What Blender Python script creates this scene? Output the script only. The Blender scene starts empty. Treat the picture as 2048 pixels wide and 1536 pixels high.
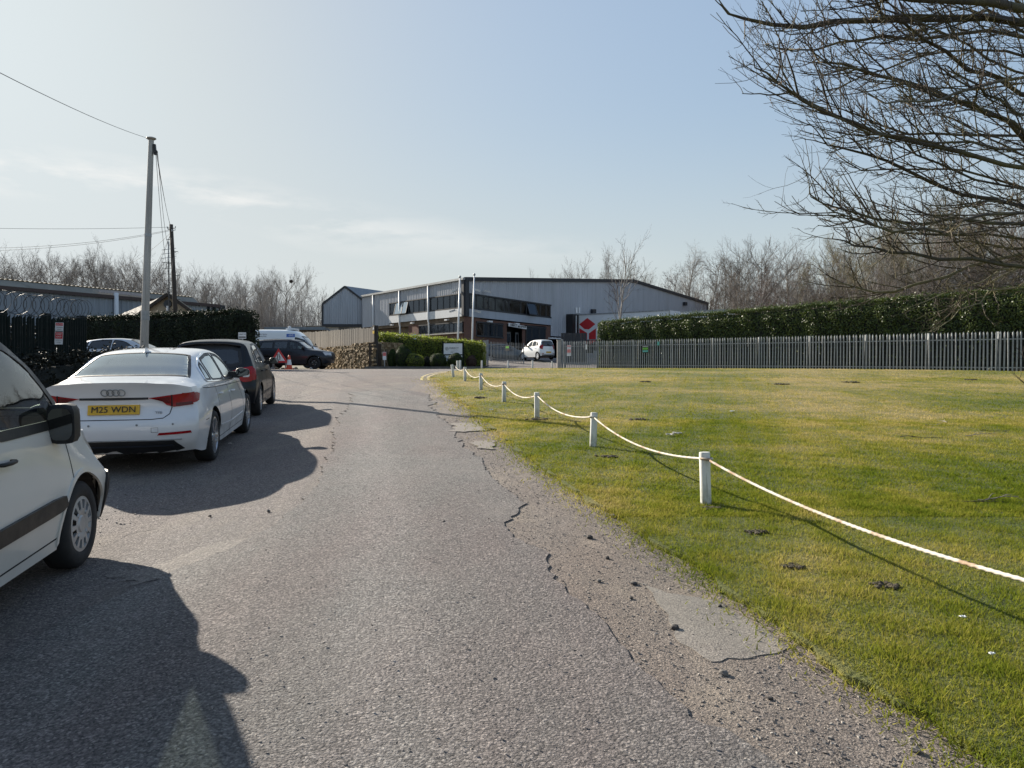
import bpy, bmesh, math, random
import numpy as np
from mathutils import Vector, Matrix, noise as mnoise
from mathutils.bvhtree import BVHTree
R = math.radians
scene = bpy.context.scene
COL = scene.collection

# ------------------------------------------------------------------ camera
F = 1500.0                      # focal length in photo pixels (2048 wide)
PITCH = math.atan(33 / F)
CAM = Vector((0, 0, 1.5))
cam_d = bpy.data.cameras.new('camera')
cam_d.sensor_width = 36; cam_d.lens = F / 2048 * 36
cam_d.clip_start = 0.05; cam_d.clip_end = 4000
cam = bpy.data.objects.new('camera', cam_d); COL.objects.link(cam)
cam.location = CAM; cam.rotation_euler = (math.pi / 2 - PITCH, 0, 0)
scene.camera = cam

# ------------------------------------------------------------------ light
SUN_AZ, SUN_EL = R(45.5), R(25)   # azimuth to the left of the view direction
world = bpy.data.worlds.new('World'); scene.world = world; world.use_nodes = True
wn, wl = world.node_tree.nodes, world.node_tree.links
bg = wn['Background']
sky = wn.new('ShaderNodeTexSky'); sky.sky_type = 'NISHITA'; sky.sun_disc = False
sky.sun_elevation = SUN_EL; sky.sun_rotation = -SUN_AZ
sky.altitude = 50; sky.air_density = 1.1; sky.dust_density = 1.6; sky.ozone_density = 1.3
SKY_STRENGTH = 0.072
def wnode(t, **kw):
    n = wn.new(t)
    for k, v in kw.items(): setattr(n, k, v)
    return n
tc = wnode('ShaderNodeTexCoord')
sep = wnode('ShaderNodeSeparateXYZ'); wl.new(tc.outputs['Generated'], sep.inputs[0])
def wmath(op, a, b=None, c=None):
    n = wnode('ShaderNodeMath', operation=op)
    for i, v in enumerate((a, b, c)):
        if v is None: continue
        if isinstance(v, (int, float)): n.inputs[i].default_value = v
        else: wl.new(v, n.inputs[i])
    return n.outputs[0]
# a thin drifting bank of cloud low over the horizon
cmap = wnode('ShaderNodeMapping'); cmap.inputs['Scale'].default_value = (6, 6, 26)
wl.new(tc.outputs['Generated'], cmap.inputs[0])
cn = wnode('ShaderNodeTexNoise'); cn.inputs['Scale'].default_value = 1.1; cn.inputs['Detail'].default_value = 7; cn.inputs['Roughness'].default_value = .58
wl.new(cmap.outputs[0], cn.inputs['Vector'])
cl2 = wnode('ShaderNodeTexNoise'); cl2.inputs['Scale'].default_value = 2.3; cl2.inputs['Detail'].default_value = 2
wl.new(tc.outputs['Generated'], cl2.inputs['Vector'])
zc = wmath('MULTIPLY_ADD', sep.outputs['X'], -0.10, 0.163)
zc = wmath('MULTIPLY_ADD', wmath('SUBTRACT', cl2.outputs[0], .5), .10, zc)
d = wmath('ABSOLUTE', wmath('SUBTRACT', sep.outputs['Z'], zc))
band = wmath('MULTIPLY', wmath('SUBTRACT', 0.034, d), 32.0)
band = wmath('MAXIMUM', wmath('MINIMUM', band, 1.0), 0.0)
cr = wnode('ShaderNodeMapRange'); cr.inputs[1].default_value = .44; cr.inputs[2].default_value = .60
wl.new(cn.outputs[0], cr.inputs[0])
side = wnode('ShaderNodeMapRange'); side.inputs[1].default_value = .22; side.inputs[2].default_value = -.45
wl.new(sep.outputs['X'], side.inputs[0])
fac = wmath('MULTIPLY', wmath('MULTIPLY', band, cr.outputs[0]), wmath('MULTIPLY', side.outputs[0], .62))
mix = wnode('ShaderNodeMix', data_type='RGBA')
# pale milk of thin high haze over the whole sky
hz = wnode('ShaderNodeMix', data_type='RGBA'); hzf = wnode('ShaderNodeMapRange'); hzf.inputs[1].default_value = .0; hzf.inputs[2].default_value = .34; hzf.inputs[3].default_value = .62; hzf.inputs[4].default_value = .10; hzf.interpolation_type = 'SMOOTHSTEP'
wl.new(sep.outputs['Z'], hzf.inputs[0]); wl.new(hzf.outputs[0], hz.inputs[0])
hz.inputs[7].default_value = (4.5, 4.72, 4.72, 1)
# soften the glow round the sun the way high haze does
lum = wnode('ShaderNodeRGBToBW'); wl.new(sky.outputs[0], lum.inputs[0])
den = wmath('MULTIPLY_ADD', lum.outputs[0], .36, 1.0)
soft = wnode('ShaderNodeVectorMath', operation='DIVIDE'); wl.new(sky.outputs[0], soft.inputs[0]); wl.new(den, soft.inputs[1])
gain = wnode('ShaderNodeVectorMath', operation='SCALE'); wl.new(soft.outputs[0], gain.inputs[0]); gain.inputs[3].default_value = 2.12
cool = wnode('ShaderNodeVectorMath', operation='MULTIPLY'); wl.new(gain.outputs[0], cool.inputs[0]); cool.inputs[1].default_value = (.93, 1.0, 1.03)
# large haze droplets scatter the bright part of the sky white
wht = wnode('ShaderNodeMix', data_type='RGBA'); gl_ = wnode('ShaderNodeRGBToBW'); wl.new(gain.outputs[0], gl_.inputs[0])
wv = wnode('ShaderNodeVectorMath', operation='SCALE'); wv.inputs[0].default_value = (.915, 1.015, 1.06); wl.new(gl_.outputs[0], wv.inputs[3])
wl.new(wmath('MINIMUM', wmath('DIVIDE', lum.outputs[0], 13.0), .92), wht.inputs[0]); wl.new(cool.outputs[0], wht.inputs[6]); wl.new(wv.outputs[0], wht.inputs[7])
wl.new(wht.outputs[2], hz.inputs[6])
wl.new(fac, mix.inputs[0]); wl.new(hz.outputs[2], mix.inputs[6]); mix.inputs[7].default_value = (6.3, 6.2, 6.0, 1)
wl.new(mix.outputs[2], bg.inputs['Color']); bg.inputs['Strength'].default_value = SKY_STRENGTH

sun_d = bpy.data.lights.new('sun', 'SUN'); sun_d.energy = 5.0; sun_d.angle = R(.55); sun_d.color = (1, .91, .78)
sun = bpy.data.objects.new('sun', sun_d); COL.objects.link(sun)
to_sun = Vector((-math.sin(SUN_AZ) * math.cos(SUN_EL), math.cos(SUN_AZ) * math.cos(SUN_EL), math.sin(SUN_EL)))
sun.rotation_euler = to_sun.to_track_quat('Z', 'Y').to_euler(); sun.location = (-40, 30, 40)
vs = scene.view_settings
scene.display_settings.display_device = 'sRGB'
vs.view_transform = 'Standard'; vs.look = 'None'; vs.gamma = 1; vs.use_curve_mapping = False
vs.exposure = 1.13
scene.cycles.max_bounces = 6; scene.cycles.transparent_max_bounces = 16
scene.cycles.caustics_reflective = False; scene.cycles.caustics_refractive = False

# ------------------------------------------------------------------ measuring
_Fw = Vector((0, math.cos(PITCH), -math.sin(PITCH))); _Up = Vector((0, math.sin(PITCH), math.cos(PITCH)))
def ray(px, py):
    return Vector(((px - 1024) / F, 0, 0)) + _Up * ((768 - py) / F) + _Fw
def P(px, py, Y):
    """the point seen at photo pixel (px, py) that stands Y metres ahead"""
    d = ray(px, py); return CAM + d * (Y / d.y)
def XY(px, Y):
    p = P(px, 735, Y); return p.x, p.y
GZ_Y = [-60, -20, 22, 25, 27, 29, 31, 33, 35, 37, 39, 41, 50, 56, 60, 65, 72, 100, 400, 900]
def _para(y): return 1.0675 + .0427 * (y - 25) - .0427 * (y - 25) ** 2 / (2 * 15.6)
GZ_Z = [-1.6, -.854, .9394] + [_para(y) for y in (25, 27, 29, 31, 33, 35, 37, 39)] + [1.4, 1.42, 1.52, 1.72, 2.12, 2.4, 2.8, 3.2, 3.0]
CAM_U = (-.6, -1.7)             # the road falls to a shallow gutter on its left side
def camber(x, y):
    u = np.asarray(x) + .2 * np.asarray(y); return -.10 * np.clip((CAM_U[0] - u) / (CAM_U[0] - CAM_U[1]), 0, 1) * np.clip((30 - np.asarray(y)) / 8, 0, 1)
def gzn(x, y): return np.interp(y, GZ_Y, GZ_Z) + camber(x, y)
def gz(y, x=99): return float(gzn(x, y))
GRADE = math.atan(.0427)
def G(px, py):
    """ground point under a photo pixel"""
    d = ray(px, py); a, b = .8, 300
    for _ in range(60):
        m = (a + b) / 2; p = CAM + d * (m / d.y)
        if p.z > gz(p.y, p.x): a = m
        else: b = m
    return CAM + d * (b / d.y)
def nz(x, y, s=1.0, seed=0): return mnoise.noise(Vector((x * s + seed * 17.3, y * s - seed * 9.1, seed * 3.7)))

# ------------------------------------------------------------------ objects
def tag(o, label=None, cat=None, group=None, kind=None):
    if label: o['label'] = label
    if cat: o['category'] = cat
    if group: o['group'] = group
    if kind: o['kind'] = kind
    return o
def thing(name, label, cat, loc=(0, 0, 0), rotz=0, group=None, pitch=0):
    o = bpy.data.objects.new(name, None); COL.objects.link(o)
    o.empty_display_size = .2
    o.location = loc; o.rotation_euler = (pitch, 0, rotz)
    return tag(o, label, cat, group)
def link_mesh(name, me, mat=None, parent=None):
    if mat is not None and not me.materials: me.materials.append(mat)
    o = bpy.data.objects.new(name, me); COL.objects.link(o)
    if parent is not None: o.parent = parent
    return o
def kids(o): return list(o.children)
def dup(o, parent=None):
    c = o.copy(); COL.objects.link(c)
    if parent is not None: c.parent = parent
    for ch in kids(o): dup(ch, c)
    return c
class MB:
    def __init__(s): s.v = []; s.f = []; s.m = []; s.mi = 0
    def add(s, vs_, fs_):
        b = len(s.v); s.v += [tuple(v) for v in vs_]
        for f in fs_: s.f.append([i + b for i in f]); s.m.append(s.mi)
        return s
    def box(s, c, d, rz=0, M=None):
        x, y, z = d[0] / 2, d[1] / 2, d[2] / 2
        vs_ = [Vector((a, b, e)) for a in (-x, x) for b in (-y, y) for e in (-z, z)]
        if rz: vs_ = [Matrix.Rotation(rz, 3, 'Z') @ v for v in vs_]
        if M is not None: vs_ = [M @ v for v in vs_]
        c = Vector(c)
        return s.add([v + c for v in vs_], [(0, 1, 3, 2), (4, 6, 7, 5), (0, 4, 5, 1), (2, 3, 7, 6), (0, 2, 6, 4), (1, 5, 7, 3)])
    def bar(s, a, b, w, h=None, up=(0, 0, 1)):
        a, b = Vector(a), Vector(b); h = h or w
        d = (b - a); L = d.length
        if L < 1e-6: return s
        d.normalize(); u = Vector(up)
        if abs(d.dot(u)) > .98: u = Vector((0, 1, 0))
        r = d.cross(u).normalized(); u = r.cross(d)
        vs_ = [p + r * (i * w / 2) + u * (j * h / 2) for p in (a, b) for i, j in ((-1, -1), (1, -1), (1, 1), (-1, 1))]
        return s.add(vs_, [(0, 1, 2, 3), (7, 6, 5, 4), (0, 4, 5, 1), (1, 5, 6, 2), (2, 6, 7, 3), (3, 7, 4, 0)])
    def tube(s, pts, rad, n=6, cap=True, closed=False):
        pts = [Vector(p) for p in pts]; k = len(pts)
        if not hasattr(rad, '__len__'): rad = [rad] * k
        vs_ = []; u = None
        for i, p in enumerate(pts):
            if closed: d = pts[(i + 1) % k] - pts[i - 1]
            else: d = pts[min(i + 1, k - 1)] - pts[max(i - 1, 0)]
            d.normalize()
            if u is None:
                u = d.orthogonal().normalized()
            else:
                u = (u - d * u.dot(d))
                u = u.normalized() if u.length > 1e-5 else d.orthogonal().normalized()
            w = d.cross(u)
            for j in range(n):
                a = 2 * math.pi * j / n
                vs_.append(p + (u * math.cos(a) + w * math.sin(a)) * rad[i])
        fs_ = []
        for i in range(k if closed else k - 1):
            for j in range(n):
                a, b = i * n + j, i * n + (j + 1) % n
                c_, d_ = ((i + 1) % k) * n + (j + 1) % n, ((i + 1) % k) * n + j
                fs_.append((a, b, c_, d_))
        if cap and not closed and n > 2:
            fs_.append(tuple(range(n))[::-1]); fs_.append(tuple(range((k - 1) * n, k * n)))
        return s.add(vs_, fs_)
    def lathe(s, prof, n=24, c=(0, 0, 0), M=None, closed=False):
        """prof: (radius, height) pairs, axis z"""
        c = Vector(c); vs_ = []; k = len(prof)
        for r, h in prof:
            for j in range(n):
                a = 2 * math.pi * j / n; v = Vector((r * math.cos(a), r * math.sin(a), h))
                vs_.append((M @ v if M is not None else v) + c)
        fs_ = [(i * n + j, i * n + (j + 1) % n, ((i + 1) % k) * n + (j + 1) % n, ((i + 1) % k) * n + j) for i in range(k if closed else k - 1) for j in range(n)]
        return s.add(vs_, fs_)
    def prism(s, pts, ext):
        """pts: planar 3D polygon, ext: vector to extrude by"""
        n = len(pts); e = Vector(ext); a = [Vector(p) for p in pts]
        return s.add(a + [p + e for p in a], [tuple(range(n))[::-1], tuple(range(n, 2 * n))] + [(i, (i + 1) % n, n + (i + 1) % n, n + i) for i in range(n)])
    def quad(s, a, b, c, d): return s.add([a, b, c, d], [(0, 1, 2, 3)])
    def build(s, name, mat, parent=None, smooth=False, fix=True, angle=None):
        me = bpy.data.meshes.new(name); me.from_pydata(s.v, [], s.f); me.update()
        for m in (mat if isinstance(mat, (list, tuple)) else [mat]): me.materials.append(m)
        if isinstance(mat, (list, tuple)): me.polygons.foreach_set('material_index', s.m)
        if fix:
            bm = bmesh.new(); bm.from_mesh(me); bmesh.ops.recalc_face_normals(bm, faces=bm.faces); bm.to_mesh(me); bm.free()
        if smooth: me.polygons.foreach_set('use_smooth', [True] * len(me.polygons))
        if angle is not None: me.set_sharp_from_angle(angle=angle)
        return link_mesh(name, me, None, parent)
def text_mesh(body, size, M, depth=.004, align='CENTER'):
    cu = bpy.data.curves.new('lettering', 'FONT'); cu.body = body; cu.size = size; cu.extrude = depth
    cu.align_x = align; cu.align_y = 'CENTER'; cu.resolution_u = 3
    o = bpy.data.objects.new('lettering', cu); COL.objects.link(o)
    dg = bpy.context.evaluated_depsgraph_get()
    me = bpy.data.meshes.new_from_object(o.evaluated_get(dg))
    bpy.data.objects.remove(o); me.transform(M); me.name = 'lettering'
    return me
def lettering(body, size, M, mat, parent, depth=.004, bold=0, align='CENTER', sx=1):
    me = text_mesh(body, size, M @ Matrix.Diagonal((sx, 1, 1, 1)), depth, align); me.materials.clear(); me.materials.append(mat)
    return link_mesh('lettering', me, None, parent)
def frame_mat(o, right, up):
    """matrix whose x runs along right, y along up, z out of the face"""
    r = Vector(right).normalized(); u = Vector(up).normalized(); n = r.cross(u)
    return Matrix(((r.x, u.x, n.x, o[0]), (r.y, u.y, n.y, o[1]), (r.z, u.z, n.z, o[2]), (0, 0, 0, 1)))
def fast_mesh(name, verts, nper):
    """numpy verts, every nper consecutive vertices one face"""
    n = len(verts); nf = n // nper
    me = bpy.data.meshes.new(name)
    me.vertices.add(n); me.vertices.foreach_set('co', np.asarray(verts, 'f').ravel())
    me.loops.add(n); me.loops.foreach_set('vertex_index', np.arange(n, dtype='i'))
    me.polygons.add(nf); me.polygons.foreach_set('loop_start', np.arange(0, n, nper, dtype='i'))
    me.update(calc_edges=True); me.validate()
    return me
def pchip(xs, ys):
    xs = np.asarray(xs, float); ys = np.asarray(ys, float)
    h = np.diff(xs); dl = np.diff(ys) / h; n = len(xs); m = np.zeros(n)
    if n > 2:
        for i in range(1, n - 1):
            if dl[i - 1] * dl[i] > 0:
                w1, w2 = 2 * h[i] + h[i - 1], h[i] + 2 * h[i - 1]
                m[i] = (w1 + w2) / (w1 / dl[i - 1] + w2 / dl[i])
    m[0], m[-1] = dl[0], dl[-1]
    def f(x):
        x = np.clip(x, xs[0], xs[-1]); i = np.clip(np.searchsorted(xs, x) - 1, 0, n - 2)
        t = (x - xs[i]) / h[i]
        return (2*t**3-3*t**2+1)*ys[i] + (t**3-2*t**2+t)*h[i]*m[i] + (-2*t**3+3*t**2)*ys[i+1] + (t**3-t**2)*h[i]*m[i+1]
    return f
# ------------------------------------------------------------------ materials
class NT:
    def __init__(s, name):
        s.mat = bpy.data.materials.new(name); s.mat.use_nodes = True
        s.n, s.l = s.mat.node_tree.nodes, s.mat.node_tree.links
        s.b = s.n['Principled BSDF']
    def node(s, t, ins=None, **kw):
        n = s.n.new(t)
        for k, v in kw.items(): setattr(n, k, v)
        for k, v in (ins or {}).items(): s.set(n.inputs[k], v)
        return n
    def set(s, i, v):
        if isinstance(v, bpy.types.NodeSocket): s.l.new(v, i)
        else: i.default_value = v
    def pos(s): return s.node('ShaderNodeNewGeometry').outputs['Position']
    def obj(s): return s.node('ShaderNodeTexCoord').outputs['Object']
    def noise(s, vec, scale, detail=4, rough=.55, out=0): return s.node('ShaderNodeTexNoise', {'Vector': vec, 'Scale': scale, 'Detail': detail, 'Roughness': rough}).outputs[out]
    def vor(s, vec, scale, out='Distance', rnd=1): return s.node('ShaderNodeTexVoronoi', {'Vector': vec, 'Scale': scale, 'Randomness': rnd}).outputs[out]
    def ramp(s, fac, stops):
        r = s.node('ShaderNodeValToRGB', {'Fac': fac}); e = r.color_ramp.elements
        while len(e) < len(stops): e.new(.5)
        for el, (p, c) in zip(e, stops): el.position = p; el.color = (c[0], c[1], c[2], 1) if hasattr(c, '__len__') else (c, c, c, 1)
        return r.outputs[0]
    def rng(s, v, a, b, c=0, d=1): return s.node('ShaderNodeMapRange', {0: v, 1: a, 2: b, 3: c, 4: d}).outputs[0]
    def mix(s, fac, a, b, mode='MIX'):
        n = s.node('ShaderNodeMix', data_type='RGBA', blend_type=mode)
        s.set(n.inputs[0], fac)
        for i, v in ((6, a), (7, b)):
            if not isinstance(v, bpy.types.NodeSocket) and len(v) == 3: v = (*v, 1)
            s.set(n.inputs[i], v)
        return n.outputs[2]
    def math(s, op, a, b=0, c=0): return s.node('ShaderNodeMath', {0: a, 1: b, 2: c}, operation=op).outputs[0]
    def map(s, vec, scale, loc=(0, 0, 0), rot=(0, 0, 0)): return s.node('ShaderNodeMapping', {'Vector': vec, 'Scale': scale, 'Location': loc, 'Rotation': rot}).outputs[0]
    def bump(s, h, strength=.5, dist=.01, nrm=None):
        i = {'Height': h, 'Strength': strength, 'Distance': dist}
        if nrm is not None: i['Normal'] = nrm
        o = s.node('ShaderNodeBump', i).outputs[0]; s.l.new(o, s.b.inputs['Normal']); return o
    def out(s, **kw):
        for k, v in kw.items():
            k = k.replace('_', ' ')
            if not isinstance(v, bpy.types.NodeSocket) and k in ('Base Color',) and len(v) == 3: v = (*v, 1)
            s.set(s.b.inputs[k], v)
        return s.mat
def simple(name, col, rough=.6, metal=0, dirt=.12, scale=3, spec=.5, bump=0, coat=0):
    t = NT(name); p = t.obj()
    n = t.noise(p, scale, 6)
    c = t.mix(t.rng(n, .35, .7, 0, 1), [x * (1 - dirt) for x in col], [min(1, x * (1 + dirt * .6)) for x in col])
    if bump: t.bump(t.noise(p, scale * 12, 3), bump, .01)
    t.out(Base_Color=c, Metallic=metal, Roughness=t.rng(t.noise(p, scale * 2.7, 3), .3, .7, rough * .85, min(1, rough * 1.15)))
    t.b.inputs['Specular IOR Level'].default_value = spec
    t.b.inputs['Coat Weight'].default_value = coat; t.b.inputs['Coat Roughness'].default_value = .04
    return t.mat
def car_paint(name, col, dirt=.06, rough=.35, coat=1.0, metal=0):
    t = NT(name); p = t.obj()
    z = t.node('ShaderNodeSeparateXYZ', {0: p}).outputs[2]
    low = t.math('MULTIPLY', t.rng(z, .2, .62, 1, 0), t.rng(t.noise(p, 4, 6), .3, .7))
    c = t.mix(t.math('MULTIPLY', low, dirt * 4), col, (.16, .14, .115))
    c = t.mix(t.math('MULTIPLY', t.rng(t.noise(p, 2.2, 6), .45, .75), dirt), c, (.22, .2, .17))
    t.out(Base_Color=c, Roughness=t.rng(low, 0, 1, rough, .7), Metallic=metal, Coat_Weight=t.rng(low, 0, .8, coat, .3), Coat_Roughness=t.rng(t.noise(p, 6, 4), .3, .7, .02, .10))
    return t.mat
def glass_mat(name, tint, refl=1.0, rough=.02, gcol=(1, 1, 1)):
    t = NT(name); t.n.remove(t.b)
    tr = t.node('ShaderNodeBsdfTransparent', {'Color': (*tint, 1)})
    gl = t.node('ShaderNodeBsdfGlossy', {'Color': (*gcol, 1), 'Roughness': rough})
    fc = t.node('ShaderNodeLayerWeight', {'Blend': .5}).outputs['Facing']
    f2 = t.math('MINIMUM', t.math('MULTIPLY_ADD', t.math('POWER', fc, 4), 1 - .06 * refl, .06 * refl), 1)
    m = t.node('ShaderNodeMixShader', {0: f2, 1: tr.outputs[0], 2: gl.outputs[0]})
    t.l.new(m.outputs[0], t.n['Material Output'].inputs['Surface'])
    return t.mat
def road_mat(name, stops, chip, bump, tint, patch, rough=.9, dist=.012, dust=.35, crack=False, tracks=False):
    """chippings: cell colours from stops, chip cells per metre, bump strength; tint/patch are two broad surface colours"""
    t = NT(name); p = t.pos()
    wob = t.noise(p, 9, 3, out=1)
    pv = t.node('ShaderNodeVectorMath', {0: p, 1: t.node('ShaderNodeVectorMath', {0: wob, 3: .02}, operation='SCALE').outputs[0]}, operation='ADD').outputs[0]
    cell = t.vor(pv, chip, 'Color'); dst = t.vor(pv, chip)
    val = t.node('ShaderNodeSeparateColor', {0: cell}).outputs[0]
    stone = t.ramp(val, stops)
    gap = t.rng(dst, .3, .75, 0, 1)
    c = t.mix(t.math('MULTIPLY', gap, .4), stone, (.035, .034, .034))  # shade between the chips put into the colour
    big = t.noise(t.map(p, (1.0, .45, 1), rot=(0, 0, -.2)), .55, 5, .6)
    c = t.mix(t.rng(big, .40, .62, 0, 1), c, tint, 'MULTIPLY')
    c = t.mix(t.rng(t.noise(t.map(p, (1, .5, 1), loc=(9, 2, 0), rot=(0, 0, -.2)), .8, 4, .6), .48, .66, 0, .7), c, (.87, .90, .89), 'MULTIPLY')
    pn = t.noise(t.map(p, (1, .6, 1)), 1.3, 7, .62)
    c = t.mix(t.rng(pn, .52, .72, 0, dust), c, patch)
    dk = t.noise(t.map(p, (1, .7, 1), loc=(3, 7, 0)), .9, 6, .6)
    c = t.mix(t.rng(dk, .58, .78, 0, .38), c, (.055, .055, .058))
    lump = t.noise(pv, chip * .8, 4, .7); fine = t.noise(p, chip * 2.4, 3, .7)
    c = t.mix(t.rng(lump, .36, .52, .65, 0), c, (.035, .033, .032)); c = t.mix(t.rng(lump, .52, .68, 0, .35), c, patch)  # paler tops and darker pits: sun and shade put into the colour
    h = t.math('ADD', t.math('MULTIPLY', t.math('SUBTRACT', 1, dst), .8), t.math('MULTIPLY', val, .30))
    h = t.math('ADD', h, t.math('MULTIPLY', lump, 2.2))
    h = t.math('ADD', h, t.math('MULTIPLY', fine, .5))
    h = t.math('ADD', h, t.math('MULTIPLY', t.noise(p, 7, 4), 1.6))
    if crack:
        cd = t.node('ShaderNodeTexVoronoi', {'Vector': t.node('ShaderNodeVectorMath', {0: p, 1: t.node('ShaderNodeVectorMath', {0: t.noise(p, 1.7, 4, out=1), 3: .8}, operation='SCALE').outputs[0]}, operation='ADD').outputs[0], 'Scale': .55}, feature='DISTANCE_TO_EDGE').outputs['Distance']
        ck = t.math('MULTIPLY', t.rng(cd, .0, .012, 1, 0), t.rng(t.noise(p, .5, 3), .48, .6))
        c = t.mix(t.math('MULTIPLY', ck, .4), c, (.03, .03, .03)); h = t.math('SUBTRACT', h, t.math('MULTIPLY', ck, 1.5))
    if tracks:
        s = t.node('ShaderNodeSeparateXYZ', {0: p}); u = t.math('MULTIPLY_ADD', s.outputs[1], .2, s.outputs[0]); u = t.math('ADD', u, t.math('MULTIPLY', t.noise(p, .35, 2), .5)); k = None
        for cc in (.35, -1.15):
            b_ = t.rng(t.math('ABSOLUTE', t.math('SUBTRACT', u, cc)), .12, .42, 1, 0); k = b_ if k is None else t.math('MAXIMUM', k, b_)
        c = t.mix(t.math('MULTIPLY', k, .8), c, (1.08, 1.075, 1.07), 'MULTIPLY'); h = t.math('MULTIPLY', h, t.math('SUBTRACT', 1, t.math('MULTIPLY', k, .3)))
    t.bump(h, bump, dist)
    return t.out(Base_Color=c, Roughness=rough)
M = {}
CH = [(0, (.11, .106, .104)), (.35, (.20, .190, .184)), (.75, (.275, .265, .254)), (1, (.43, .415, .39))]
M['chipseal'] = road_mat('chip seal', CH, 84, 1.0, (1.04, .91, .905), (.29, .265, .245), dist=.016, dust=.45, tracks=True)
OL = [(0, (.11, .098, .094)), (.4, (.165, .147, .14)), (.75, (.235, .21, .20)), (1, (.34, .31, .295))]
M['old_tarmac'] = road_mat('old tarmac', OL, 75, .75, (1.0, .90, .86), (.25, .22, .18), dist=.013, dust=.6, crack=True)
GR = [(0, (.14, .118, .106)), (.4, (.215, .183, .163)), (.75, (.275, .238, .21)), (1, (.38, .335, .295))]
M['gravel'] = road_mat('gravel', GR, 105, .75, (1, .92, .86), (.33, .275, .215), dist=.014, dust=.9)
SM = [(0, (.20, .178, .158)), (.5, (.275, .245, .218)), (1, (.36, .325, .288))]
M['old_patch'] = road_mat('worn pale tarmac', [(0, (.15, .135, .125)), (.4, (.21, .188, .172)), (.75, (.27, .245, .225)), (1, (.36, .33, .30))], 75, .6, (1, .94, .9), (.28, .25, .21), dist=.012, dust=.6)
M['patch'] = road_mat('smooth tarmac patch', SM, 130, .45, (1, .97, .92), (.26, .245, .21), dist=.006, dust=.4)
def lawn_mat():
    t = NT('lawn turf'); p = t.pos()
    a = t.noise(t.map(p, (1, 1, 1)), .22, 5, .6); b = t.noise(p, 1.6, 6, .65); f = t.noise(t.map(p, (1, 1, 1)), 38, 3, .7)
    sy = t.node('ShaderNodeSeparateXYZ', {0: p}).outputs[1]
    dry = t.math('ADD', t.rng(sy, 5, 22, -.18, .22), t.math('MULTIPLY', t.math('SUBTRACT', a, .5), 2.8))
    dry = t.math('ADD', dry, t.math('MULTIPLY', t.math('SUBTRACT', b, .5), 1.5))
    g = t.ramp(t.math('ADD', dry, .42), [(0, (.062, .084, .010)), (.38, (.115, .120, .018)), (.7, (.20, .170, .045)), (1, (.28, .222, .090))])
    g = t.mix(t.rng(f, .3, .72, .6, 0), g, (.03, .042, .010))
    moss = t.rng(t.noise(p, 3.1, 5, .6), .60, .72, 0, .55)
    g = t.mix(moss, g, (.048, .062, .014))
    t.bump(t.math('ADD', t.math('MULTIPLY', f, .6), b), .9, .05)
    return t.out(Base_Color=g, Roughness=.95)
M['lawn'] = lawn_mat()
def blade_mat():
    t = NT('grass blade'); p = t.pos()
    rnd = t.node('ShaderNodeNewGeometry').outputs['Random Per Island']
    a = t.noise(p, .22, 5, .6); b = t.noise(p, 1.6, 6, .65)
    sy = t.node('ShaderNodeSeparateXYZ', {0: p}).outputs[1]
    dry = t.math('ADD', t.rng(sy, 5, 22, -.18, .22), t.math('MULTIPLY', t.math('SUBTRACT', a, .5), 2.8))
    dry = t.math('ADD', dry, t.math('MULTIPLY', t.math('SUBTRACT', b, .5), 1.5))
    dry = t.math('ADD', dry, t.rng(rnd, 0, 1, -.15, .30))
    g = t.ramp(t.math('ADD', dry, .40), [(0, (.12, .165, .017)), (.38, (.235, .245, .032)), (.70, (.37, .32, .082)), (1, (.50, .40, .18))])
    t.n.remove(t.b)
    d = t.node('ShaderNodeBsdfDiffuse', {'Color': g}); tr = t.node('ShaderNodeBsdfTranslucent', {'Color': g})
    m = t.node('ShaderNodeMixShader', {0: .4, 1: d.outputs[0], 2: tr.outputs[0]})
    t.l.new(m.outputs[0], t.n['Material Output'].inputs['Surface'])
    return t.mat
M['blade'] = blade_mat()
def leaf_mat(name, stops, rough=.35, spec=.5, trans=.25):
    t = NT(name); rnd = t.node('ShaderNodeNewGeometry').outputs['Random Per Island']
    n = t.noise(t.pos(), 1.1, 4)
    c = t.ramp(t.math('ADD', t.math('MULTIPLY', rnd, .7), t.math('MULTIPLY', t.math('SUBTRACT', n, .35), .9)), stops)
    t.out(Base_Color=c, Roughness=rough); t.b.inputs['Specular IOR Level'].default_value = spec
    if trans:
        tl = t.node('ShaderNodeBsdfTranslucent', {'Color': c})
        m = t.node('ShaderNodeMixShader', {0: trans, 1: t.b.outputs[0], 2: tl.outputs[0]})
        t.l.new(m.outputs[0], t.n['Material Output'].inputs['Surface'])
    return t.mat
M['laurel'] = leaf_mat('laurel leaf', [(0, (.028, .048, .010)), (.5, (.066, .100, .018)), (.85, (.120, .150, .032)), (1, (.20, .21, .07))], .46, .5)
M['privet'] = leaf_mat('light laurel leaf', [(0, (.08, .115, .016)), (.5, (.19, .24, .032)), (.85, (.30, .34, .06)), (1, (.42, .42, .11))], .5, .4, .55)
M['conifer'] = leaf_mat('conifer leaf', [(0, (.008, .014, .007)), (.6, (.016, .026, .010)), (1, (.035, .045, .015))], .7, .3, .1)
M['box_leaf'] = leaf_mat('box leaf', [(0, (.018, .036, .008)), (.6, (.042, .072, .014)), (1, (.085, .11, .024))], .75, .3, .25)
M['purple_leaf'] = leaf_mat('purple leaf', [(0, (.035, .018, .014)), (.6, (.07, .04, .03)), (1, (.11, .075, .05))], .6, .3, .2)
M['bramble'] = leaf_mat('bramble leaf', [(0, (.008, .009, .006)), (.6, (.018, .02, .012)), (1, (.05, .045, .03))], .7, .3, .1)
M['core'] = simple('hedge inside', (.006, .008, .005), .95)  # near black: shade inside the foliage is put into the colour
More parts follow.
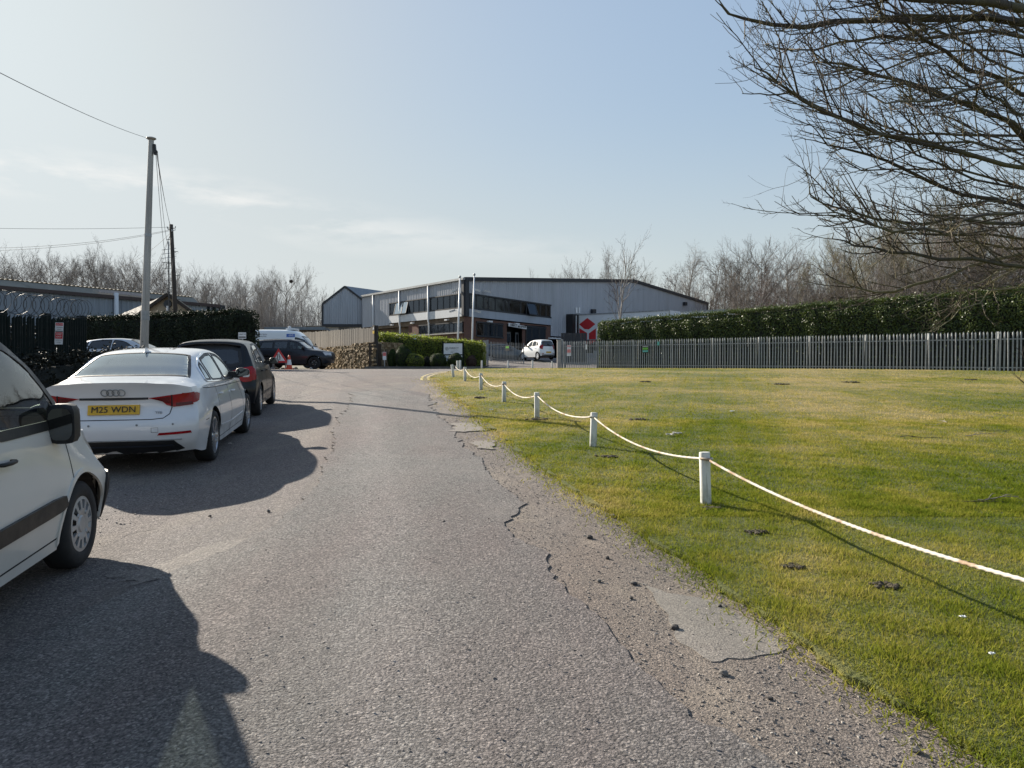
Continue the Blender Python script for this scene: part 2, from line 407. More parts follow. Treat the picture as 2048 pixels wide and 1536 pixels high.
def bark_mat(name, a, b, scale=6, lichen=0):
    t = NT(name); p = t.obj(); rnd = t.node('ShaderNodeObjectInfo').outputs['Random']
    n = t.noise(t.map(p, (1, 1, .35)), scale, 6, .65)
    c = t.mix(t.rng(n, .35, .65), a, b)
    if lichen:
        up = t.node('ShaderNodeSeparateXYZ', {0: t.node('ShaderNodeNewGeometry').outputs['Normal']}).outputs[2]
        c = t.mix(t.math('MULTIPLY', t.rng(t.noise(p, 3, 5), .45, .62), lichen), c, (.16, .15, .045))
    v = t.math('ADD', .75, t.math('MULTIPLY', rnd, .5))
    c = t.mix(1, c, t.node('ShaderNodeCombineColor', {0: v, 1: v, 2: v}).outputs[0], 'MULTIPLY')
    t.bump(n, .5, .02)
    return t.out(Base_Color=c, Roughness=.9)
M['birch'] = bark_mat('birch bark', (.55, .52, .48), (.22, .19, .17), 9)
M['bark'] = bark_mat('bark', (.105, .088, .072), (.19, .165, .135), 7)
M['twig_purple'] = bark_mat('purple brown twigs', (.095, .066, .058), (.155, .112, .094), 1)
M['twig_grey'] = bark_mat('grey twigs', (.20, .18, .165), (.31, .285, .26), 1)  # lightened: glare and haze on the far left trees is put into colour
M['twig_yellow'] = bark_mat('yellow twigs', (.19, .165, .085), (.25, .22, .13), 1)
M['twig_brown'] = bark_mat('brown twigs', (.092, .070, .054), (.15, .118, .090), 1)
M['lit_bark'] = bark_mat('sunlit lichened bark', (.13, .11, .07), (.21, .18, .10), 14, .5)  # paler near bark; sun on the low limbs is put into its colour
M['near_bark'] = bark_mat('dark bark with lichen', (.040, .033, .028), (.085, .070, .054), 14, .35)
M['near_twig'] = bark_mat('dark twigs', (.035, .027, .026), (.075, .058, .045), 8, .35)
def clad(name, col, dirt=.2, metal=.0, rough=.5):
    t = NT(name); p = t.pos()
    n = t.noise(t.map(p, (1.2, 1.2, .16)), 1.2, 6, .6); g = t.noise(p, .25, 3)
    c = t.mix(t.rng(n, .4, .75, 0, dirt * 3), col, [x * .62 for x in col])
    c = t.mix(t.rng(g, .35, .65, 0, .2), c, [min(1, x * 1.15) for x in col])
    return t.out(Base_Color=c, Roughness=rough, Metallic=metal)
M['clad'] = clad('grey steel cladding', (.42, .44, .48))
M['clad_pale'] = clad('pale panel', (.62, .64, .66), .06)
M['clad_blue'] = clad('blue grey cladding', (.24, .275, .315))
M['clad_mid'] = clad('mid grey cladding', (.36, .40, .46))
M['roof_sheet'] = clad('roof sheeting', (.17, .20, .23), .2)
M['roof_light'] = clad('weathered roof sheet', (.22, .21, .18), .3, rough=.9)
M['dark_trim'] = simple('dark trim', (.018, .022, .03), .5)
M['black'] = simple('black plastic', (.012, .012, .013), .5, dirt=.2)
M['gap'] = simple('panel gap', (.008, .008, .008), .8)
M['rubber'] = simple('tyre rubber', (.018, .018, .019), .85, dirt=.3)
M['interior'] = simple('car interior', (.016, .016, .018), .85)
M['interior_grey'] = simple('grey car interior', (.10, .105, .11), .8)
M['chrome'] = simple('chrome', (.75, .76, .78), .12, 1, .05)
M['alloy'] = simple('alloy rim', (.50, .51, .53), .3, .9, .15)
M['hubcap'] = simple('silver hubcap', (.42, .43, .44), .45, .5, .2)
M['steel_dark'] = simple('dark wheel steel', (.02, .02, .022), .6)
M['red_lamp'] = simple('red lamp lens', (.30, .004, .010), .25, 0, .25, spec=.25, coat=.25)
M['dark_red_lamp'] = simple('dark red lamp lens', (.10, .003, .006), .25, 0, .25, spec=.25, coat=.25)
M['clear_lamp'] = simple('clear lamp lens', (.55, .55, .56), .1, 0, .2, coat=1)
M['white_paint'] = car_paint('white car paint', (.64, .65, .67), .03)
M['van_paint'] = car_paint('off white van paint', (.64, .63, .595), .05, .4, .7)
M['black_paint'] = car_paint('black car paint', (.006, .007, .010), .004, .35, .3)
M['black_paint'].node_tree.nodes['Principled BSDF'].inputs['Specular IOR Level'].default_value = .25
M['navy_paint'] = car_paint('dark blue car paint', (.005, .008, .016), .004, .4, .25)
M['silver_paint'] = car_paint('silver car paint', (.50, .52, .54), .04, .3, 1, .4)
M['grey_paint'] = car_paint('grey car paint', (.055, .07, .08), .02, .3, .6, .3)
M['cool_white'] = car_paint('bright white car paint', (.80, .82, .82), .02)
M['glass'] = glass_mat('car glass', (.30, .36, .35), 6, .09, (.88, .96, 1))
M['glass_dark'] = glass_mat('tinted car glass', (.10, .11, .12), 1.6)
M['glass_van'] = glass_mat('clear car glass', (.40, .45, .43), 1.0)
M['glass_bld'] = glass_mat('window glass', (.20, .23, .26), 1.0, .015, (.62, .72, .86))
M['pane_bright'] = glass_mat('sky catching window glass', (.2, .23, .26), 9, .03, (.8, .88, .95))
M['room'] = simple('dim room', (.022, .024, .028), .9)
M['blind'] = simple('window blind', (.16, .17, .18), .8)
M['mirror'] = simple('mirror glass', (.10, .11, .12), .04, 1, .02)
M['plate_yellow'] = simple('yellow plate', (.62, .36, .015), .4, dirt=.08)
M['plate_black'] = simple('black lettering', (.01, .01, .01), .5)
M['white'] = simple('white board', (.72, .73, .74), .5, dirt=.05)
M['white_text'] = simple('white lettering', (.8, .8, .8), .5)
M['sign_red'] = simple('red print', (.55, .03, .035), .5)
M['pink_print'] = simple('faded red print', (.60, .16, .15), .5)
M['sign_blue'] = simple('blue print', (.03, .13, .48), .5)
M['sign_green'] = simple('green print', (.13, .42, .05), .5)
M['sign_teal'] = simple('teal print', (.10, .40, .36), .5)
M['sign_yellow'] = simple('yellow print', (.65, .42, .02), .5)
M['cone_red'] = simple('cone orange red', (.62, .07, .025), .5, dirt=.2)
M['cream'] = simple('tan render', (.36, .295, .21), .9, dirt=.15, scale=1)
M['tile'] = simple('grey roof tiles', (.10, .094, .085), .9, dirt=.3, scale=2)
M['galv'] = simple('galvanised steel', (.34, .355, .365), .5, .35, .3, 5)
M['galv_dark'] = simple('weathered galvanised steel', (.22, .235, .245), .55, .45, .35, 5)
M['green_steel'] = simple('dark green coated steel', (.004, .010, .009), .7, dirt=.3, spec=.2)
M['concrete'] = simple('concrete', (.42, .40, .37), .9, dirt=.2, scale=4, bump=.3)
M['wire'] = simple('dark cable', (.03, .03, .032), .6)
M['razor'] = simple('razor wire', (.05, .055, .06), .55, .5, .3, 20)
M['white_post'] = None
def post_mat():
    t = NT('white painted timber'); p = t.obj(); z = t.node('ShaderNodeSeparateXYZ', {0: p}).outputs[2]
    n = t.noise(t.map(p, (1, 1, .25)), 22, 6, .65); rnd = t.node('ShaderNodeObjectInfo').outputs['Random']
    c = t.mix(t.rng(n, .5, .75, 0, .6), (.66, .66, .63), (.36, .34, .29))
    c = t.mix(t.math('MULTIPLY', t.rng(z, 0, .16, .9, 0), t.rng(t.noise(p, 24, 4), .3, .6)), c, (.12, .12, .055))
    c = t.mix(t.rng(t.noise(t.map(p, (1, 1, .5), loc=(2, 1, 0)), 13, 4), .52, .7, 0, .5), c, (.40, .40, .32))
    ck = t.noise(t.map(p, (1, 1, .05)), 60, 2)
    c = t.mix(t.rng(ck, .66, .72, 0, .6), c, (.16, .15, .13))
    t.bump(n, .4, .006)
    return t.out(Base_Color=c, Roughness=.75)
M['white_post'] = post_mat()
def rope_mat():
    t = NT('painted rusty rope'); p = t.pos(); uv = t.node('ShaderNodeAttribute', attribute_name='run').outputs['Fac']
    n = t.noise(p, 4, 5, .65)
    c = t.mix(t.rng(n, .50, .64, 0, .85), (.55, .51, .43), (.30, .18, .09))
    return t.out(Base_Color=c, Roughness=.85)
M['rope'] = rope_mat()
def wood_mat(name, a, b, streak=14):
    t = NT(name); p = t.obj(); rnd = t.node('ShaderNodeObjectInfo').outputs['Random']
    n = t.noise(t.map(p, (1, 1, .08)), streak, 6, .65)
    c = t.mix(t.rng(n, .32, .68), a, b)
    v = t.math('ADD', .72, t.math('MULTIPLY', rnd, .5))
    c = t.mix(1, c, t.node('ShaderNodeCombineColor', {0: v, 1: v, 2: v}).outputs[0], 'MULTIPLY')
    t.bump(n, .4, .006)
    return t.out(Base_Color=c, Roughness=.9)
M['grey_wood'] = wood_mat('weathered grey wood', (.30, .265, .225), (.17, .15, .125))
M['dark_wood'] = wood_mat('dark stained wood', (.035, .03, .025), (.06, .05, .04))
M['pole_wood'] = wood_mat('creosoted wood', (.075, .058, .045), (.035, .028, .024), 20)
def pole_mat():
    t = NT('dull metal pole'); p = t.obj()
    n = t.noise(t.map(p, (1, 1, .06)), 10, 6, .6)
    c = t.mix(t.rng(n, .35, .7), (.40, .39, .37), (.25, .24, .225))
    return t.out(Base_Color=c, Roughness=.55, Metallic=.35)
M['pole_metal'] = pole_mat()
def stone_mat():
    t = NT('ironstone'); rnd = t.node('ShaderNodeNewGeometry').outputs['Random Per Island']; p = t.pos()
    c = t.ramp(t.math('ADD', t.math('MULTIPLY', rnd, .75), t.math('MULTIPLY', t.noise(p, .6, 4), .4)), [(0, (.075, .05, .03)), (.35, (.20, .14, .075)), (.7, (.30, .215, .12)), (1, (.36, .29, .19))])
    c = t.mix(t.rng(t.noise(p, 14, 4), .45, .7, 0, .45), c, (.10, .08, .055))
    t.bump(t.noise(p, 22, 5), .7, .03)
    return t.out(Base_Color=c, Roughness=.95)
M['stone'] = stone_mat()
M['mortar'] = simple('dark joint', (.055, .04, .027), .95)
def brick_mat():
    t = NT('red brick'); p = t.pos()
    u = t.node('ShaderNodeTexCoord').outputs['Object']
    s = t.node('ShaderNodeSeparateXYZ', {0: p}); h = t.math('ADD', s.outputs[0], t.math('MULTIPLY', s.outputs[1], .35))
    v = t.node('ShaderNodeCombineXYZ', {0: h, 1: s.outputs[2], 2: 0}).outputs[0]
    b = t.node('ShaderNodeTexBrick', {'Vector': v, 'Scale': 1, 'Mortar Size': .008, 'Brick Width': .225, 'Row Height': .075, 'Color1': (.165, .072, .05, 1), 'Color2': (.115, .056, .043, 1), 'Mortar': (.15, .11, .09, 1)})
    c = t.mix(t.rng(t.noise(p, .8, 5), .35, .7, 0, .4), b.outputs[0], (.10, .05, .035))
    return t.out(Base_Color=c, Roughness=.9)
M['brick'] = brick_mat()
M['yellow_line'] = simple('worn yellow line', (.42, .34, .16), .85, dirt=.4, scale=6)
M['stone_loose'] = simple('loose stone', (.16, .145, .13), .9, dirt=.35, scale=2)
def chip_mat():
    t = NT('loose chippings'); rnd = t.node('ShaderNodeNewGeometry').outputs['Random Per Island']
    return t.out(Base_Color=t.ramp(rnd, [(0, (.07, .062, .058)), (.4, (.17, .15, .135)), (.8, (.27, .24, .21)), (1, (.42, .39, .35))]), Roughness=.9)
M['chips'] = chip_mat()
M['stone_dark'] = simple('dark loose stone', (.055, .05, .047), .9, dirt=.35, scale=2)
M['paper'] = simple('dirty paper', (.62, .58, .52), .8, dirt=.25, scale=12)
M['soil'] = simple('dark soil', (.055, .044, .026), .95, dirt=.4, scale=8, bump=.8)
M['kerb'] = simple('dirty kerb stone', (.13, .125, .115), .9, dirt=.35, scale=2)
M['truck_white'] = simple('white trailer panel', (.74, .76, .78), .4, dirt=.06, scale=.4)
M['camera_white'] = simple('white housing', (.6, .6, .6), .5)
M['brown_brick'] = simple('brown wall', (.17, .125, .085), .95, dirt=.3, scale=1.2)
M['skin'] = None
# ------------------------------------------------------------------ ground
def ragged(pts, step=.2, amp=.05, seed=1, skip=()):
    out = []; n = len(pts)
    for i in range(n):
        a, b = Vector((*pts[i], 0)), Vector((*pts[(i + 1) % n], 0)); L = (b - a).length
        if i in skip or L > 60: out.append((a.x, a.y)); continue
        st = step * max(1, .5 * (a.y + b.y) / 9); k = max(1, int(L / st))
        nr = Vector((-(b - a).y, (b - a).x, 0)).normalized()
        for j in range(k):
            p = a.lerp(b, j / k); s = amp * max(.7, min(2.0, p.y / 8))
            dlt = nz(p.x, p.y, 1.3, seed) * 1.4 + nz(p.x, p.y, 5, seed) * .8 + nz(p.x, p.y, 14, seed) * .5 + nz(p.x, p.y, 37, seed) * .45
            p = p + nr * (s * dlt); out.append((p.x, p.y))
    return out
def sheet(name, pts, off, mat, kind='structure', skirt=0, parent=None):
    from mathutils.geometry import delaunay_2d_cdt
    n = len(pts); cv, ce, cf, *_ = delaunay_2d_cdt([Vector(p) for p in pts], [(i, (i + 1) % n) for i in range(n)], [], 1, 1e-4)
    bm = bmesh.new(); vs_ = [bm.verts.new((v.x, v.y, 0)) for v in cv]
    for f in cf: bm.faces.new([vs_[i] for i in f])
    for v in [v for v in bm.verts if not v.link_faces]: bm.verts.remove(v)
    y0, y1 = min(p[1] for p in pts), max(p[1] for p in pts)
    for Y in GZ_Y:
        if y0 < Y < y1: bmesh.ops.bisect_plane(bm, geom=bm.verts[:] + bm.edges[:] + bm.faces[:], dist=1e-5, plane_co=(0, Y, 0), plane_no=(0, 1, 0))
    if y0 < 30:
        for U in CAM_U: bmesh.ops.bisect_plane(bm, geom=bm.verts[:] + bm.edges[:] + bm.faces[:], dist=1e-5, plane_co=(U, 0, 0), plane_no=(1, .2, 0))
    for v in bm.verts: v.co.z = gz(v.co.y, v.co.x) + off
    for f in bm.faces:
        if f.normal.z < 0: f.normal_flip()
    bm.normal_update()
    for f in bm.faces:
        if f.normal.z < 0: f.normal_flip()
    if skirt:
        be = [e for e in bm.edges if e.is_boundary]
        r = bmesh.ops.extrude_edge_only(bm, edges=be)
        for v in r['geom']:
            if isinstance(v, bmesh.types.BMVert): v.co.z -= skirt
    me = bpy.data.meshes.new(name); bm.to_mesh(me); bm.free()
    o = link_mesh(name, me, mat, parent)
    if kind: o['kind'] = kind
    return o
g2 = lambda px, py: tuple(G(px, py).xy)
base_stuff = simple('rough earth', (.13, .115, .075), .95, dirt=.4, scale=.4)
sheet('ground', [(-700, -58), (700, -58), (700, 880), (-700, 880)], -.07, base_stuff)
ROAD_L = lambda y: -6.9 - .2 * y
road_pts = [(2.6, -14), (2.6, 2), (.2, 13), (-1.6, 22), (-2.3, 25.5), (-2.2, 28.5), (-.2, 33), (0, 40), (2, 47.2), (5, 46.6), (3.4, 50.5), (16, 60), (16, 92), (-3, 72), (-4, 58), (-3.4, 46.4), (-9.3, 46.4), (-13, 49), (-42, 60), (-42, 30), (-16, 30), (-12.6, 26), (ROAD_L(15), 15), (ROAD_L(0), 0), (ROAD_L(-14), -14)]
sheet('road', road_pts, 0, M['old_tarmac'])
lawn_edge_px = [(875, 756), (893, 772), (905, 785), (960, 835), (1050, 915), (1150, 985), (1290, 1080), (1400, 1150), (1600, 1290), (1750, 1390), (1900, 1490), (1960, 1536)]
LAWN_EDGE = [g2(*p) for p in lawn_edge_px] + [(1.95, .5), (2.3, -3), (2.6, -12)]
def fence_pt(s): return Vector((5.9 + .704 * s, 48 - .710 * s, 0))
LAWN_FAR = [(40, -12), (40, 14), tuple(fence_pt(29.5).xy), tuple(fence_pt(-3.2).xy), (2.3, 46.6), (0.2, 43.5), (-1.5, 40), (-2.35, 34), (-2.75, 29.5)]
le = [p for p in LAWN_EDGE if p[1] < 26.5]
lawn_poly = [(-2.85, 27.3)] + le + LAWN_FAR
lawn_rag = ragged(lawn_poly, .10, .10, 3, skip=(len(le), len(le) + 1, len(le) + 2))
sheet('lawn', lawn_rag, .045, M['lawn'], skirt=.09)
# gravelly verge between the dressed tarmac and the grass
tar_r_px = [(1600, 1560), (1500, 1500), (1400, 1437), (1290, 1335), (1200, 1240), (1130, 1182), (1092, 1142), (1090, 1112), (1030, 1078), (1010, 1048), (1046, 1010), (1000, 968), (950, 912), (905, 860), (868, 812), (850, 785)]
TAR_R = [(.9, -12), (1.02, 0), (.98, 1.5)] + [g2(*p) for p in tar_r_px]
def tar_left(y): return max(-.42 - .2 * y, -1.15 - .098 * y if y < 7 else -99) - (.25 if y < 5 else 0)
TAR_L = [(-4.15, 19.7), (-3.7, 17), (-3.25, 14.4), (-2.7, 11.5), (-2.24, 9.3), (-2.02, 7.9), (-1.85, 6.6), (-2.0, 5.4), (-2.5, 4.2), (-2.6, 2.5), (-2.2, 0), (-1.8, -12)]
verge = [p for p in TAR_R] + [(-2.9, 23.4)] + [(x + .25, y) for x, y in le[1:]] + [(2.2, .5), (2.55, -3), (2.85, -12)]
verge = [(x - .5, y) for x, y in TAR_R] + [(-2.9, 23.0)] + [(x + .25, y) for x, y in LAWN_EDGE[1:]]
sheet('verge', verge, .006, M['gravel'])
tar = TAR_R + [(-3.05, 20.3)] + TAR_L
sheet('resurfaced_road', ragged(tar, .06, .06, 5, skip=(0, len(tar) - 1)), .016, M['chipseal'], skirt=.012)
pp = ragged([g2(*p) for p in [(1282, 1165), (1340, 1185), (1440, 1205), (1540, 1262), (1590, 1305), (1420, 1328), (1360, 1290), (1320, 1225)]], .05, .055, 8)
sheet('road_patch', pp, .0105, M['patch'], skirt=.01)
for q in ([(903, 848), (960, 846), (975, 862), (915, 864)], [(945, 884), (992, 884), (990, 902), (946, 900)]):
    sheet('road_patch', ragged([g2(*p) for p in q], .06, .09, 9), .0205, M['patch'], skirt=.01)
for q in ([(205, 1150), (330, 1120), (480, 1080), (490, 1095), (350, 1150), (225, 1185)],):
    sheet('road_patch', ragged([g2(*p) for p in q], .05, .28, 10), .004, M['old_patch'])
# double yellow lines bending round the tip of the lawn
for off in (.0, .22):
    c = [(-2.75 - off * 1.1, 25.2), (-3.0 - off, 27.4), (-3.0 - off, 29.6), (-2.75 - off, 32.5), (-2.3 - off * .9, 36)]
    c2 = [(x - .1, y) for x, y in c]
    sheet('road_marking', c + c2[::-1], .006, M['yellow_line'])
# parking bank on the left, bare earth under the fence
sheet('verge_bank', [(ROAD_L(-14) - 6, -14), (ROAD_L(-14), -14), (ROAD_L(0), 0), (ROAD_L(20), 20), (-12.6, 26), (-20, 26)], .02, M['gravel'], skirt=.05)
# kerb before the planted bed, set stone by stone
kb = thing('kerb', 'dark low kerb along the front of the bed of clipped bushes', 'kerb', (-9, 46, gz(46)))
for i in range(8):
    m = MB().box((.45 + i * .915, .02 * math.sin(i), .05), (.905, .16, .20), rz=.01 * ((i * 7) % 5 - 2)); m.build('kerb_stone', M['kerb'], kb)
sheet('flower_bed', [(-9.2, 46.1), (-1.9, 46.1), (-1.9, 60), (-9.2, 52)], .06, M['soil'], skirt=.1)
# ------------------------------------------------------------------ buildings
class Wall:
    """a vertical plane through (x, y) running along direction d"""
    def __init__(s, x, y, d): s.o = Vector((x, y, 0)); s.d = Vector((d[0], d[1], 0)).normalized(); s.n = Vector((s.d.y, -s.d.x, 0)); s.n = s.n if s.n.dot(s.o - CAM) < 0 else -s.n
    def hit(s, px, py):
        r = ray(px, py); k = (s.o - CAM).dot(s.n) / r.dot(s.n); p = CAM + r * k
        return (p - s.o).dot(s.d), p.z
    def pt(s, t, z, off=0): return s.o + s.d * t + s.n * off + Vector((0, 0, z))
    def px(s, px, py, off=0): return s.pt(*s.hit(px, py), off)
    def M(s, t, z, off=0):
        r = s.n.cross(Vector((0, 0, 1))); r = -r if r.dot(Vector((1, 0, 0))) < 0 else r
        return frame_mat(s.pt(t, z, off), r, (0, 0, 1))
def corrugated(name, wall, t0, t1, zlo, zhi, mat, parent, pitch=.33, depth=.045, off=0):
    """profiled cladding from t0 to t1; zlo/zhi are numbers or functions of t"""
    f = lambda z: z if callable(z) else (lambda t: z)
    zl, zh = f(zlo), f(zhi); n = max(2, int(abs(t1 - t0) / pitch)); m = MB(); vs_ = []
    for i in range(n + 1):
        for a, dep in ((0, 0), (.5, 0), (.6, depth), (.9, depth)):
            if i == n and a > 0: break
            t = t0 + (t1 - t0) * (i + a) / n
            vs_ += [wall.pt(t, zl(t), off + dep), wall.pt(t, zh(t), off + dep)]
    k = len(vs_) // 2
    m.add(vs_, [(2 * i, 2 * i + 2, 2 * i + 3, 2 * i + 1) for i in range(k - 1)])
    return m.build(name, mat, parent)
def slab(name, wall, q, depth, mat, parent, off=0):
    """solid panel on a wall plane: q corner list of (t, z)"""
    return MB().prism([wall.pt(t, z, off) for t, z in q], wall.n * depth).build(name, mat, parent)
def rect(t0, t1, z0, z1): return [(t0, z0), (t1, z0), (t1, z1), (t0, z1)]

CX, CY = -4.56, 72.0
LF = Wall(CX, CY, (-.616, .788)); RF = Wall(CX, CY, (.616, .788))
wh = thing('warehouse', 'large grey clad industrial unit with brick office corner and dark ribbon windows', 'building', (0, 0, 0))
def WB(n, w, q, d, mat, off=0, parent=None): return slab(n, w, q, d, mat, parent or wh, off)
ZR = 9.95; T_L = 21.5
zl = lambda px, py: LF.hit(px, py)[1]
tl = lambda px, py=650: LF.hit(px, py)[0]
tr = lambda px, py=650: RF.hit(px, py)[0]
ZW1, ZW0 = 8.62, 7.25           # upper ribbon
ZB0 = 6.42                      # foot of the pale band
# left face -------------------------------------------------------
t_win = tl(779); t_end = tl(725)
top_l = lambda t: ZR - .004 * t
corrugated('cladding', LF, .35, t_win, ZW1, top_l, M['clad'], wh)
corrugated('cladding', LF, t_win, t_end, zl(760, 652), top_l, M['clad'], wh)
band = WB('pale_band', LF, rect(.35, t_win - .05, ZB0, ZW0 - .06), .08, M['clad_pale'])
WB('brick_wall', LF, rect(.25, tl(836), 1.8, 4.86), .05, M['brick'], -.1)
WB('brick_wall', LF, rect(tl(836) , tl(816), 1.8, 6.0), .05, M['brick'], -.12)
WB('brick_wall', LF, rect(.25, t_end, 5.90, ZB0 - .02), .05, M['brown_brick'], -.14)
WB('brick_wall', LF, rect(tl(816), t_end, 1.8, 5.88), .05, M['brown_brick'], -.5)
WB('door', LF, rect(tl(831), tl(822), 2.2, 5.0), .06, M['sign_blue'], -.10)
def ribbon(w, t0, t1, z0, z1, ts, open_=(), sign=1, back=2.2, par=wh, trim=None):
    """dark recessed ribbon window: back room, frame, panes between mullions at ts"""
    tm = trim or M['dark_trim']; n = w.n
    a, b = min(t0, t1), max(t0, t1)
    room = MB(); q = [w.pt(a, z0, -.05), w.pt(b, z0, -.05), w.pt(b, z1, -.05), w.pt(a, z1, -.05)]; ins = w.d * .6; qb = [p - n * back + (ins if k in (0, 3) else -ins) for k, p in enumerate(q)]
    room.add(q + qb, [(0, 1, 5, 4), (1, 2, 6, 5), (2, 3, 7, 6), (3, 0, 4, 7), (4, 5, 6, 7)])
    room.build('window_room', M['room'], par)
    fr = MB()
    for za in (z0, z1): fr.bar(w.pt(a, za, .02), w.pt(b, za, .02), .12, .09)
    fr.build('window_frame', tm, par)
    ts = sorted(ts)
    for i in range(len(ts) - 1):
        u0, u1 = ts[i] + .03, ts[i + 1] - .03
        win = MB()
        tilt = .30 if i in open_ else 0
        A, B = w.pt(u0, z0 + .05, tilt), w.pt(u1, z0 + .05, tilt); Cc, D = w.pt(u1, z1 - .05, 0), w.pt(u0, z1 - .05, 0)
        for p, q_ in ((A, B), (B, Cc), (Cc, D), (D, A)): win.bar(p, q_, .07, .06)
        wo = win.build('window', tm, par)
        MB().quad(A, B, Cc, D).build('pane', M['pane_bright' if i in open_ else 'glass_bld'], wo)
cropx = lambda c: 760 + c / 5.12
mul = [0.3] + [tl(cropx(c)) for c in (820, 770, 715, 650, 590, 522, 495, 455, 400, 345, 290, 240, 165, 103)]
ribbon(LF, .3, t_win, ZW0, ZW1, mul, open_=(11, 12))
# blinds seen behind some panes
for i in (1, 4, 9): MB().quad(LF.pt(mul[i] + .05, ZW1 - .75, -.35), LF.pt(mul[i + 1] - .05, ZW1 - .75, -.35), LF.pt(mul[i + 1] - .05, ZW1, -.35), LF.pt(mul[i] + .05, ZW1, -.35)).build('blind', M['blind'], wh)
mul2 = [0.3] + [tl(cropx(c)) for c in (800, 755, 710, 655, 592, 520, 450, 402)]
ribbon(LF, .3, tl(838), 4.9, 5.88, mul2, back=1.5)
WB('window_sill', LF, rect(.2, tl(838), 4.80, 4.88), .22, M['concrete'], -.05)
for px_ in (1375 / 5.12 + 480, cropx(210), cropx(506)):
    t = tl(px_); MB().tube([LF.pt(t, ZR - .1, .14), LF.pt(t, 6.3, .14), LF.pt(t, 6.0, .05), LF.pt(t, 2.0, .05)], .10, 8).build('downpipe', M['clad_pale'], wh, smooth=True)
for c in (130, 340, 692): MB().box(LF.pt(tl(cropx(c)), ZB0 - .22, .1), (.45, .3, .12), rz=math.atan2(LF.d.y, LF.d.x)).build('soffit_light', M['white'], wh)
# right face ------------------------------------------------------
t_we = tr(1101.5); t_low = tr(1128); t_e = tr(1413); t_ridge = tr(1266)
z_e = RF.hit(1413, 607)[1]; z_ridge = RF.hit(1266, 562)[1]
top_r = lambda t: ZR + (z_ridge - ZR) * t / t_ridge if t < t_ridge else z_ridge + (z_e - z_ridge) * (t - t_ridge) / (t_e - t_ridge)
SL = .016                        # the bands follow the fall of the site along this face
rz_ = lambda z: (lambda t: z - SL * t)
def rrect(t0, t1, z0, z1): return [(t0, z0 - SL * t0), (t1, z0 - SL * t1), (t1, z1 - SL * t1), (t0, z1 - SL * t0)]
corrugated('cladding', RF, .35, t_we, rz_(ZW1), top_r, M['clad'], wh, .36)
corrugated('cladding', RF, t_we, t_low, 5.0, top_r, M['clad'], wh, .36)
corrugated('cladding', RF, t_low, t_ridge, 2.6, top_r, M['clad'], wh, .36)
corrugated('cladding', RF, t_ridge, t_e, 2.6, top_r, M['clad'], wh, .36)
WB('pale_band', RF, rrect(.35, t_we, ZB0, ZW0 - .06), .08, M['clad_mid'])
WB('corner_post', RF, rect(0, .55, ZB0, ZR), .12, M['dark_trim'], .02)
WB('corner_post', LF, rect(-.05, .3, ZB0, ZR), .12, M['dark_trim'], .01)
WB('brick_wall', RF, [(.0, 1.8), (tr(960), 1.8), (tr(960), ZB0 - .02 - SL * tr(960)), (0, ZB0 - .02)], .06, M['brick'], -.08)
td0, td1 = tr(1014), tr(1045)
lz = lambda t, z: z - SL * t
tA, tB = tr(952), tr(1006)
for q in ([(tr(960), 1.8), (td0, 1.8), (td0, 4.6), (tr(960), 4.6)], [(tr(960), 6.0), (tr(1101), 6.0), (tr(1101), 6.12), (tr(960), 6.25)],
          [(tr(1007), 4.6), (td0, 4.6), (td0, 6.0), (tr(1007), 6.0)], [(td1, 1.8), (tr(1101), 1.8), (tr(1101), 3.7), (td1, 3.7)], [(td1, 3.7), (tr(1051), 3.7), (tr(1051), 6.0), (td1, 6.0)], [(tr(1092), 3.7), (tr(1101), 3.7), (tr(1101), 6.0), (tr(1092), 6.0)]):
    WB('brick_wall', RF, q, .06, M['brick'], -.08)
tm_ = [.55] + [tr(cropx(c)) for c in (915, 985, 1060, 1110, 1180, 1270, 1320, 1440, 1500, 1590, 1640, 1700, 1745)]
def ribbon_r(z0, z1, ts, t0, t1, open_=(), back=2.0):
    n = RF.n; a, b = t0, t1
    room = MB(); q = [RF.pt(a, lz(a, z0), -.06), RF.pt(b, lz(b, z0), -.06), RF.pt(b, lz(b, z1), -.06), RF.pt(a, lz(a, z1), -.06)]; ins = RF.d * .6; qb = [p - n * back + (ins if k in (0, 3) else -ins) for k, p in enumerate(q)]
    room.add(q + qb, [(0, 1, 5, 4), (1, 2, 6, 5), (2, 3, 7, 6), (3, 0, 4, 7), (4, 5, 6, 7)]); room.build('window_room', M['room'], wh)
    fr = MB()
    for z in (z0, z1): fr.bar(RF.pt(a, lz(a, z), .03), RF.pt(b, lz(b, z), .03), .16, .14)
    fr.build('window_frame', M['dark_trim'], wh)
    for i in range(len(ts) - 1):
        u0, u1 = ts[i] + .04, ts[i + 1] - .04; tilt = .4 if i in open_ else 0
        A, B = RF.pt(u0, lz(u0, z0 + .06), tilt), RF.pt(u1, lz(u1, z0 + .06), tilt); Cc, D = RF.pt(u1, lz(u1, z1 - .06)), RF.pt(u0, lz(u0, z1 - .06))
        w = MB()
        for p, q_ in ((A, B), (B, Cc), (Cc, D), (D, A)): w.bar(p, q_, .10, .06)
        wo = w.build('window', M['dark_trim'], wh); MB().quad(A, B, Cc, D).build('pane', M['glass_bld'], wo)
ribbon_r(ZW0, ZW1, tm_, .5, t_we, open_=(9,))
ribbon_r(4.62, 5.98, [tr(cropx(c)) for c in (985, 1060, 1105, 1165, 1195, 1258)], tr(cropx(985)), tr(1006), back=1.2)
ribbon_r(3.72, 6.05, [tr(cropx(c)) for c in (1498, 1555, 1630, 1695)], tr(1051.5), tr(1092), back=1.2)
WB('entrance_recess', RF, rect(td0, td1, 2.0, 6.0), .05, M['interior'], -1.4)
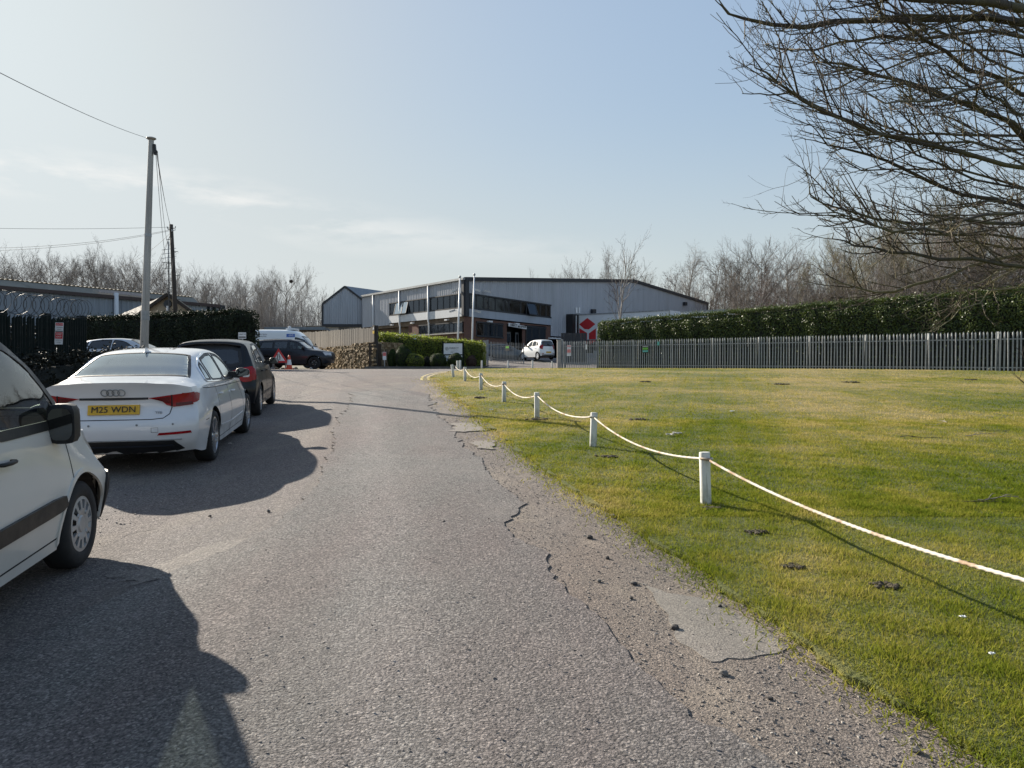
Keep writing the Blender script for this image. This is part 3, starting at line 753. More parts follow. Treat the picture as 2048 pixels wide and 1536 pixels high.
for u0, u1 in ((td0 + .1, td0 + (td1 - td0) * .45), (td0 + (td1 - td0) * .75, td1 - .1)):
    d_ = WB('door', RF, rect(u0, u1, 2.2, 5.2), .06, M['interior_grey'], -.5); WB('pane', RF, rect(u0 + .15, u1 - .15, 2.6, 5.0), .02, M['glass_bld'], -.43, d_)
s0, s1 = tr(1014), tr(1049.5)
zs1, zs0 = RF.hit(1030, 647.5)[1], RF.hit(1030, 653.3)[1]
sg = WB('sign_board', RF, [(s0, zs0 - .02), (s1, zs0 - .22), (s1, zs1 - .2), (s0, zs1 + .02)], .10, M['white'], .15)
ms = RF.M((s0 + s1) / 2 - 1.6, (zs0 + zs1) / 2 - .07, .27)
lettering('DIRECT', .34, RF.M(s0 + .27 * (s1 - s0), (zs0 + zs1) / 2 - .05, .27), M['plate_black'], sg, .01)
lettering('RECEPTION', .27, RF.M(s0 + .73 * (s1 - s0), (zs0 + zs1) / 2 - .14, .27), M['plate_black'], sg, .01)
for c, z in ((1115, ZB0 - .35), (1392, 6.05)): MB().box(RF.pt(tr(cropx(c)), z, .12), (.6, .3, .16), rz=math.atan2(RF.d.y, RF.d.x)).build('soffit_light', M['white'], wh)
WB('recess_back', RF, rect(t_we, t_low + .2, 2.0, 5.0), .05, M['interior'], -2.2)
WB('recess_door', RF, rect(tr(1104), tr(1112), 2.2, 4.6), .05, M['interior_grey'], -2.0)
MB().box(RF.pt(tr(1108), 4.75, .1), (2.2, .3, .16), rz=math.atan2(RF.d.y, RF.d.x)).build('soffit_light', M['white'], wh)
n1 = WB('number_board', RF, [RF.hit(1150, 626.5), RF.hit(1159, 626.5), RF.hit(1159, 615), RF.hit(1150, 615)], .05, M['white'], .06)
lettering('1', .95, RF.M(RF.hit(1154.5, 620.5)[0], RF.hit(1154.5, 620.5)[1], .12), M['plate_black'], n1, .01)
# roof edges and roof
fa = MB()
for a, b in ((0, t_ridge), (t_ridge, t_e + .3)): fa.bar(RF.pt(a, top_r(min(a, t_e)) + .02, .08), RF.pt(b, top_r(min(b, t_e)) + .02, .08), .30, .36)
fa.build('roof_fascia', M['dark_trim'], wh)
MB().bar(RF.pt(t_e + .1, 2.6, .0), RF.pt(t_e + .1, z_e, .0), .4, .4).build('corner_post', M['dark_trim'], wh)
g = MB(); g.bar(LF.pt(-.1, ZR + .04, .1), LF.pt(t_end, top_l(t_end) + .04, .1), .28, .2); g.build('gutter', M['galv'], wh)
rf = MB(); e0 = RF.pt(0, ZR); e1 = RF.pt(t_ridge, z_ridge); e2 = RF.pt(t_e, z_e); bk = LF.d * T_L
for a, b in ((e0, e1), (e1, e2)): rf.prism([a, b, b + bk, a + bk], (0, 0, .08))
rf.build('roof', M['roof_sheet'], wh)
m = MB(); m.add([RF.pt(0, 1.8) + bk, RF.pt(t_e, 1.8) + bk, e2 + bk, e1 + bk, e0 + bk], [(0, 1, 2, 3, 4)]); m.add([RF.pt(t_e, 1.8), RF.pt(t_e, 1.8) + bk, e2 + bk, e2], [(0, 1, 2, 3)]); m.build('rear_wall', M['clad'], wh)
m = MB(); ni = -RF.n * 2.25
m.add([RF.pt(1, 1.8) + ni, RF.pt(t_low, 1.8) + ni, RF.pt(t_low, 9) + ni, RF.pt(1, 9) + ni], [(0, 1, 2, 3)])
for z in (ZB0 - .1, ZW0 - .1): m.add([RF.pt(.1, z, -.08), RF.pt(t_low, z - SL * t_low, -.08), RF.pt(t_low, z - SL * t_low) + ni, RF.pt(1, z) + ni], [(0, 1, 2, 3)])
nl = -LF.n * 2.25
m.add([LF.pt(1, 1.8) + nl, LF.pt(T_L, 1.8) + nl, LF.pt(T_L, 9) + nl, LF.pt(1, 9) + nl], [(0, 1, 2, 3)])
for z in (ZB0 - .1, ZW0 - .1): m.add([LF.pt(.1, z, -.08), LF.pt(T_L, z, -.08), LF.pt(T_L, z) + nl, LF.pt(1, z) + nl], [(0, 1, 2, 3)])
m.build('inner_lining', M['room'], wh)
def cctv(p, d, par):
    p = Vector(p); d = Vector(d).normalized(); m = MB(); m.bar(p, p + d * .35, .06); m.bar(p + d * .25 + Vector((0, 0, .05)), p + d * .85 - Vector((0, 0, .12)), .2, .2); return m.build('security_camera', M['camera_white'], par)
cctv(LF.pt(.6, 8.95, .12), LF.n * .6 + LF.d, wh); cctv(RF.pt(.9, 9.0, .12), RF.n + RF.d * .8, wh); cctv(RF.pt(2.6, 9.0, .1), RF.n + RF.d * .3, wh); cctv(LF.pt(1.2, 7.0, .12), LF.n - LF.d * .2, wh); cctv(RF.pt(1.2, 6.95, .12), RF.n, wh)
for px_, py_ in ((1182, 623), (1366, 608)):
    t, z = RF.hit(px_, py_); MB().box(RF.pt(t, z, .35), (.6, .35, .5), rz=.7).build('flood_light', M['dark_trim'], wh)
# dock shelter
DK = tr(1131.5); DKe = tr(1143)
WB('dock_shelter', RF, rect(DK, DKe + 3.2, 3.2, RF.hit(1135, 629)[1]), .9, M['black'], .06)
MB().tube([RF.pt(DK + .6, 3.2, 1.02), RF.pt(DK + .6, 7.4, 1.02)], .06, 6).build('bumper_rail', M['clad_pale'], wh)

# gabled unit next to it -------------------------------------------
gb = thing('gabled_unit', 'small grey clad unit with a steep dark edged gable left of the big warehouse', 'building')
GW = Wall(P(643, 650, 90).x, 90, (1, 0.05)); gx = lambda a, b: GW.hit(a, b)
ap, el_, er = gx(690, 573), gx(645, 608), gx(725, 599.5)
b0 = gx(645, 649)[1]
corrugated('cladding', GW, el_[0], ap[0], b0, lambda t: el_[1] + (ap[1] - el_[1]) * (t - el_[0]) / (ap[0] - el_[0]), M['clad_mid'], gb, .26)
corrugated('cladding', GW, ap[0], er[0], b0, lambda t: ap[1] + (er[1] - ap[1]) * (t - ap[0]) / (er[0] - ap[0]), M['clad_mid'], gb, .26)
m = MB(); A, B, Cc = GW.pt(*el_, .05), GW.pt(*ap, .05), GW.pt(*er, .05)
m.bar(A, B, .2, .22); m.bar(B, Cc, .2, .22); m.bar(GW.pt(el_[0], 2, .05), A, .18, .2); m.bar(GW.pt(er[0], 2, .05), Cc, .14, .16)
m.bar(GW.pt(el_[0], b0 - .12, .05), GW.pt(er[0], b0 - .12, .05), .2, .34); m.build('edge_trim', M['dark_trim'], gb)
slab('base_wall', GW, rect(el_[0], er[0], 2, b0 - .3), .1, M['concrete'], gb, -.2)
back = Vector((.49, .87, 0)) * 16
m = MB()
for a, b in ((A, B), (B, Cc)): m.prism([a, b, b + back, a + back], (0, 0, .07))
m.build('roof', M['roof_sheet'], gb)
MB().prism([GW.pt(el_[0], 2), GW.pt(*el_), GW.pt(*el_) + back, GW.pt(el_[0], 2) + back], Vector((.05, 0, 0))).build('side_wall', M['clad_mid'], gb)
vg = MB()
for k in range(9): vg.box(GW.pt(gx(678 + k * 2.2, 660)[0], gx(684, 659)[1], -.06), (.05, .06, .5))
vg.build('vent', M['dark_trim'], gb)
# low outbuildings behind the van
ob = thing('outbuilding', 'low brown flat roofed shed behind the white ambulance', 'building')
OW = Wall(P(540, 660, 72).x, 72, (1, .12))
a, b = OW.hit(536, 656), OW.hit(644, 654)
slab('wall', OW, rect(a[0], b[0], 1.8, b[1] - .3), 3, M['brown_brick'], ob, -3)
slab('roof', OW, [(a[0] - .3, b[1] - .3), (b[0] + .3, b[1] - .3), (b[0] + .3, b[1] + .0), (a[0] - .3, b[1] - .06)], 3.6, M['roof_sheet'], ob, -3.3)
o2 = OW.hit(606, 650); slab('wall', OW, rect(o2[0], b[0], b[1] - .02, o2[1]), 2, M['brown_brick'], ob, -3.4)

# long warehouse on the left ----------------------------------------
lw = thing('warehouse', 'long low blue grey warehouse behind the dark green fence', 'building')
dW = Vector((-29.2 + 39.3, 75 - 57.5)); LW = Wall(-39.3, 57.5, dW); LL = dW.length
zt = lambda t: 8.1
corrugated('cladding', LW, -8, LL, 1.6, 7.55, M['clad_blue'], lw, .5, .06)
m = MB(); m.bar(LW.pt(-8, 7.62, .12), LW.pt(LL, 7.62, .12), .3, .28); m.build('gutter', simple('brown gutter', (.055, .035, .032), .6), lw)
lt = LL * .62
m = MB(); m.quad(LW.pt(-8, 7.76, .05), LW.pt(LL * .88, 7.76, .05), LW.pt(LL * .88, 8.32, -.8), LW.pt(-8, 8.32, -.8)); m.build('roof_edge', M['roof_light'], lw)
# corrugated roof slope seen edge on
nv = []; kk = 70
for i in range(kk * 2 + 1):
    t = -8 + (LL * .88 + 8) * i / (kk * 2); h = .07 * (i % 2)
    nv += [LW.pt(t, 8.36 + h, -.75), LW.pt(t, 8.75 + h, -12)]
MB().add(nv, [(2 * i, 2 * i + 2, 2 * i + 3, 2 * i + 1) for i in range(len(nv) // 2 - 1)]).build('roof', M['roof_light'], lw)
td = LW.hit(229, 600)[0]
MB().tube([LW.pt(td, 8.0, .25), LW.pt(td, 2, .25)], .20, 8).build('downpipe', M['clad_pale'], lw, smooth=True)
slab('end_wall', Wall(*LW.pt(LL, 0).xy, (.87, .5)), rect(0, .5, 1.6, 7.7), .3, M['dark_trim'], lw)
sp = LW.hit(196, 586); slab('roof_panel', LW, [LW.hit(196, 579), LW.hit(285, 588), LW.hit(285, 593), LW.hit(196, 584)], .05, simple('faded panel', (.42, .38, .38), .7), lw, .1)
for px_, w_ in ((417, 8), (427, 5)):
    t, z = LW.hit(px_, 618); f_ = slab('window', LW, rect(t - w_ * .03, t + w_ * .03, z - .25, z + .25), .06, M['dark_trim'], lw, .08)
    slab('pane', LW, rect(t - w_ * .022, t + w_ * .022, z - .18, z + .18), .02, M['glass_bld'], f_, .14)

# bungalow ------------------------------------------------------------
bw = thing('bungalow', 'tan rendered bungalow with a grey tiled gable roof behind the dark hedge', 'house')
BW = Wall(P(340, 600, 54).x, 54, (1, -.15))
ap = BW.hit(340, 589); er = BW.hit(402, 634); el_ = BW.hit(278, 632); z0 = 1.2
slab('gable_wall', BW, [(el_[0], z0), (er[0], z0), er, ap, el_], .25, M['cream'], bw, -.25)
hipb = P(213, 641, 60); back = Vector((-.42, .9, 0)) * 9
A, B, Cc = BW.pt(*el_, .3), BW.pt(*ap, .3), BW.pt(er[0] + .2, er[1] - .15, .3)
m = MB(); m.add([A, B, hipb, A + Vector((0, 0, -.12)), hipb + Vector((0, 0, -.12))], [(0, 1, 2), (0, 2, 4, 3)]); m.prism([B, Cc, Cc + back, B + back], (0, 0, .14)); m.add([B, B + back, hipb + back * .5, hipb], [(0, 1, 2, 3)])
rfo = m.build('roof', M['tile'], bw)
m = MB(); m.bar(A, B, .1, .22); m.bar(B, Cc, .1, .22); m.build('bargeboard', M['pole_wood'], bw)
hv = hipb - A; slab('side_wall', Wall(*BW.pt(el_[0], 0).xy, (hv.x, hv.y)), [(0, z0), (hv.xy.length, z0), (hv.xy.length, hipb.z - .1), (0, el_[1] - .1)], .2, M['cream'], bw, -.3)
t, z = BW.hit(337, 608); MB().lathe([(0, .06), (.28, .06), (.3, 0), (.3, -.05)], 12, BW.pt(t, z, .1), Matrix.Rotation(R(90), 3, 'X')).build('vent', M['dark_trim'], bw)
t, z = BW.hit(338, 617); MB().box(BW.pt(t, z, .1), (.2, .2, .35)).build('wall_light', M['camera_white'], bw)
m = MB()
for dz in (0, .3, .6): m.bar(BW.pt(-.6, ap[1] + 2.6 + dz, 0), BW.pt(.5, ap[1] + 2.7 + dz, 0), .03)
t0_, z0_ = BW.hit(338, 592); m.bar(BW.pt(t0_, z0_ - .2, 0), BW.pt(t0_, z0_ + 3.9, 0), .06)
m.build('aerial', M['galv'], bw)

# stone retaining wall ------------------------------------------------
rng = random.Random(4)
sw = thing('stone_wall', 'rubble ironstone retaining wall below the grey board fence', 'wall')
w0, w1 = Vector((-14.9, 55.4, 0)), Vector((P(748, 700, 47).x, 47, 0)); SW = Wall(w0.x, w0.y, (w1 - w0)); SLn = (w1 - w0).length
_h0 = SW.hit(640, 697); zt0 = _h0[1]; zt1 = SW.hit(748, 684)[1]
topf = lambda t: zt0 + (zt1 - zt0) * (t - _h0[0]) / (SLn - _h0[0])
slab('wall_core', SW, [(0, 1.2), (SLn, 1.2), (SLn, topf(SLn) - .1), (0, topf(0) - .1)], .5, M['mortar'], sw, -.5)
m = MB()
def stone(wl, t, z, w, h):
    vs_ = []; d = .05 + rng.random() * .09
    for k, o in ((1, -.08), (.92, d)):
        for sx, sz in ((-1, -1), (0, -1.05), (1, -1), (1, 1), (0, 1.08), (-1, 1)):
            vs_.append(wl.pt(t + sx * w / 2 * k * rng.uniform(.86, 1.0), z + sz * h / 2 * k * rng.uniform(.82, 1), o + rng.uniform(-.02, .02)))
    m.add(vs_, [(6, 7, 8, 9, 10, 11)] + [(i, (i + 1) % 6, 6 + (i + 1) % 6, 6 + i) for i in range(6)])
z = 1.32
while z < 3.3:
    h = rng.uniform(.07, .15); t = -rng.random() * .3
    while t < SLn:
        w = rng.uniform(.10, .32)
        if z + h / 2 < topf(t) + rng.uniform(-.12, .05): stone(SW, t + w / 2, z + h / 2 + rng.uniform(-.02, .02), w * 1.02, h * 1.05)
        t += w
    z += h * .96
o = m.build('stones', M['stone'], sw); o['kind'] = 'stuff'
SE = Wall(w1.x, w1.y, (.42, .9)); m = MB(); z = 1.32
while z < zt1:
    h = rng.uniform(.10, .2); t = 0
    while t < 3:
        w = rng.uniform(.15, .45); stone(SE, t + w / 2, z + h / 2, w, h * 1.05); t += w
    z += h * .96
slab('wall_core', SE, rect(0, 3, 1.2, zt1 - .05), .4, M['mortar'], sw, -.4)
o = m.build('stones', M['stone'], sw); o['kind'] = 'stuff'
# board fence on the wall
bf = thing('board_fence', 'tall weathered grey board fence standing on the stone wall', 'fence')
BS, bt0 = SW.hit(600, 665); bt1 = SW.hit(748, 654)[1]
me = MB().box((0, 0, .5), (.134, .022, 1)).build('board', M['grey_wood'], bf).data
first = kids(bf)[0]; t = BS; i = 0
while t < SLn - .08:
    tp = bt0 + (bt1 - bt0) * (t - BS) / (SLn - BS) + rng.uniform(-.05, .05); bot = topf(t) - .02
    o = first if i == 0 else first.copy()
    if i: COL.objects.link(o)
    o.location = SW.pt(t + .07, bot, -.2 + (i % 2) * .006); o.scale = (1, 1, tp - bot); o.rotation_euler = (0, rng.uniform(-.008, .008), math.atan2(SW.d.y, SW.d.x)); t += .146; i += 1
MB().bar(SW.pt(SLn, 1.4, -.15), SW.pt(SLn, bt1 + .1, -.15), .22).build('post', M['dark_wood'], bf)
ws = thing('warning_sign', 'small yellow and black safety sign fixed on the dark post beside the board fence', 'sign')
sp_ = SW.pt(SLn, 0, -.02); Msg = SW.M(SLn + .02, P(753, 659, 47).z, .02)
MB().prism([Msg @ Vector(v) for v in ((-.13, -.28, 0), (.13, -.28, 0), (.13, .28, 0), (-.13, .28, 0))], Msg.to_3x3() @ Vector((0, 0, .02))).build('board', M['plate_black'], ws)
MB().prism([Msg @ Vector(v) for v in ((-.11, -.26, .02), (.11, -.26, .02), (.11, -.08, .02), (-.11, -.08, .02))], Msg.to_3x3() @ Vector((0, 0, .008))).build('panel', M['sign_yellow'], ws)
MB().prism([Msg @ Vector(v) for v in ((-.09, 0, .02), (.09, 0, .02), (0, .2, .02))], Msg.to_3x3() @ Vector((0, 0, .008))).build('symbol', M['white'], ws)
# ------------------------------------------------------------------ vehicles
def rounded(poly, it=2, keep=.22):
    p = [Vector((*q, 0)) for q in poly]
    for _ in range(it):
        q = []
        for i in range(len(p)): a, b = p[i], p[(i + 1) % len(p)]; q += [a.lerp(b, keep), a.lerp(b, 1 - keep)]
        p = q
    return [(v.x, v.y) for v in p]
def pip(x, y, poly):
    r = False; j = len(poly) - 1
    for i in range(len(poly)):
        xi, yi = poly[i]; xj, yj = poly[j]
        if (yi > y) != (yj > y) and x < (xj - xi) * (y - yi) / (yj - yi) + xi: r = not r
        j = i
    return r
class Car:
    """Body lofted from stations (s from the tail, zb, wb, zm, wm, z5, w5, yr, zr, z8); local x right, y forward, origin under the middle."""
    def __init__(c, root, spec, paint, res=.035):
        c.t = root; c.sp = spec; c.paint = paint; c.L = spec['L']; c.res = res
        c.shell(); c.bvh = BVHTree.FromPolygons([v for v in c.V], c.Fc); c.cuts = []; c.body = None
    def shell(c):
        sp = c.sp; st = np.array(sp['st'], float); fn = [pchip(st[:, 0], st[:, k]) for k in range(10)]
        sR, sF = st[0, 0], st[-1, 0]; pr, pf = pchip(*zip(*sp['rear'])), pchip(*zip(*sp['front'])); Ar, Af = sp.get('Ar', .2), sp.get('Af', .3)
        nr_, nf_ = sp.get('nr', 5), sp.get('nf', 3.2); Lb, Lf = sp.get('Lb', .45), sp.get('Lf', .5); Ra = sp['Ra']; zw = sp['R']
        ss = list(np.linspace(sR, sF, int((sF - sR) / c.res) + 1))
        for w in sp['wheels']: ss += [w - Ra, w - Ra + .004, w - Ra * .985, w - Ra * .95, w + Ra, w + Ra - .004, w + Ra * .985, w + Ra * .95]
        ss = sorted(set(round(x, 4) for x in ss if sR <= x <= sF)); NS, NT_ = 18, 20; c.NS, c.NT = NS, NT_
        V = []; rows = []; sh = sp.get('shoulder', .025)
        def section(s):
            zb, wb, zm, wm, z5, w5, yr, zr, z8 = [float(fn[k](s)) for k in range(1, 10)]
            cz = [zb, zm, max(zm + .06, z5 - .07), z5]; cw = [wb, wm, w5 + sh, w5]
            return zb, z5, w5, pchip(cz, cw), yr, zr, z8
        br = lambda s: max(0, 1 - (s - sR) / Lb); bf = lambda s: max(0, 1 - (sF - s) / Lf)
        def sact(s, z, y, ye):
            v = s; e = min(1, abs(y) / max(ye, 1e-3))
            if br(s) > 0: v += br(s) ** 1.5 * ((float(pr(z)) + Ar * e ** nr_) - sR)
            if bf(s) > 0: v += bf(s) ** 1.5 * ((c.L - float(pf(z)) - Af * e ** nf_) - sF)
            return v
        sec = {}
        for s in ss:
            zb, z5, w5, wf, yr, zr, z8 = section(s); z0 = zb
            sa = sact(s, zb, 1, 1)
            for w in sp['wheels']:
                if abs(sa - w) < Ra: z0 = max(z0, zw + math.sqrt(Ra * Ra - (sa - w) ** 2))
            row = []
            for j in range(NS):
                z = z0 + (z5 - z0) * j / NS; y = float(wf(z)); row.append((y, z, y))
            p5, p7, p8 = np.array((w5, z5)), np.array((yr, zr)), np.array((0, z8)); b = sp.get('bulge', .02)
            d = p7 - p5; nrm = np.array((d[1], -d[0])); nrm = nrm / (np.linalg.norm(nrm) + 1e-9)
            ctl = [p5, p5 * .5 + p7 * .5 + nrm * b * min(1, np.linalg.norm(d) / .4), p7, np.array((yr * .8, zr + .55 * (z8 - zr))), np.array((yr * .45, zr + .88 * (z8 - zr))), p8]
            ctl = np.array(ctl); u = np.r_[0, np.cumsum(np.linalg.norm(np.diff(ctl, axis=0), axis=1) + 1e-4)]; fy, fz = pchip(u, ctl[:, 0]), pchip(u, ctl[:, 1])
            for q in np.linspace(0, u[-1], NT_ + 1): row.append((float(fy(q)), float(fz(q)), w5))
            rows.append([(y, sact(s, z, y, ye) - c.L / 2, z) for y, z, ye in row]); sec[s] = row
        nrow = NS + NT_ + 1; Fc = []
        for r in rows: V += [Vector(p) for p in r]
        for i in range(len(rows) - 1):
            for j in range(nrow - 1): a = i * nrow + j; Fc.append((a, a + 1, a + nrow + 1, a + nrow))
        # closed ends: nested rows from side edge to centre
        for e, s in ((0, ss[0]), (1, ss[-1])):
            row = sec[s]; tp = row[NS:]; z5, z8, w5, zb = tp[0][1], tp[-1][1], tp[0][0], row[0][1]; base = len(V)
            for j in range(NS + 1):
                yj, zj = row[j][0], row[j][1]; zc = zb + (z8 - zb) * (j / NS) if z8 > z5 + .3 else zj + (z8 - z5) * (j / NS)
                for k in range(NT_ + 1):
                    y = yj * tp[k][0] / w5; z = zj + (zc - zj) * ((tp[k][1] - z5) / (z8 - z5 + 1e-9)); V.append(Vector((y, sact(s, z, y, yj) - c.L / 2, z)))
            for j in range(NS):
                for k in range(NT_):
                    a = base + j * (NT_ + 1) + k; q = (a, a + 1, a + NT_ + 2, a + NT_ + 1); Fc.append(q if e else q[::-1])
        n = len(V); V2 = [Vector((-v.x, v.y, v.z)) for v in V]; F2 = [tuple(i + n for i in f[::-1]) for f in Fc]
        bm = bmesh.new(); vs_ = [bm.verts.new(v) for v in V + V2]
        for f in Fc + F2:
            try: bm.faces.new([vs_[i] for i in f])
            except ValueError: pass
        bmesh.ops.remove_doubles(bm, verts=bm.verts, dist=.0008); bmesh.ops.recalc_face_normals(bm, faces=bm.faces); bm.verts.index_update()
        c.V = [v.co.copy() for v in bm.verts]; c.Fc = [[v.index for v in f.verts] for f in bm.faces]; bm.free()
    AX = {'right': lambda u, v, L: (Vector((4, u - L / 2, v)), Vector((-1, 0, 0))), 'left': lambda u, v, L: (Vector((-4, u - L / 2, v)), Vector((1, 0, 0))),
          'rear': lambda u, v, L: (Vector((u, -6, v)), Vector((0, 1, 0))), 'front': lambda u, v, L: (Vector((u, 6, v)), Vector((0, -1, 0))), 'top': lambda u, v, L: (Vector((u, v - L / 2, 5)), Vector((0, 0, -1)))}
    def proj(c, ax, u, v, off=0):
        o, d = Car.AX[ax](u, v, c.L); h, n, i, _ = c.bvh.ray_cast(o, d)
        if h is None:
            h, n, i, _ = c.bvh.find_nearest(o + d * (4 - .9 if ax in ('left', 'right') else 6 - c.L / 2))
        if n.dot(d) > 0: n = -n
        m = (n * .6 - d * .4).normalized(); return h + m * off
    def panel(c, ax, poly, off, name, mat, parent=None, back=.012, maxlen=.09, smooth=True):
        bm = bmesh.new(); f = bm.faces.new([bm.verts.new((x, y, 0)) for x, y in poly]); bmesh.ops.triangulate(bm, faces=[f])
        for _ in range(5):
            es = [e for e in bm.edges if e.calc_length() > maxlen]
            if not es: break
            bmesh.ops.subdivide_edges(bm, edges=es, cuts=1); bmesh.ops.triangulate(bm, faces=[f for f in bm.faces if len(f.verts) > 3])
        ring = {v for e in bm.edges if e.is_boundary for v in e.verts}; uv = {v: (v.co.x, v.co.y) for v in bm.verts}
        be = [e for e in bm.edges if e.is_boundary]; r = bmesh.ops.extrude_edge_only(bm, edges=be)
        new = [v for v in r['geom'] if isinstance(v, bmesh.types.BMVert)]; old = list(uv)
        for v in new: v.co = c.proj(ax, v.co.x, v.co.y, -back)
        for v in old: v.co = c.proj(ax, *uv[v], off)
        bmesh.ops.recalc_face_normals(bm, faces=bm.faces)
        me = bpy.data.meshes.new(name); bm.to_mesh(me); bm.free()
        if smooth: me.polygons.foreach_set('use_smooth', [True] * len(me.polygons)); me.set_sharp_from_angle(angle=R(50))
        return link_mesh(name, me, mat, parent or c.t)
    def strip(c, ax, pts, w, off, name, mat, parent=None, closed=False, step=.05, h=None):
        """raised or recessed band along a 2D line on the body"""
        P2 = [Vector((*p, 0)) for p in pts]; q = []
        n = len(P2)
        for i in range(n if closed else n - 1):
            a, b = P2[i], P2[(i + 1) % n]; k = max(1, int((b - a).length / step)); q += [a.lerp(b, j / k) for j in range(k)]
        if not closed: q.append(P2[-1])
        k = len(q); vs_ = []
        for i, p in enumerate(q):
            d = (q[(i + 1) % k] - q[i - 1]) if closed else (q[min(i + 1, k - 1)] - q[max(i - 1, 0)])
            d.normalize(); nn = Vector((-d.y, d.x, 0)) * w / 2
            for s_, o_ in ((-1, -.008), (-1, off), (1, off), (1, -.008)): vs_.append(c.proj(ax, *(p + nn * s_).xy, o_))
        m = MB(); m.add(vs_, [(i * 4 + j, i * 4 + j + 1, ((i + 1) % k) * 4 + j + 1, ((i + 1) % k) * 4 + j) for i in range(k if closed else k - 1) for j in range(3)])
        return m.build(name, mat, parent or c.t)
    def window(c, ax, poly, glass, frame=.03, name='window', trim=None, cut=True, fmat=None):
        if cut: c.cuts.append((ax, poly))
        w = c.panel(ax, poly, .001, name, glass, back=-.001)
        c.strip(ax, poly, frame * 1.5, .005, 'window_frame', fmat or M['black'], w, closed=True)
        if trim: c.strip(ax, trim if hasattr(trim, '__len__') else poly, .018, .012, 'chrome_trim', M['chrome'], w, closed=True)
        return w
    def finish(c):
        """body with the window openings cut out"""
        keep = []; V = c.V; L = c.L
        for f in c.Fc:
            ctr = sum((V[i] for i in f), Vector()) / len(f); n = (V[f[2]] - V[f[0]]).cross(V[f[3 % len(f)]] - V[f[1]]); n.normalize() if n.length else None; cut = False
            for ax, poly in c.cuts:
                if ax in ('right', 'left'): ok = (ctr.x > .3) == (ax == 'right') and abs(ctr.x) > .3 and abs(n.x) > .45 and pip(ctr.y + L / 2, ctr.z, poly)
                elif ax == 'top': ok = abs(n.z) > .3 and ctr.z > 1.0 and pip(ctr.x, ctr.y + L / 2, poly)
                else: ok = ((ctr.y < -.1) if ax == 'rear' else (ctr.y > .1)) and abs(n.x) < .8 and pip(ctr.x, ctr.z, poly)
                if ok: cut = True; break
            if not cut: keep.append(f)
        me = bpy.data.meshes.new('body'); me.from_pydata(V, [], keep); me.materials.append(c.paint); me.polygons.foreach_set('use_smooth', [True] * len(me.polygons)); me.update(); me.set_sharp_from_angle(angle=R(48))
        c.body = link_mesh('body', me, None, c.t); return c.body
    def under(c, arch_mat=None, arch_lip=None, lip_mat=None):
        sp = c.sp; L = c.L; R_ = sp['R']; hw = sp['W'] / 2; st = sp['st']; m = MB()
        m.box((0, 0, .36), (hw * 1.28, L - .7, .30))
        for w in sp['wheels']:
            y = w - L / 2; Ra = sp['Ra']; n = 16; vs_ = []
            for x in (-hw + .04, hw - .04):
                for i in range(n + 1): a = math.pi * i / n; vs_.append((x, y + math.cos(a) * (Ra + .015), R_ + math.sin(a) * (Ra + .015)))
            m.add(vs_, [(i, i + 1, n + 2 + i, n + 1 + i) for i in range(n)])
        m.build('underbody', M['black'], c.t)
        if arch_lip:
            for s_ in ('right', 'left'):
                for w in sp['wheels']: c.strip(s_, [(w + math.cos(a) * (sp['Ra'] + arch_lip / 2), R_ + math.sin(a) * (sp['Ra'] + arch_lip / 2)) for a in np.linspace(-.15, math.pi + .15, 26)], arch_lip, .010, 'wheel_arch', lip_mat or c.paint)
    def wheel(c, s, x, rim, kind, W=.205, rimR=.66, n=5):
        sp = c.sp; Rw = sp['R']; w = bpy.data.objects.new('wheel', None); COL.objects.link(w); w.parent = c.t; w.location = (x, s - c.L / 2, Rw); w.empty_display_size = .1
        sg = 1 if x > 0 else -1; Mx = Matrix.Rotation(R(90) * sg, 3, 'Y'); h = W / 2; r = Rw * rimR
        MB().lathe([(r, -h * .85), (r + .02, -h), (Rw - .03, -h * .98), (Rw - .006, -h * .75), (Rw, -h * .3), (Rw, h * .3), (Rw - .006, h * .75), (Rw - .03, h * .98), (r + .02, h), (r, h * .85)], 40, (0, 0, 0), Mx).build('tyre', M['rubber'], w, smooth=True)
        m = MB(); m.lathe([(r + .004, h * .90), (r - .015, h * .92), (r - .03, h * .6), (r - .035, -h * .8)], 40, (0, 0, 0), Mx)
        if kind == 'spokes':
            for i in range(n):
                for o in (-.13, .13):
                    a = 2 * math.pi * i / n + o * .6; a2 = 2 * math.pi * i / n + o
                    m.bar(Mx @ Vector((.035 * math.cos(a), .035 * math.sin(a), h * .72)), Mx @ Vector(((r - .012) * math.cos(a2), (r - .012) * math.sin(a2), h * .80)), .030, .035, up=Mx @ Vector((0, 0, 1)))
            m.lathe([(0, h * .82), (.05, h * .80), (.065, h * .68), (.065, h * .4)], 20, (0, 0, 0), Mx)
        elif kind == 'multi':
            for i in range(n):
                a = 2 * math.pi * i / n; m.bar(Mx @ Vector((.04 * math.cos(a), .04 * math.sin(a), h * .70)), Mx @ Vector(((r - .012) * math.cos(a), (r - .012) * math.sin(a), h * .78)), .034, .03, up=Mx @ Vector((0, 0, 1)))
            m.lathe([(0, h * .82), (.06, h * .80), (.075, h * .6)], 20, (0, 0, 0), Mx)
        else:   # hub cap with windows round the rim
            m.lathe([(0, h * .98), (.05, h * .97), (.06, h * .88), (r * .50, h * .98), (r * .58, h * .96)], 40, (0, 0, 0), Mx); m.lathe([(r * .90, h * .94), (r * .985, h * .90), (r, h * .8)], 40, (0, 0, 0), Mx)
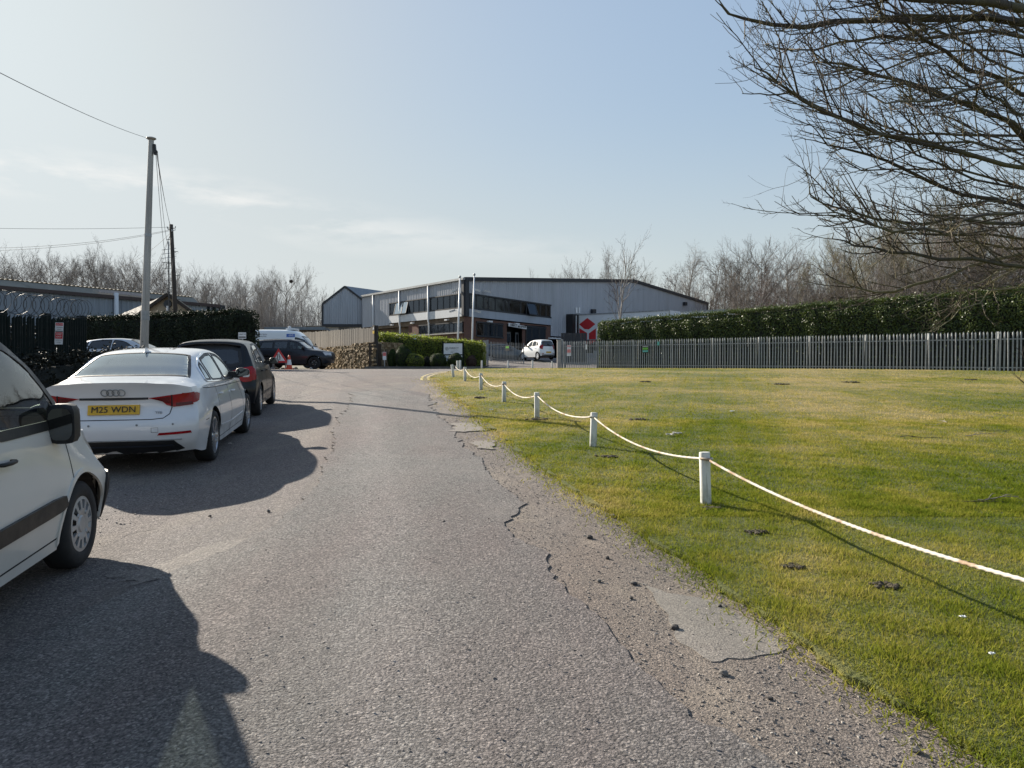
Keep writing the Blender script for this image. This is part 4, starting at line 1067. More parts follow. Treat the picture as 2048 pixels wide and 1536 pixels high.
            for i in range(n):
                a = 2 * math.pi * i / n; q = []
                wd = .42 * math.pi / n
                for rr_, zz, k in ((r * .55, .97, 1.15), (r * .93, .93, 1.0)):
                    for s_ in (-1, 1): q.append(Mx @ Vector((rr_ * math.cos(a + s_ * wd * k), rr_ * math.sin(a + s_ * wd * k), h * zz)))
                m.prism([q[0], q[1], q[3], q[2]], Mx @ Vector((0, 0, -.02)))
            for i in range(4): a = math.pi / 4 + i * math.pi / 2; m.lathe([(.016, h * .955), (.012, h * 1.02), (0, h * 1.02)], 8, Mx @ Vector((.095 * math.cos(a), .095 * math.sin(a), 0)), Mx)
        m.build('rim', rim, w, smooth=True, angle=R(35))
        MB().lathe([(0, h * .35), (r * .62, h * .35), (r * .62, h * .25)], 24, (0, 0, 0), Mx).build('brake_disc', M['steel_dark'] if kind == 'cap' else M['galv_dark'], w)
        MB().lathe([(r - .03, -h * .3), (0, -h * .3)], 24, (0, 0, 0), Mx).build('inner_face', M['gap'], w)
    def wheels4(c, rim, kind, W=.2, rimR=.66, n=5, inset=.015):
        for s in c.sp['wheels']:
            for x in (-1, 1): c.wheel(s, x * (c.sp['W'] / 2 - W / 2 - inset), rim, kind, W, rimR, n)
    def both(c, fn, *a, **k): return [getattr(c, fn)(ax, *a, **k) for ax in ('right', 'left')]
    def mirror_pair(c, s, z, size, mat, side_x, stalk=.10, glass=True, box=False):
        for sg in (1, -1):
            m = bpy.data.objects.new('door_mirror', None); COL.objects.link(m); m.parent = c.t; m.location = (sg * side_x, s - c.L / 2, z); w, d, h = size
            bm = bmesh.new(); bmesh.ops.create_uvsphere(bm, u_segments=20, v_segments=12, radius=.5); p = 5.0 if box else 3.0
            for v in bm.verts:
                a = (abs(2 * v.co.x) ** p + abs(2 * v.co.y) ** p + abs(2 * v.co.z) ** p) ** (1 / p); v.co /= max(a, 1e-4)
                v.co = Vector((v.co.x * w, max(v.co.y, -.32) * d, v.co.z * h * (1 - .18 * (v.co.x * sg > 0) * (0 if box else 1)))) + Vector((sg * (stalk + w / 2), 0, h * .12))
            me = bpy.data.meshes.new('housing'); bm.to_mesh(me); bm.free(); me.polygons.foreach_set('use_smooth', [True] * len(me.polygons)); me.set_sharp_from_angle(angle=R(45)); link_mesh('housing', me, mat, m)
            MB().bar((-.06 * sg, .0, -.01), (sg * (stalk + .06), 0, -h * .18), .05, .09).build('stalk', M['black'], m)
            q = [(sg * (stalk + w / 2) + x * w * .42, -.325 * d - .003, h * .12 + z_ * h * .40) for x, z_ in rounded([(-1, -1), (1, -1), (1, 1), (-1, 1)], 2, .2)]
            MB().prism(q, (0, -.004, 0)).build('mirror_glass', M['mirror'], m)
    def handles(c, pts, mat=None, w=.15):
        for s, z in pts:
            for ax, sg in (('right', 1), ('left', -1)):
                a, b = c.proj(ax, s - w / 2, z, .0), c.proj(ax, s + w / 2, z, .0); n = Vector((sg * .035, 0, 0)); MB().tube([a, a.lerp(b, .12) + n, a.lerp(b, .5) + n * 1.15, a.lerp(b, .88) + n, b], [.010, .013, .014, .013, .010], 6).build('door_handle', mat or c.paint, c.t, smooth=True)
    def seams(c, ax, lines, w=.008):
        for l in lines: c.strip(ax, l, w, .0015, 'panel_gap', M['gap'])
    def cabin(c, s0, s1, zf, hw, zs=.95, rows=2, dash=True, seat=None, wheel_right=True, hr=True, dash_mat=None):
        """seats, dashboard, floor"""
        L = c.L; sm = seat or M['interior']; MB().box((0, (s0 + s1) / 2 - L / 2, zf - .02), (hw * 1.9, s1 - s0, .04)).build('cabin_floor', M['interior'], c.t)
        for r in range(rows):
            ys = s1 - 1.05 - r * .85 - L / 2
            for x in (-.36, .36):
                m = MB(); m.box((x, ys + .2, zf + .12), (.48, .5, .2)); bk = [(x - .24, ys - .02, zf + .1), (x + .24, ys - .02, zf + .1), (x + .2, ys - .16, zs + .10), (x - .2, ys - .16, zs + .10)]; m.prism(bk, (0, -.12, 0)); m.build('seat', sm, c.t)
                if hr: m2 = MB(); m2.box((x, ys - .24, zs + .20), (.26, .10, .18)); m2.build('headrest', sm, c.t)
        if dash:
            yd = s1 - .42 - L / 2; m = MB(); m.prism([(-hw * .95, yd - .10, zs - .32), (-hw * .95, yd - .06, zs - .03), (-hw * .95, yd + .45, zs - .04), (-hw * .95, yd + .45, zs - .32)], (hw * 1.9, 0, 0)); m.build('dashboard', dash_mat or M['interior'], c.t)
            xs_ = .36 if wheel_right else -.36; pts = [Vector((xs_ + .18 * math.cos(a), yd - .22 - .06 * math.sin(a), zs - .05 + .17 * math.sin(a))) for a in np.linspace(0, 6.283, 24, endpoint=False)]; m = MB(); m.tube(pts, .014, 6, closed=True); m.bar(pts[0], pts[12], .05, .03); m.build('steering_wheel', M['black'], c.t)
def put(name, label, cat, x, y, rot, z=None, pitch=None, group=None):
    on = pitch if pitch is not None else (GRADE * math.cos(rot) if y < 26 else 0)
    t = thing(name, label, cat, (x, y, gz(y, x) if z is None else z), rot, group); e = Matrix.Rotation(math.atan(math.tan(GRADE)) if y < 26 and pitch is None else 0, 4, 'X') @ Matrix.Rotation(rot, 4, 'Z'); t.rotation_euler = e.to_euler(); return t
def mirx(p): return [(-x, y) for x, y in p]
# ---- white saloon (rear three quarters, closest whole car) ------------------------------
A4 = dict(L=4.73, W=1.842, R=.328, Ra=.372, wheels=(1.03, 3.85), shoulder=.022, Ar=.22, nr=4.2, Af=.5, nf=2.6, Lb=.42, Lf=.5, bulge=.02,
  rear=[(.20, .16), (.30, .07), (.38, .02), (.50, .0), (.58, .005), (.66, .035), (.72, .075), (.80, .095), (.90, .085), (.97, .065), (1.02, .045), (1.06, .02), (1.075, .03), (1.12, .08)],
  front=[(.18, .12), (.3, .03), (.5, 0), (.65, .03), (.74, .12), (.85, .3)],
  st=[(.22, .25, .80, .56, .865, .995, .775, .45, 1.052, 1.068), (.45, .21, .84, .56, .895, .998, .80, .50, 1.075, 1.092), (.66, .20, .855, .56, .907, .998, .815, .64, 1.088, 1.112), (1.0, .20, .86, .56, .915, .992, .825, .605, 1.20, 1.235), (1.45, .19, .86, .55, .917, .982, .83, .575, 1.335, 1.372), (1.85, .18, .86, .54, .917, .970, .83, .567, 1.378, 1.415), (2.3, .18, .86, .53, .915, .957, .83, .566, 1.388, 1.428), (2.75, .18, .86, .52, .913, .945, .825, .572, 1.355, 1.398), (3.15, .18, .86, .52, .91, .935, .815, .615, 1.20, 1.235), (3.6, .18, .86, .52, .91, .925, .79, .67, .985, 1.01), (4.0, .18, .86, .52, .905, .865, .77, .45, .915, .93), (4.35, .19, .84, .5, .88, .76, .73, .4, .815, .83), (4.43, .2, .80, .5, .86, .70, .70, .4, .76, .775)])
def saloon(root, paint, detail=True, spec=A4, glass=None, rim=None, kind='spokes', n=5, trim='chrome'):
    c = Car(root, spec, paint, .03 if detail else .06); glass = glass or M['glass']; L = c.L
    rw = [(-.67, .71), (0, .68), (.67, .71), (.61, 1.04), (.535, 1.40), (0, 1.45), (-.535, 1.40), (-.61, 1.04)]
    c.window('top', rw, glass, .025, 'rear_window')
    c.window('top', [(-.64, 3.50), (-.52, 2.86), (0, 2.80), (.52, 2.86), (.64, 3.50), (0, 3.56)], glass, .03, 'windscreen')
    q = [(1.08, 1.035), (1.32, 1.022), (1.36, 1.255), (1.25, 1.215)]; rd = [(1.40, 1.015), (2.17, .985), (2.20, 1.335), (1.85, 1.33), (1.47, 1.28)]; fd_ = [(2.25, .982), (3.12, .960), (2.98, 1.085), (2.76, 1.235), (2.56, 1.305), (2.28, 1.335)]
    for ax in ('right', 'left'):
        for w_ in (q, rd, fd_): c.window(ax, rounded(w_, 1, .1), glass, .022)
        ol = [(1.02, 1.02), (1.4, .998), (2.2, .968), (3.2, .940), (3.02, 1.10), (2.78, 1.262), (2.56, 1.335), (2.2, 1.362), (1.85, 1.358), (1.42, 1.30), (1.18, 1.21)]
        c.strip(ax, rounded(ol, 1, .12), .016, .012, 'chrome_trim', M['chrome'], closed=True)
    c.finish(); c.under(); c.wheels4(rim or M['alloy'], kind, .225, .70, n)
    c.cabin(1.0, 3.6, .55, .72, .93, seat=M['interior'])
    c.mirror_pair(2.98, 1.02, (.20, .14, .14), M['black'] if detail else paint, .80, .06)
    c.handles([(1.55, .83), (2.50, .80)])
    return c
audi = put('white_saloon', 'white four door saloon with four ring emblem parked second in the row on the left', 'car', -4.95, 10.75, R(11.3))
c = saloon(audi, M['white_paint'])
def lampset(c):
    # slim red lamps with an arrow shaped inner end, wrapping round the corner
    o = [(.36, .885), (.60, .915), (.80, .935), (.80, .79), (.615, .775), (.545, .80), (.50, .845)]
    for s_ in (1, -1):
        f = [(x * s_, z) for x, z in o]; lp = c.panel('rear', f if s_ > 0 else f[::-1], .012, 'tail_lamp', M['red_lamp'], maxlen=.05)
        i = [(x * s_, z) for x, z in [(.41, .878), (.58, .896), (.58, .815), (.53, .83)]]; c.panel('rear', i if s_ > 0 else i[::-1], .016, 'lamp_section', M['dark_red_lamp'], lp)
        i = [(x * s_, z) for x, z in [(.635, .822), (.79, .826), (.79, .795), (.64, .785)]]; c.panel('rear', i if s_ > 0 else i[::-1], .017, 'lamp_section', M['dark_red_lamp'], lp)
        c.strip('rear', [(.598 * s_, .918), (.598 * s_, .778)], .012, .019, 'panel_gap', M['gap'], lp)
    for ax in ('right', 'left'): c.panel(ax, [(.20, .930), (.40, .925), (.48, .905), (.40, .83), (.22, .80)], .010, 'tail_lamp', M['red_lamp'], maxlen=.05)
lampset(c)
c.panel('rear', [(-.62, .40), (-.68, .33), (-.74, .245), (.74, .245), (.68, .33), (.62, .40)], .012, 'diffuser', M['black'])
c.panel('rear', [(-.62, .335), (.62, .335), (.60, .35), (-.60, .35)], .020, 'diffuser_blade', M['dark_trim'])
c.strip('rear', [(-.70, .405), (0, .412), (.70, .405)], .010, .014, 'chrome_strip', M['galv'])
for s_ in (1, -1):
    p_ = [(s_ * x, z) for x, z in [(.46, .462), (.80, .47), (.79, .498), (.48, .49)]]; c.panel('rear', p_ if s_ > 0 else p_[::-1], .008, 'reflector', M['red_lamp'])
c.panel('rear', [(-.42, .655), (.42, .655), (.42, .875), (-.42, .875)], -.004, 'plate_recess', M['white_paint'], back=.02)
pl = c.panel('rear', [(-.27, .70), (.27, .70), (.27, .812), (-.27, .812)], .022, 'number_plate', M['plate_yellow'])
pc = c.proj('rear', 0, .756, .026); pu = (c.proj('rear', 0, .80, .02) - c.proj('rear', 0, .71, .02)).normalized()
lettering('M25 WDN', .098, frame_mat(pc + Vector((0, -.004, 0)), (1, 0, 0), pu), M['plate_black'], pl, .002, sx=1.04)
m = MB(); pu = (c.proj('rear', 0, .99) - c.proj('rear', 0, .91)).normalized()
for k in range(4):
    ctr = c.proj('rear', (k - 1.5) * .058, .952, .014); m.tube([ctr + Vector((.038 * math.cos(a), 0, 0)) + pu * (.038 * math.sin(a)) for a in np.linspace(0, 6.283, 22, endpoint=False)], .0055, 6, closed=True)
m.build('ring_emblem', M['galv_dark'], audi, smooth=True)
lettering('TFSI', .042, frame_mat(c.proj('rear', .47, .715, .012), (1, .05, 0), pu), M['galv'], audi, .002)
c.seams('rear', [[(-.76, 1.01), (-.70, .93)], [(.76, 1.01), (.70, .93)], [(-.60, .775), (-.58, .70), (-.52, .655), (-.4, .645), (.4, .645), (.52, .655), (.58, .70), (.60, .775)], [(-.36, .888), (.36, .888)]], .009)
c.strip('rear', [(-.36, .878), (0, .874), (.36, .878)], .02, .006, 'boot_handle', M['dark_trim'])
c.seams('rear', [[(.40, .498), (.47, .498), (.47, .55), (.40, .55), (.40, .498)]], .004)
for x in (-.6, -.25, .25, .62): q = c.proj('rear', x, .585, .003); MB().lathe([(0, .004), (.012, .003), (.012, -.004)], 10, q, Matrix.Rotation(R(90), 3, 'X')).build('parking_sensor', M['galv_dark'], audi)
c.seams('right', [[(1.38, 1.0), (1.40, .80), (1.30, .52), (1.35, .24)], [(2.22, .97), (2.24, .60), (2.22, .24)], [(3.22, .93), (3.30, .70), (3.36, .50), (3.34, .26)], [(1.36, .25), (3.34, .27)], [(.50, .58), (.66, .585)], [(.70, .955), (1.2, .93), (2.2, .90), (3.3, .875), (4.1, .845)]], .008)
c.strip('right', [(1.45, .40), (2.3, .37), (3.3, .40)], .03, .006, 'sill_crease', M['white_paint'])
c.panel('right', rounded([(.78, .80), (.96, .81), (.96, .93), (.80, .93)], 2), .001, 'fuel_flap', M['white_paint'], back=-.001)
q = c.proj('top', 0, 1.50, 0); m = MB(); m.prism([q + Vector((0, -.11, -.005)), q + Vector((0, .10, 0)), q + Vector((0, .02, .03)), q + Vector((0, -.07, .065)), q + Vector((0, -.10, .065))], (.012, 0, 0)); m.lathe([(0, .02), (.04, .012), (.06, -.01)], 14, q); m.build('roof_aerial', M['white_paint'], audi)
MB().tube([c.proj('rear', -.55, .26, -.15), c.proj('rear', -.55, .25, .0)], .04, 10).build('exhaust', M['galv'], audi)
# ---- silver saloon on the left behind the fence end ---------------------------------------------
sv = put('silver_saloon', 'pale silver saloon parked across behind the white saloon by the metal pole', 'car', *XY(249, 29.0), R(-86), z=gz(29) - .02)
saloon(sv, M['silver_paint'], False, glass=M['glass_dark'])
# ---- grey car behind the gate -------------------------------------------------------------------
HB = dict(L=4.06, W=1.733, R=.315, Ra=.360, wheels=(.70, 3.29), shoulder=.02, Ar=.17, nr=4.5, Af=.35, nf=2.6, Lb=.36, Lf=.5, bulge=.018,
  rear=[(.25, .10), (.40, .02), (.52, .0), (.62, .02), (.70, .05), (.86, .06), (1.0, .10), (1.2, .20), (1.4, .32), (1.46, .33), (1.52, .31)],
  front=[(.2, .10), (.4, .01), (.6, 0), (.75, .04), (.85, .14), (1.0, .3)],
  st=[(.17, .28, .76, .60, .822, .985, .775, .59, 1.425, 1.485), (.40, .24, .80, .60, .846, .985, .795, .58, 1.435, 1.505), (.60, .22, .815, .60, .856, .98, .80, .575, 1.445, 1.515), (1.1, .20, .82, .58, .862, .97, .805, .572, 1.455, 1.525), (1.7, .20, .82, .56, .862, .955, .805, .572, 1.45, 1.523), (2.15, .20, .82, .55, .86, .94, .80, .582, 1.405, 1.475), (2.6, .20, .82, .55, .858, .935, .785, .63, 1.23, 1.275), (3.0, .20, .82, .55, .855, .93, .765, .66, 1.01, 1.04), (3.4, .20, .81, .55, .845, .90, .74, .45, .965, .985), (3.75, .21, .79, .55, .82, .82, .70, .4, .885, .90), (3.85, .22, .76, .55, .80, .78, .68, .4, .845, .86)])
def hatch(root, paint, detail, spec=HB, glass=None, rim=None, kind='multi', n=10, sc=1.0, dz=0, lamp='tall'):
    c = Car(root, spec, paint, .032 if detail else .06); glass = glass or M['glass_dark']; k = spec['L'] / 4.06; h = spec.get('hk', 1.0)
    S = lambda p: [(x * k, z * h) for x, z in p]
    c.window('rear', rounded(S([(-.56 / k, 1.03), (.56 / k, 1.03), (.50 / k, 1.36), (-.50 / k, 1.36)]), 1, .12), glass, .04, 'rear_window')
    c.window('front', S([(-.62 / k, 1.07), (.62 / k, 1.07), (.53 / k, 1.42), (-.53 / k, 1.42)]), glass, .03, 'windscreen')
    q = S([(.62, 1.07), (.94, 1.03), (.97, 1.36), (.78, 1.30)]); rd = S([(1.0, 1.025), (1.66, .99), (1.67, 1.42), (1.04, 1.40)]); fd_ = S([(1.74, .985), (2.62, .965), (2.42, 1.15), (2.18, 1.36), (2.02, 1.41), (1.75, 1.42)])
    for ax in ('right', 'left'):
        for w_ in (q, rd, fd_): c.window(ax, rounded(w_, 1, .12), glass, .026)
    c.finish(); c.under(arch_lip=.035 if detail else None, lip_mat=paint); c.wheels4(rim or M['alloy'], kind, .195, .66, n)
    c.cabin(.7 * k, 3.0 * k, .6, .68, .98 * h)
    c.mirror_pair(2.48 * k, 1.02 * h, (.20, .14, .15), M['black'] if detail else paint, .78 * spec['W'] / 1.733, .06)
    c.handles(S([(1.06, .88), (1.88, .86)]))
    return c
dac = put('black_hatchback', 'black five door hatchback parked in front of the white saloon', 'car', -6.15, 16.2, R(12.0))
c = hatch(dac, M['black_paint'], True, rim=M['alloy'])
for s_ in (1, -1):
    o = rounded([(.52, .965), (.72, 1.0), (.765, 1.0), (.765, .72), (.60, .70), (.53, .76)], 1, .15); f = [(x * s_, z) for x, z in o]; lp = c.panel('rear', f if s_ > 0 else f[::-1], .014, 'tail_lamp', M['red_lamp'], maxlen=.05)
    i = rounded([(.565, .915), (.70, .93), (.71, .80), (.58, .80)], 1, .15); f = [(x * s_, z) for x, z in i]; c.panel('rear', f if s_ > 0 else f[::-1], .018, 'clear_lamp', M['clear_lamp'], lp, maxlen=.05)
    c.strip('rear', [(.57 * s_, .865), (.70 * s_, .875)], .012, .022, 'lamp_divider', M['red_lamp'], lp)
for ax in ('right', 'left'): c.panel(ax, rounded([(.06, .985), (.25, .975), (.30, .90), (.22, .74), (.06, .72)], 1, .15), .012, 'tail_lamp', M['red_lamp'], maxlen=.05)
sp_ = MB(); q = [c.proj('top', x, .40, 0) for x in (-.54, -.27, 0, .27, .54)]
sp_.add([v + Vector((0, -.16 + .02 * abs(i - 2), -.035)) for i, v in enumerate(q)] + [v + Vector((0, .06, .012)) for v in q] + [v + Vector((0, -.15 + .02 * abs(i - 2), -.075)) for i, v in enumerate(q)], [(i, i + 1, 6 + i, 5 + i) for i in range(4)] + [(10 + i, 11 + i, i + 1, i) for i in range(4)] + [(10 + i, 11 + i, 6 + i, 5 + i) for i in range(4)])
sp_.build('roof_spoiler', M['black_paint'], dac, smooth=True)
c.seams('rear', [[(-.56, .72), (-.50, .55), (.50, .55), (.56, .72)], [(-.60, 1.38), (-.62, 1.02)], [(.60, 1.38), (.62, 1.02)]])
c.panel('rear', [(-.62, .32), (.62, .32), (.60, .46), (-.60, .46)], .010, 'lower_bumper', M['black'])
pl = c.panel('rear', [(-.26, .66), (.26, .66), (.26, .77), (-.26, .77)], .016, 'number_plate', M['plate_yellow'])
c.strip('rear', [(-.02, 1.04), (.30, 1.10)], .022, .012, 'rear_wiper', M['black'])
c.panel('rear', [(.50, .50), (.66, .50), (.66, .525), (.50, .525)], .008, 'reflector', M['red_lamp'])
c.seams('right', [[(1.0, .99), (.98, .75), (.90, .56), (1.0, .26)], [(1.70, .96), (1.70, .26)], [(2.64, .95), (2.74, .70), (2.72, .28)], [(1.0, .27), (2.72, .28)], [(.42, .88), (.95, .86)]])
c.strip('right', [(1.0, .42), (2.7, .42)], .05, .010, 'side_strip', M['black'])
gy = put('grey_car', 'mid grey hatchback seen through the open palisade gate', 'car', *XY(1011, 66.5), R(-84), z=P(1011, 725.5, 66.5).z)
hatch(gy, M['grey_paint'], False); gy.scale = (1.08, 1.08, 1.10)
I10 = dict(HB, L=3.585, W=1.595, R=.285, Ra=.325, wheels=(.58, 2.96), hk=1.0, st=[(s * .883, a, b * .92, z, d * .92, e, f * .915, g * .92, h, i) for s, a, b, z, d, e, f, g, h, i in HB['st']], rear=[(z, v * .8) for z, v in HB['rear']])
wi = put('white_hatchback', 'small bright white hatchback parked in the entrance yard right of the gate', 'car', *XY(1074, 64.6), R(33), z=P(1074, 719.5, 64).z)
c = hatch(wi, M['cool_white'], True, spec=I10, rim=M['truck_white'], n=6); wi.scale = (1.0, .95, 1.13)
for s_ in (1, -1):
    o = [(.47, 1.06), (.60, 1.12), (.70, 1.05), (.69, .80), (.58, .78), (.53, .88)]; f = [(x * s_, z) for x, z in o]; c.panel('rear', f if s_ > 0 else f[::-1], .014, 'tail_lamp', M['red_lamp'])
for ax in ('right', 'left'): c.panel(ax, [(.10, 1.06), (.34, 1.03), (.28, .86), (.08, .78)], .012, 'tail_lamp', M['red_lamp'])
c.panel('rear', [(-.25, .50), (.25, .50), (.25, .61), (-.25, .61)], .016, 'number_plate', M['plate_yellow'])
c.panel('rear', [(-.60, .30), (.60, .30), (.58, .38), (-.58, .38)], .010, 'lower_bumper', M['black'])
for s_ in (1, -1): f = [(s_ * .45, .44), (s_ * .62, .44), (s_ * .62, .475), (s_ * .45, .475)]; c.panel('rear', f if s_ > 0 else f[::-1], .010, 'reflector', M['red_lamp'])
# ---- dark four by four ---------------------------------------------------------------------------
SU = dict(L=4.50, W=1.91, R=.36, Ra=.42, wheels=(.90, 3.56), shoulder=.02, Ar=.16, nr=5, Af=.30, nf=2.8, Lb=.42, Lf=.42, bulge=.015,
  rear=[(.30, .08), (.5, .0), (.65, .0), (.8, .05), (1.0, .06), (1.2, .10), (1.45, .17), (1.6, .20), (1.70, .20)],
  front=[(.3, .12), (.5, .02), (.65, 0), (.85, .03), (.98, .10), (1.1, .3)],
  st=[(.16, .36, .84, .75, .90, 1.12, .85, .68, 1.60, 1.665), (.45, .32, .88, .75, .935, 1.12, .875, .675, 1.625, 1.70), (.8, .30, .89, .75, .945, 1.12, .88, .67, 1.64, 1.715), (1.4, .30, .90, .72, .95, 1.115, .885, .67, 1.66, 1.738), (2.0, .30, .90, .72, .95, 1.11, .885, .67, 1.655, 1.735), (2.45, .30, .90, .72, .95, 1.10, .88, .68, 1.60, 1.68), (2.85, .30, .90, .72, .95, 1.09, .87, .72, 1.36, 1.42), (3.2, .30, .90, .72, .945, 1.085, .85, .74, 1.14, 1.17), (3.7, .30, .90, .72, .94, 1.05, .83, .5, 1.10, 1.115), (4.1, .32, .88, .70, .91, 1.0, .80, .45, 1.045, 1.06), (4.28, .34, .85, .68, .885, .95, .78, .42, .99, 1.005)])
su = put('dark_suv', 'dark navy off road car parked across the yard in front of the stone wall', 'car', *XY(591.5, 43.6), R(-90), z=gz(43.6))
c = Car(su, SU, M['navy_paint'], .05)
ws_ = [([(.45, 1.19), (1.18, 1.17), (1.18, 1.58), (.58, 1.55)], M['glass_dark']), ([(1.26, 1.165), (2.02, 1.155), (2.02, 1.61), (1.26, 1.60)], M['glass_dark']), ([(2.12, 1.155), (3.02, 1.135), (2.76, 1.34), (2.46, 1.57), (2.12, 1.61)], M['glass_van'])]
for ax in ('right', 'left'):
    for w_, g_m in ws_: c.window(ax, rounded(w_, 1, .1), g_m, .03)
c.window('front', [(-.70, 1.18), (.70, 1.18), (.62, 1.60), (-.62, 1.60)], M['glass_van'], .04, 'windscreen'); c.window('rear', [(-.66, 1.15), (.66, 1.15), (.58, 1.55), (-.58, 1.55)], M['glass_dark'], .04, 'rear_window')
c.finish(); c.under(arch_lip=.06, lip_mat=M['black']); c.wheels4(M['steel_dark'], 'spokes', .23, .68, 5); c.cabin(.6, 3.2, .75, .75, 1.12); c.mirror_pair(2.95, 1.19, (.20, .16, .20), M['black'], .84, .06); c.handles([(1.40, .98), (2.25, .97)])
for ax in ('right', 'left'): c.panel(ax, [(4.02, .98), (4.30, .95), (4.38, .80), (4.18, .78)], .014, 'headlamp', M['clear_lamp']); c.panel(ax, [(.10, 1.2), (.24, 1.2), (.22, .85), (.08, .85)], .012, 'tail_lamp', M['red_lamp'])
for s_ in (1, -1): f = [(s_ * x, z) for x, z in [(.42, .95), (.78, .95), (.80, .80), (.45, .78)]]; c.panel('front', f if s_ > 0 else f[::-1], .014, 'headlamp', M['clear_lamp'])
c.panel('front', [(-.38, .92), (.38, .92), (.36, .76), (-.36, .76)], .01, 'grille', M['black']); c.seams('right', [[(1.22, 1.14), (1.22, .78), (1.32, .34)], [(2.07, 1.14), (2.07, .34)], [(3.02, 1.08), (3.06, .34)]])
for x in (-.62, .62): MB().tube([c.proj('top', x, .6, .03), c.proj('top', x, 1.4, .05), c.proj('top', x, 2.2, .03)], .018, 6).build('roof_rail', M['galv'], su)
# ---- white ambulance van behind it -----------------------------------------------------------------
AV = dict(L=6.2, W=2.05, R=.345, Ra=.40, wheels=(1.15, 5.0), shoulder=.01, Ar=.06, nr=8, Af=.28, nf=2.8, Lb=.3, Lf=.42, bulge=.02,
  rear=[(.3, .05), (.6, 0), (1.2, .0), (2.0, .03), (2.6, .06)], front=[(.3, .1), (.55, 0), (.8, .04), (1.0, .14), (1.2, .3)],
  st=[(.06, .36, .95, .9, 1.0, 1.45, .985, .86, 2.42, 2.52), (.5, .34, .97, .9, 1.02, 1.45, 1.0, .87, 2.44, 2.55), (2.0, .32, .97, .9, 1.025, 1.45, 1.0, .87, 2.44, 2.56), (3.6, .32, .97, .9, 1.025, 1.44, 1.0, .86, 2.43, 2.54), (4.1, .32, .97, .9, 1.02, 1.42, .99, .83, 2.36, 2.46), (4.6, .32, .97, .9, 1.01, 1.38, .97, .80, 2.02, 2.10), (5.05, .32, .96, .85, 1.0, 1.32, .95, .78, 1.58, 1.64), (5.4, .32, .95, .8, .98, 1.22, .90, .6, 1.30, 1.33), (5.75, .34, .92, .75, .95, 1.08, .86, .5, 1.13, 1.15), (5.9, .36, .90, .72, .93, 1.02, .84, .5, 1.06, 1.08)])
av = put('ambulance_van', 'high roofed white ambulance van with a blue badge behind the dark off road car', 'van', *XY(566, 49.6), R(-90), z=gz(49) + .02)
c = Car(av, AV, M['cool_white'], .06)
for ax in ('right', 'left'): c.window(ax, [(4.15, 1.5), (5.1, 1.42), (4.72, 1.85), (4.2, 2.0)], M['glass_dark'], .04)
c.window('front', [(-.80, 1.45), (.80, 1.45), (.72, 2.08), (-.72, 2.08)], M['glass_dark'], .04, 'windscreen')
c.finish(); c.under(); c.wheels4(M['steel_dark'], 'multi', .22, .62, 8); c.mirror_pair(4.95, 1.5, (.2, .16, .3), M['black'], .95, .08)
bp = c.panel('right', [(4.04 - .42, 2.03), (4.04 + .12, 2.03), (4.04 + .12, 2.24), (4.04 - .42, 2.24)], .004, 'badge', M['sign_blue'])
bo = c.proj('right', 3.89, 2.135, .012); lettering('NHS', .19, frame_mat(bo, (0, 1, 0), (-.16, 0, 1)), M['white_text'], bp, .002)
for i, (tx, z) in enumerate((('Patient Transport Service', 2.22), ('Working with the NHS', 2.08))): lettering(tx, .10, frame_mat(c.proj('right', 1.85, z, .008), (0, 1, 0), (-.16, 0, 1)), M['plate_black'], av, .001)
q = c.proj('top', 0, 3.75, 0); m = MB(); m.box(q + Vector((0, 0, .05)), (1.1, .55, .12)); m.build('roof_unit', M['white'], av, ); MB().lathe([(0, .16), (.10, .12), (.12, 0)], 12, q + Vector((.35, -.1, .1))).build('beacon', M['clear_lamp'], av)
for ax in ('right', 'left'): c.panel(ax, [(5.62, 1.0), (5.92, .95), (5.95, .8), (5.7, .8)], .014, 'headlamp', M['clear_lamp'])
# ---- trailer at the dock -------------------------------------------------------------------------------
tl_ = thing('box_trailer', 'white box trailer with a big red cube emblem backed on to the warehouse dock', 'trailer')
p0 = RF.pt(DK + 1.3, 0, .95); TDn = RF.n; TW = Wall(p0.x, p0.y, TDn)
zt_ = TW.hit(1150, 629)[1]; tA_ = 0; tB_ = TW.hit(1339, 630)[0]; zt2 = TW.hit(1339, 621.5)[1]; ztop = (zt_ + zt2) / 2; zbt = ztop - 2.9; back = RF.d * 2.55
MB().prism([TW.pt(0, zbt), TW.pt(tB_, zbt), TW.pt(tB_, ztop), TW.pt(0, ztop)], back).build('box_body', M['truck_white'], tl_)
m = MB()
for z in (zbt, ztop): m.bar(TW.pt(-.02, z, .02), TW.pt(tB_ + .02, z, .02), .08, .12)
for t in (0, tB_): m.bar(TW.pt(t, zbt, .02), TW.pt(t, ztop, .02), .10, .10)
m.build('edge_rail', M['galv'], tl_)
MB().prism([TW.pt(.3, zbt - .35, -.6), TW.pt(tB_, zbt - .35, -.6), TW.pt(tB_, zbt - .02, -.6), TW.pt(.3, zbt - .02, -.6)], RF.d * 1.2).build('chassis', M['dark_trim'], tl_)
for k in range(3):
    for o in (.15, 2.1): MB().lathe([(0, -.17), (.3, -.17), (.46, -.15), (.5, -.1), (.5, .1), (.46, .15), (.3, .17), (0, .17)], 20, TW.pt(2.2 + k * 1.3, zbt - .75, 0) + RF.d * o + Vector((0, 0, 0)), Matrix.Rotation(math.atan2(RF.d.y, RF.d.x), 3, 'Z') @ Matrix.Rotation(R(90), 3, 'Y')).build('wheel', M['rubber'], tl_)
MB().bar(TW.pt(tB_ - 2, zbt - .3, -.5), TW.pt(tB_ - 2, zbt - 1.35, -.5), .15).build('support_leg', M['dark_trim'], tl_)
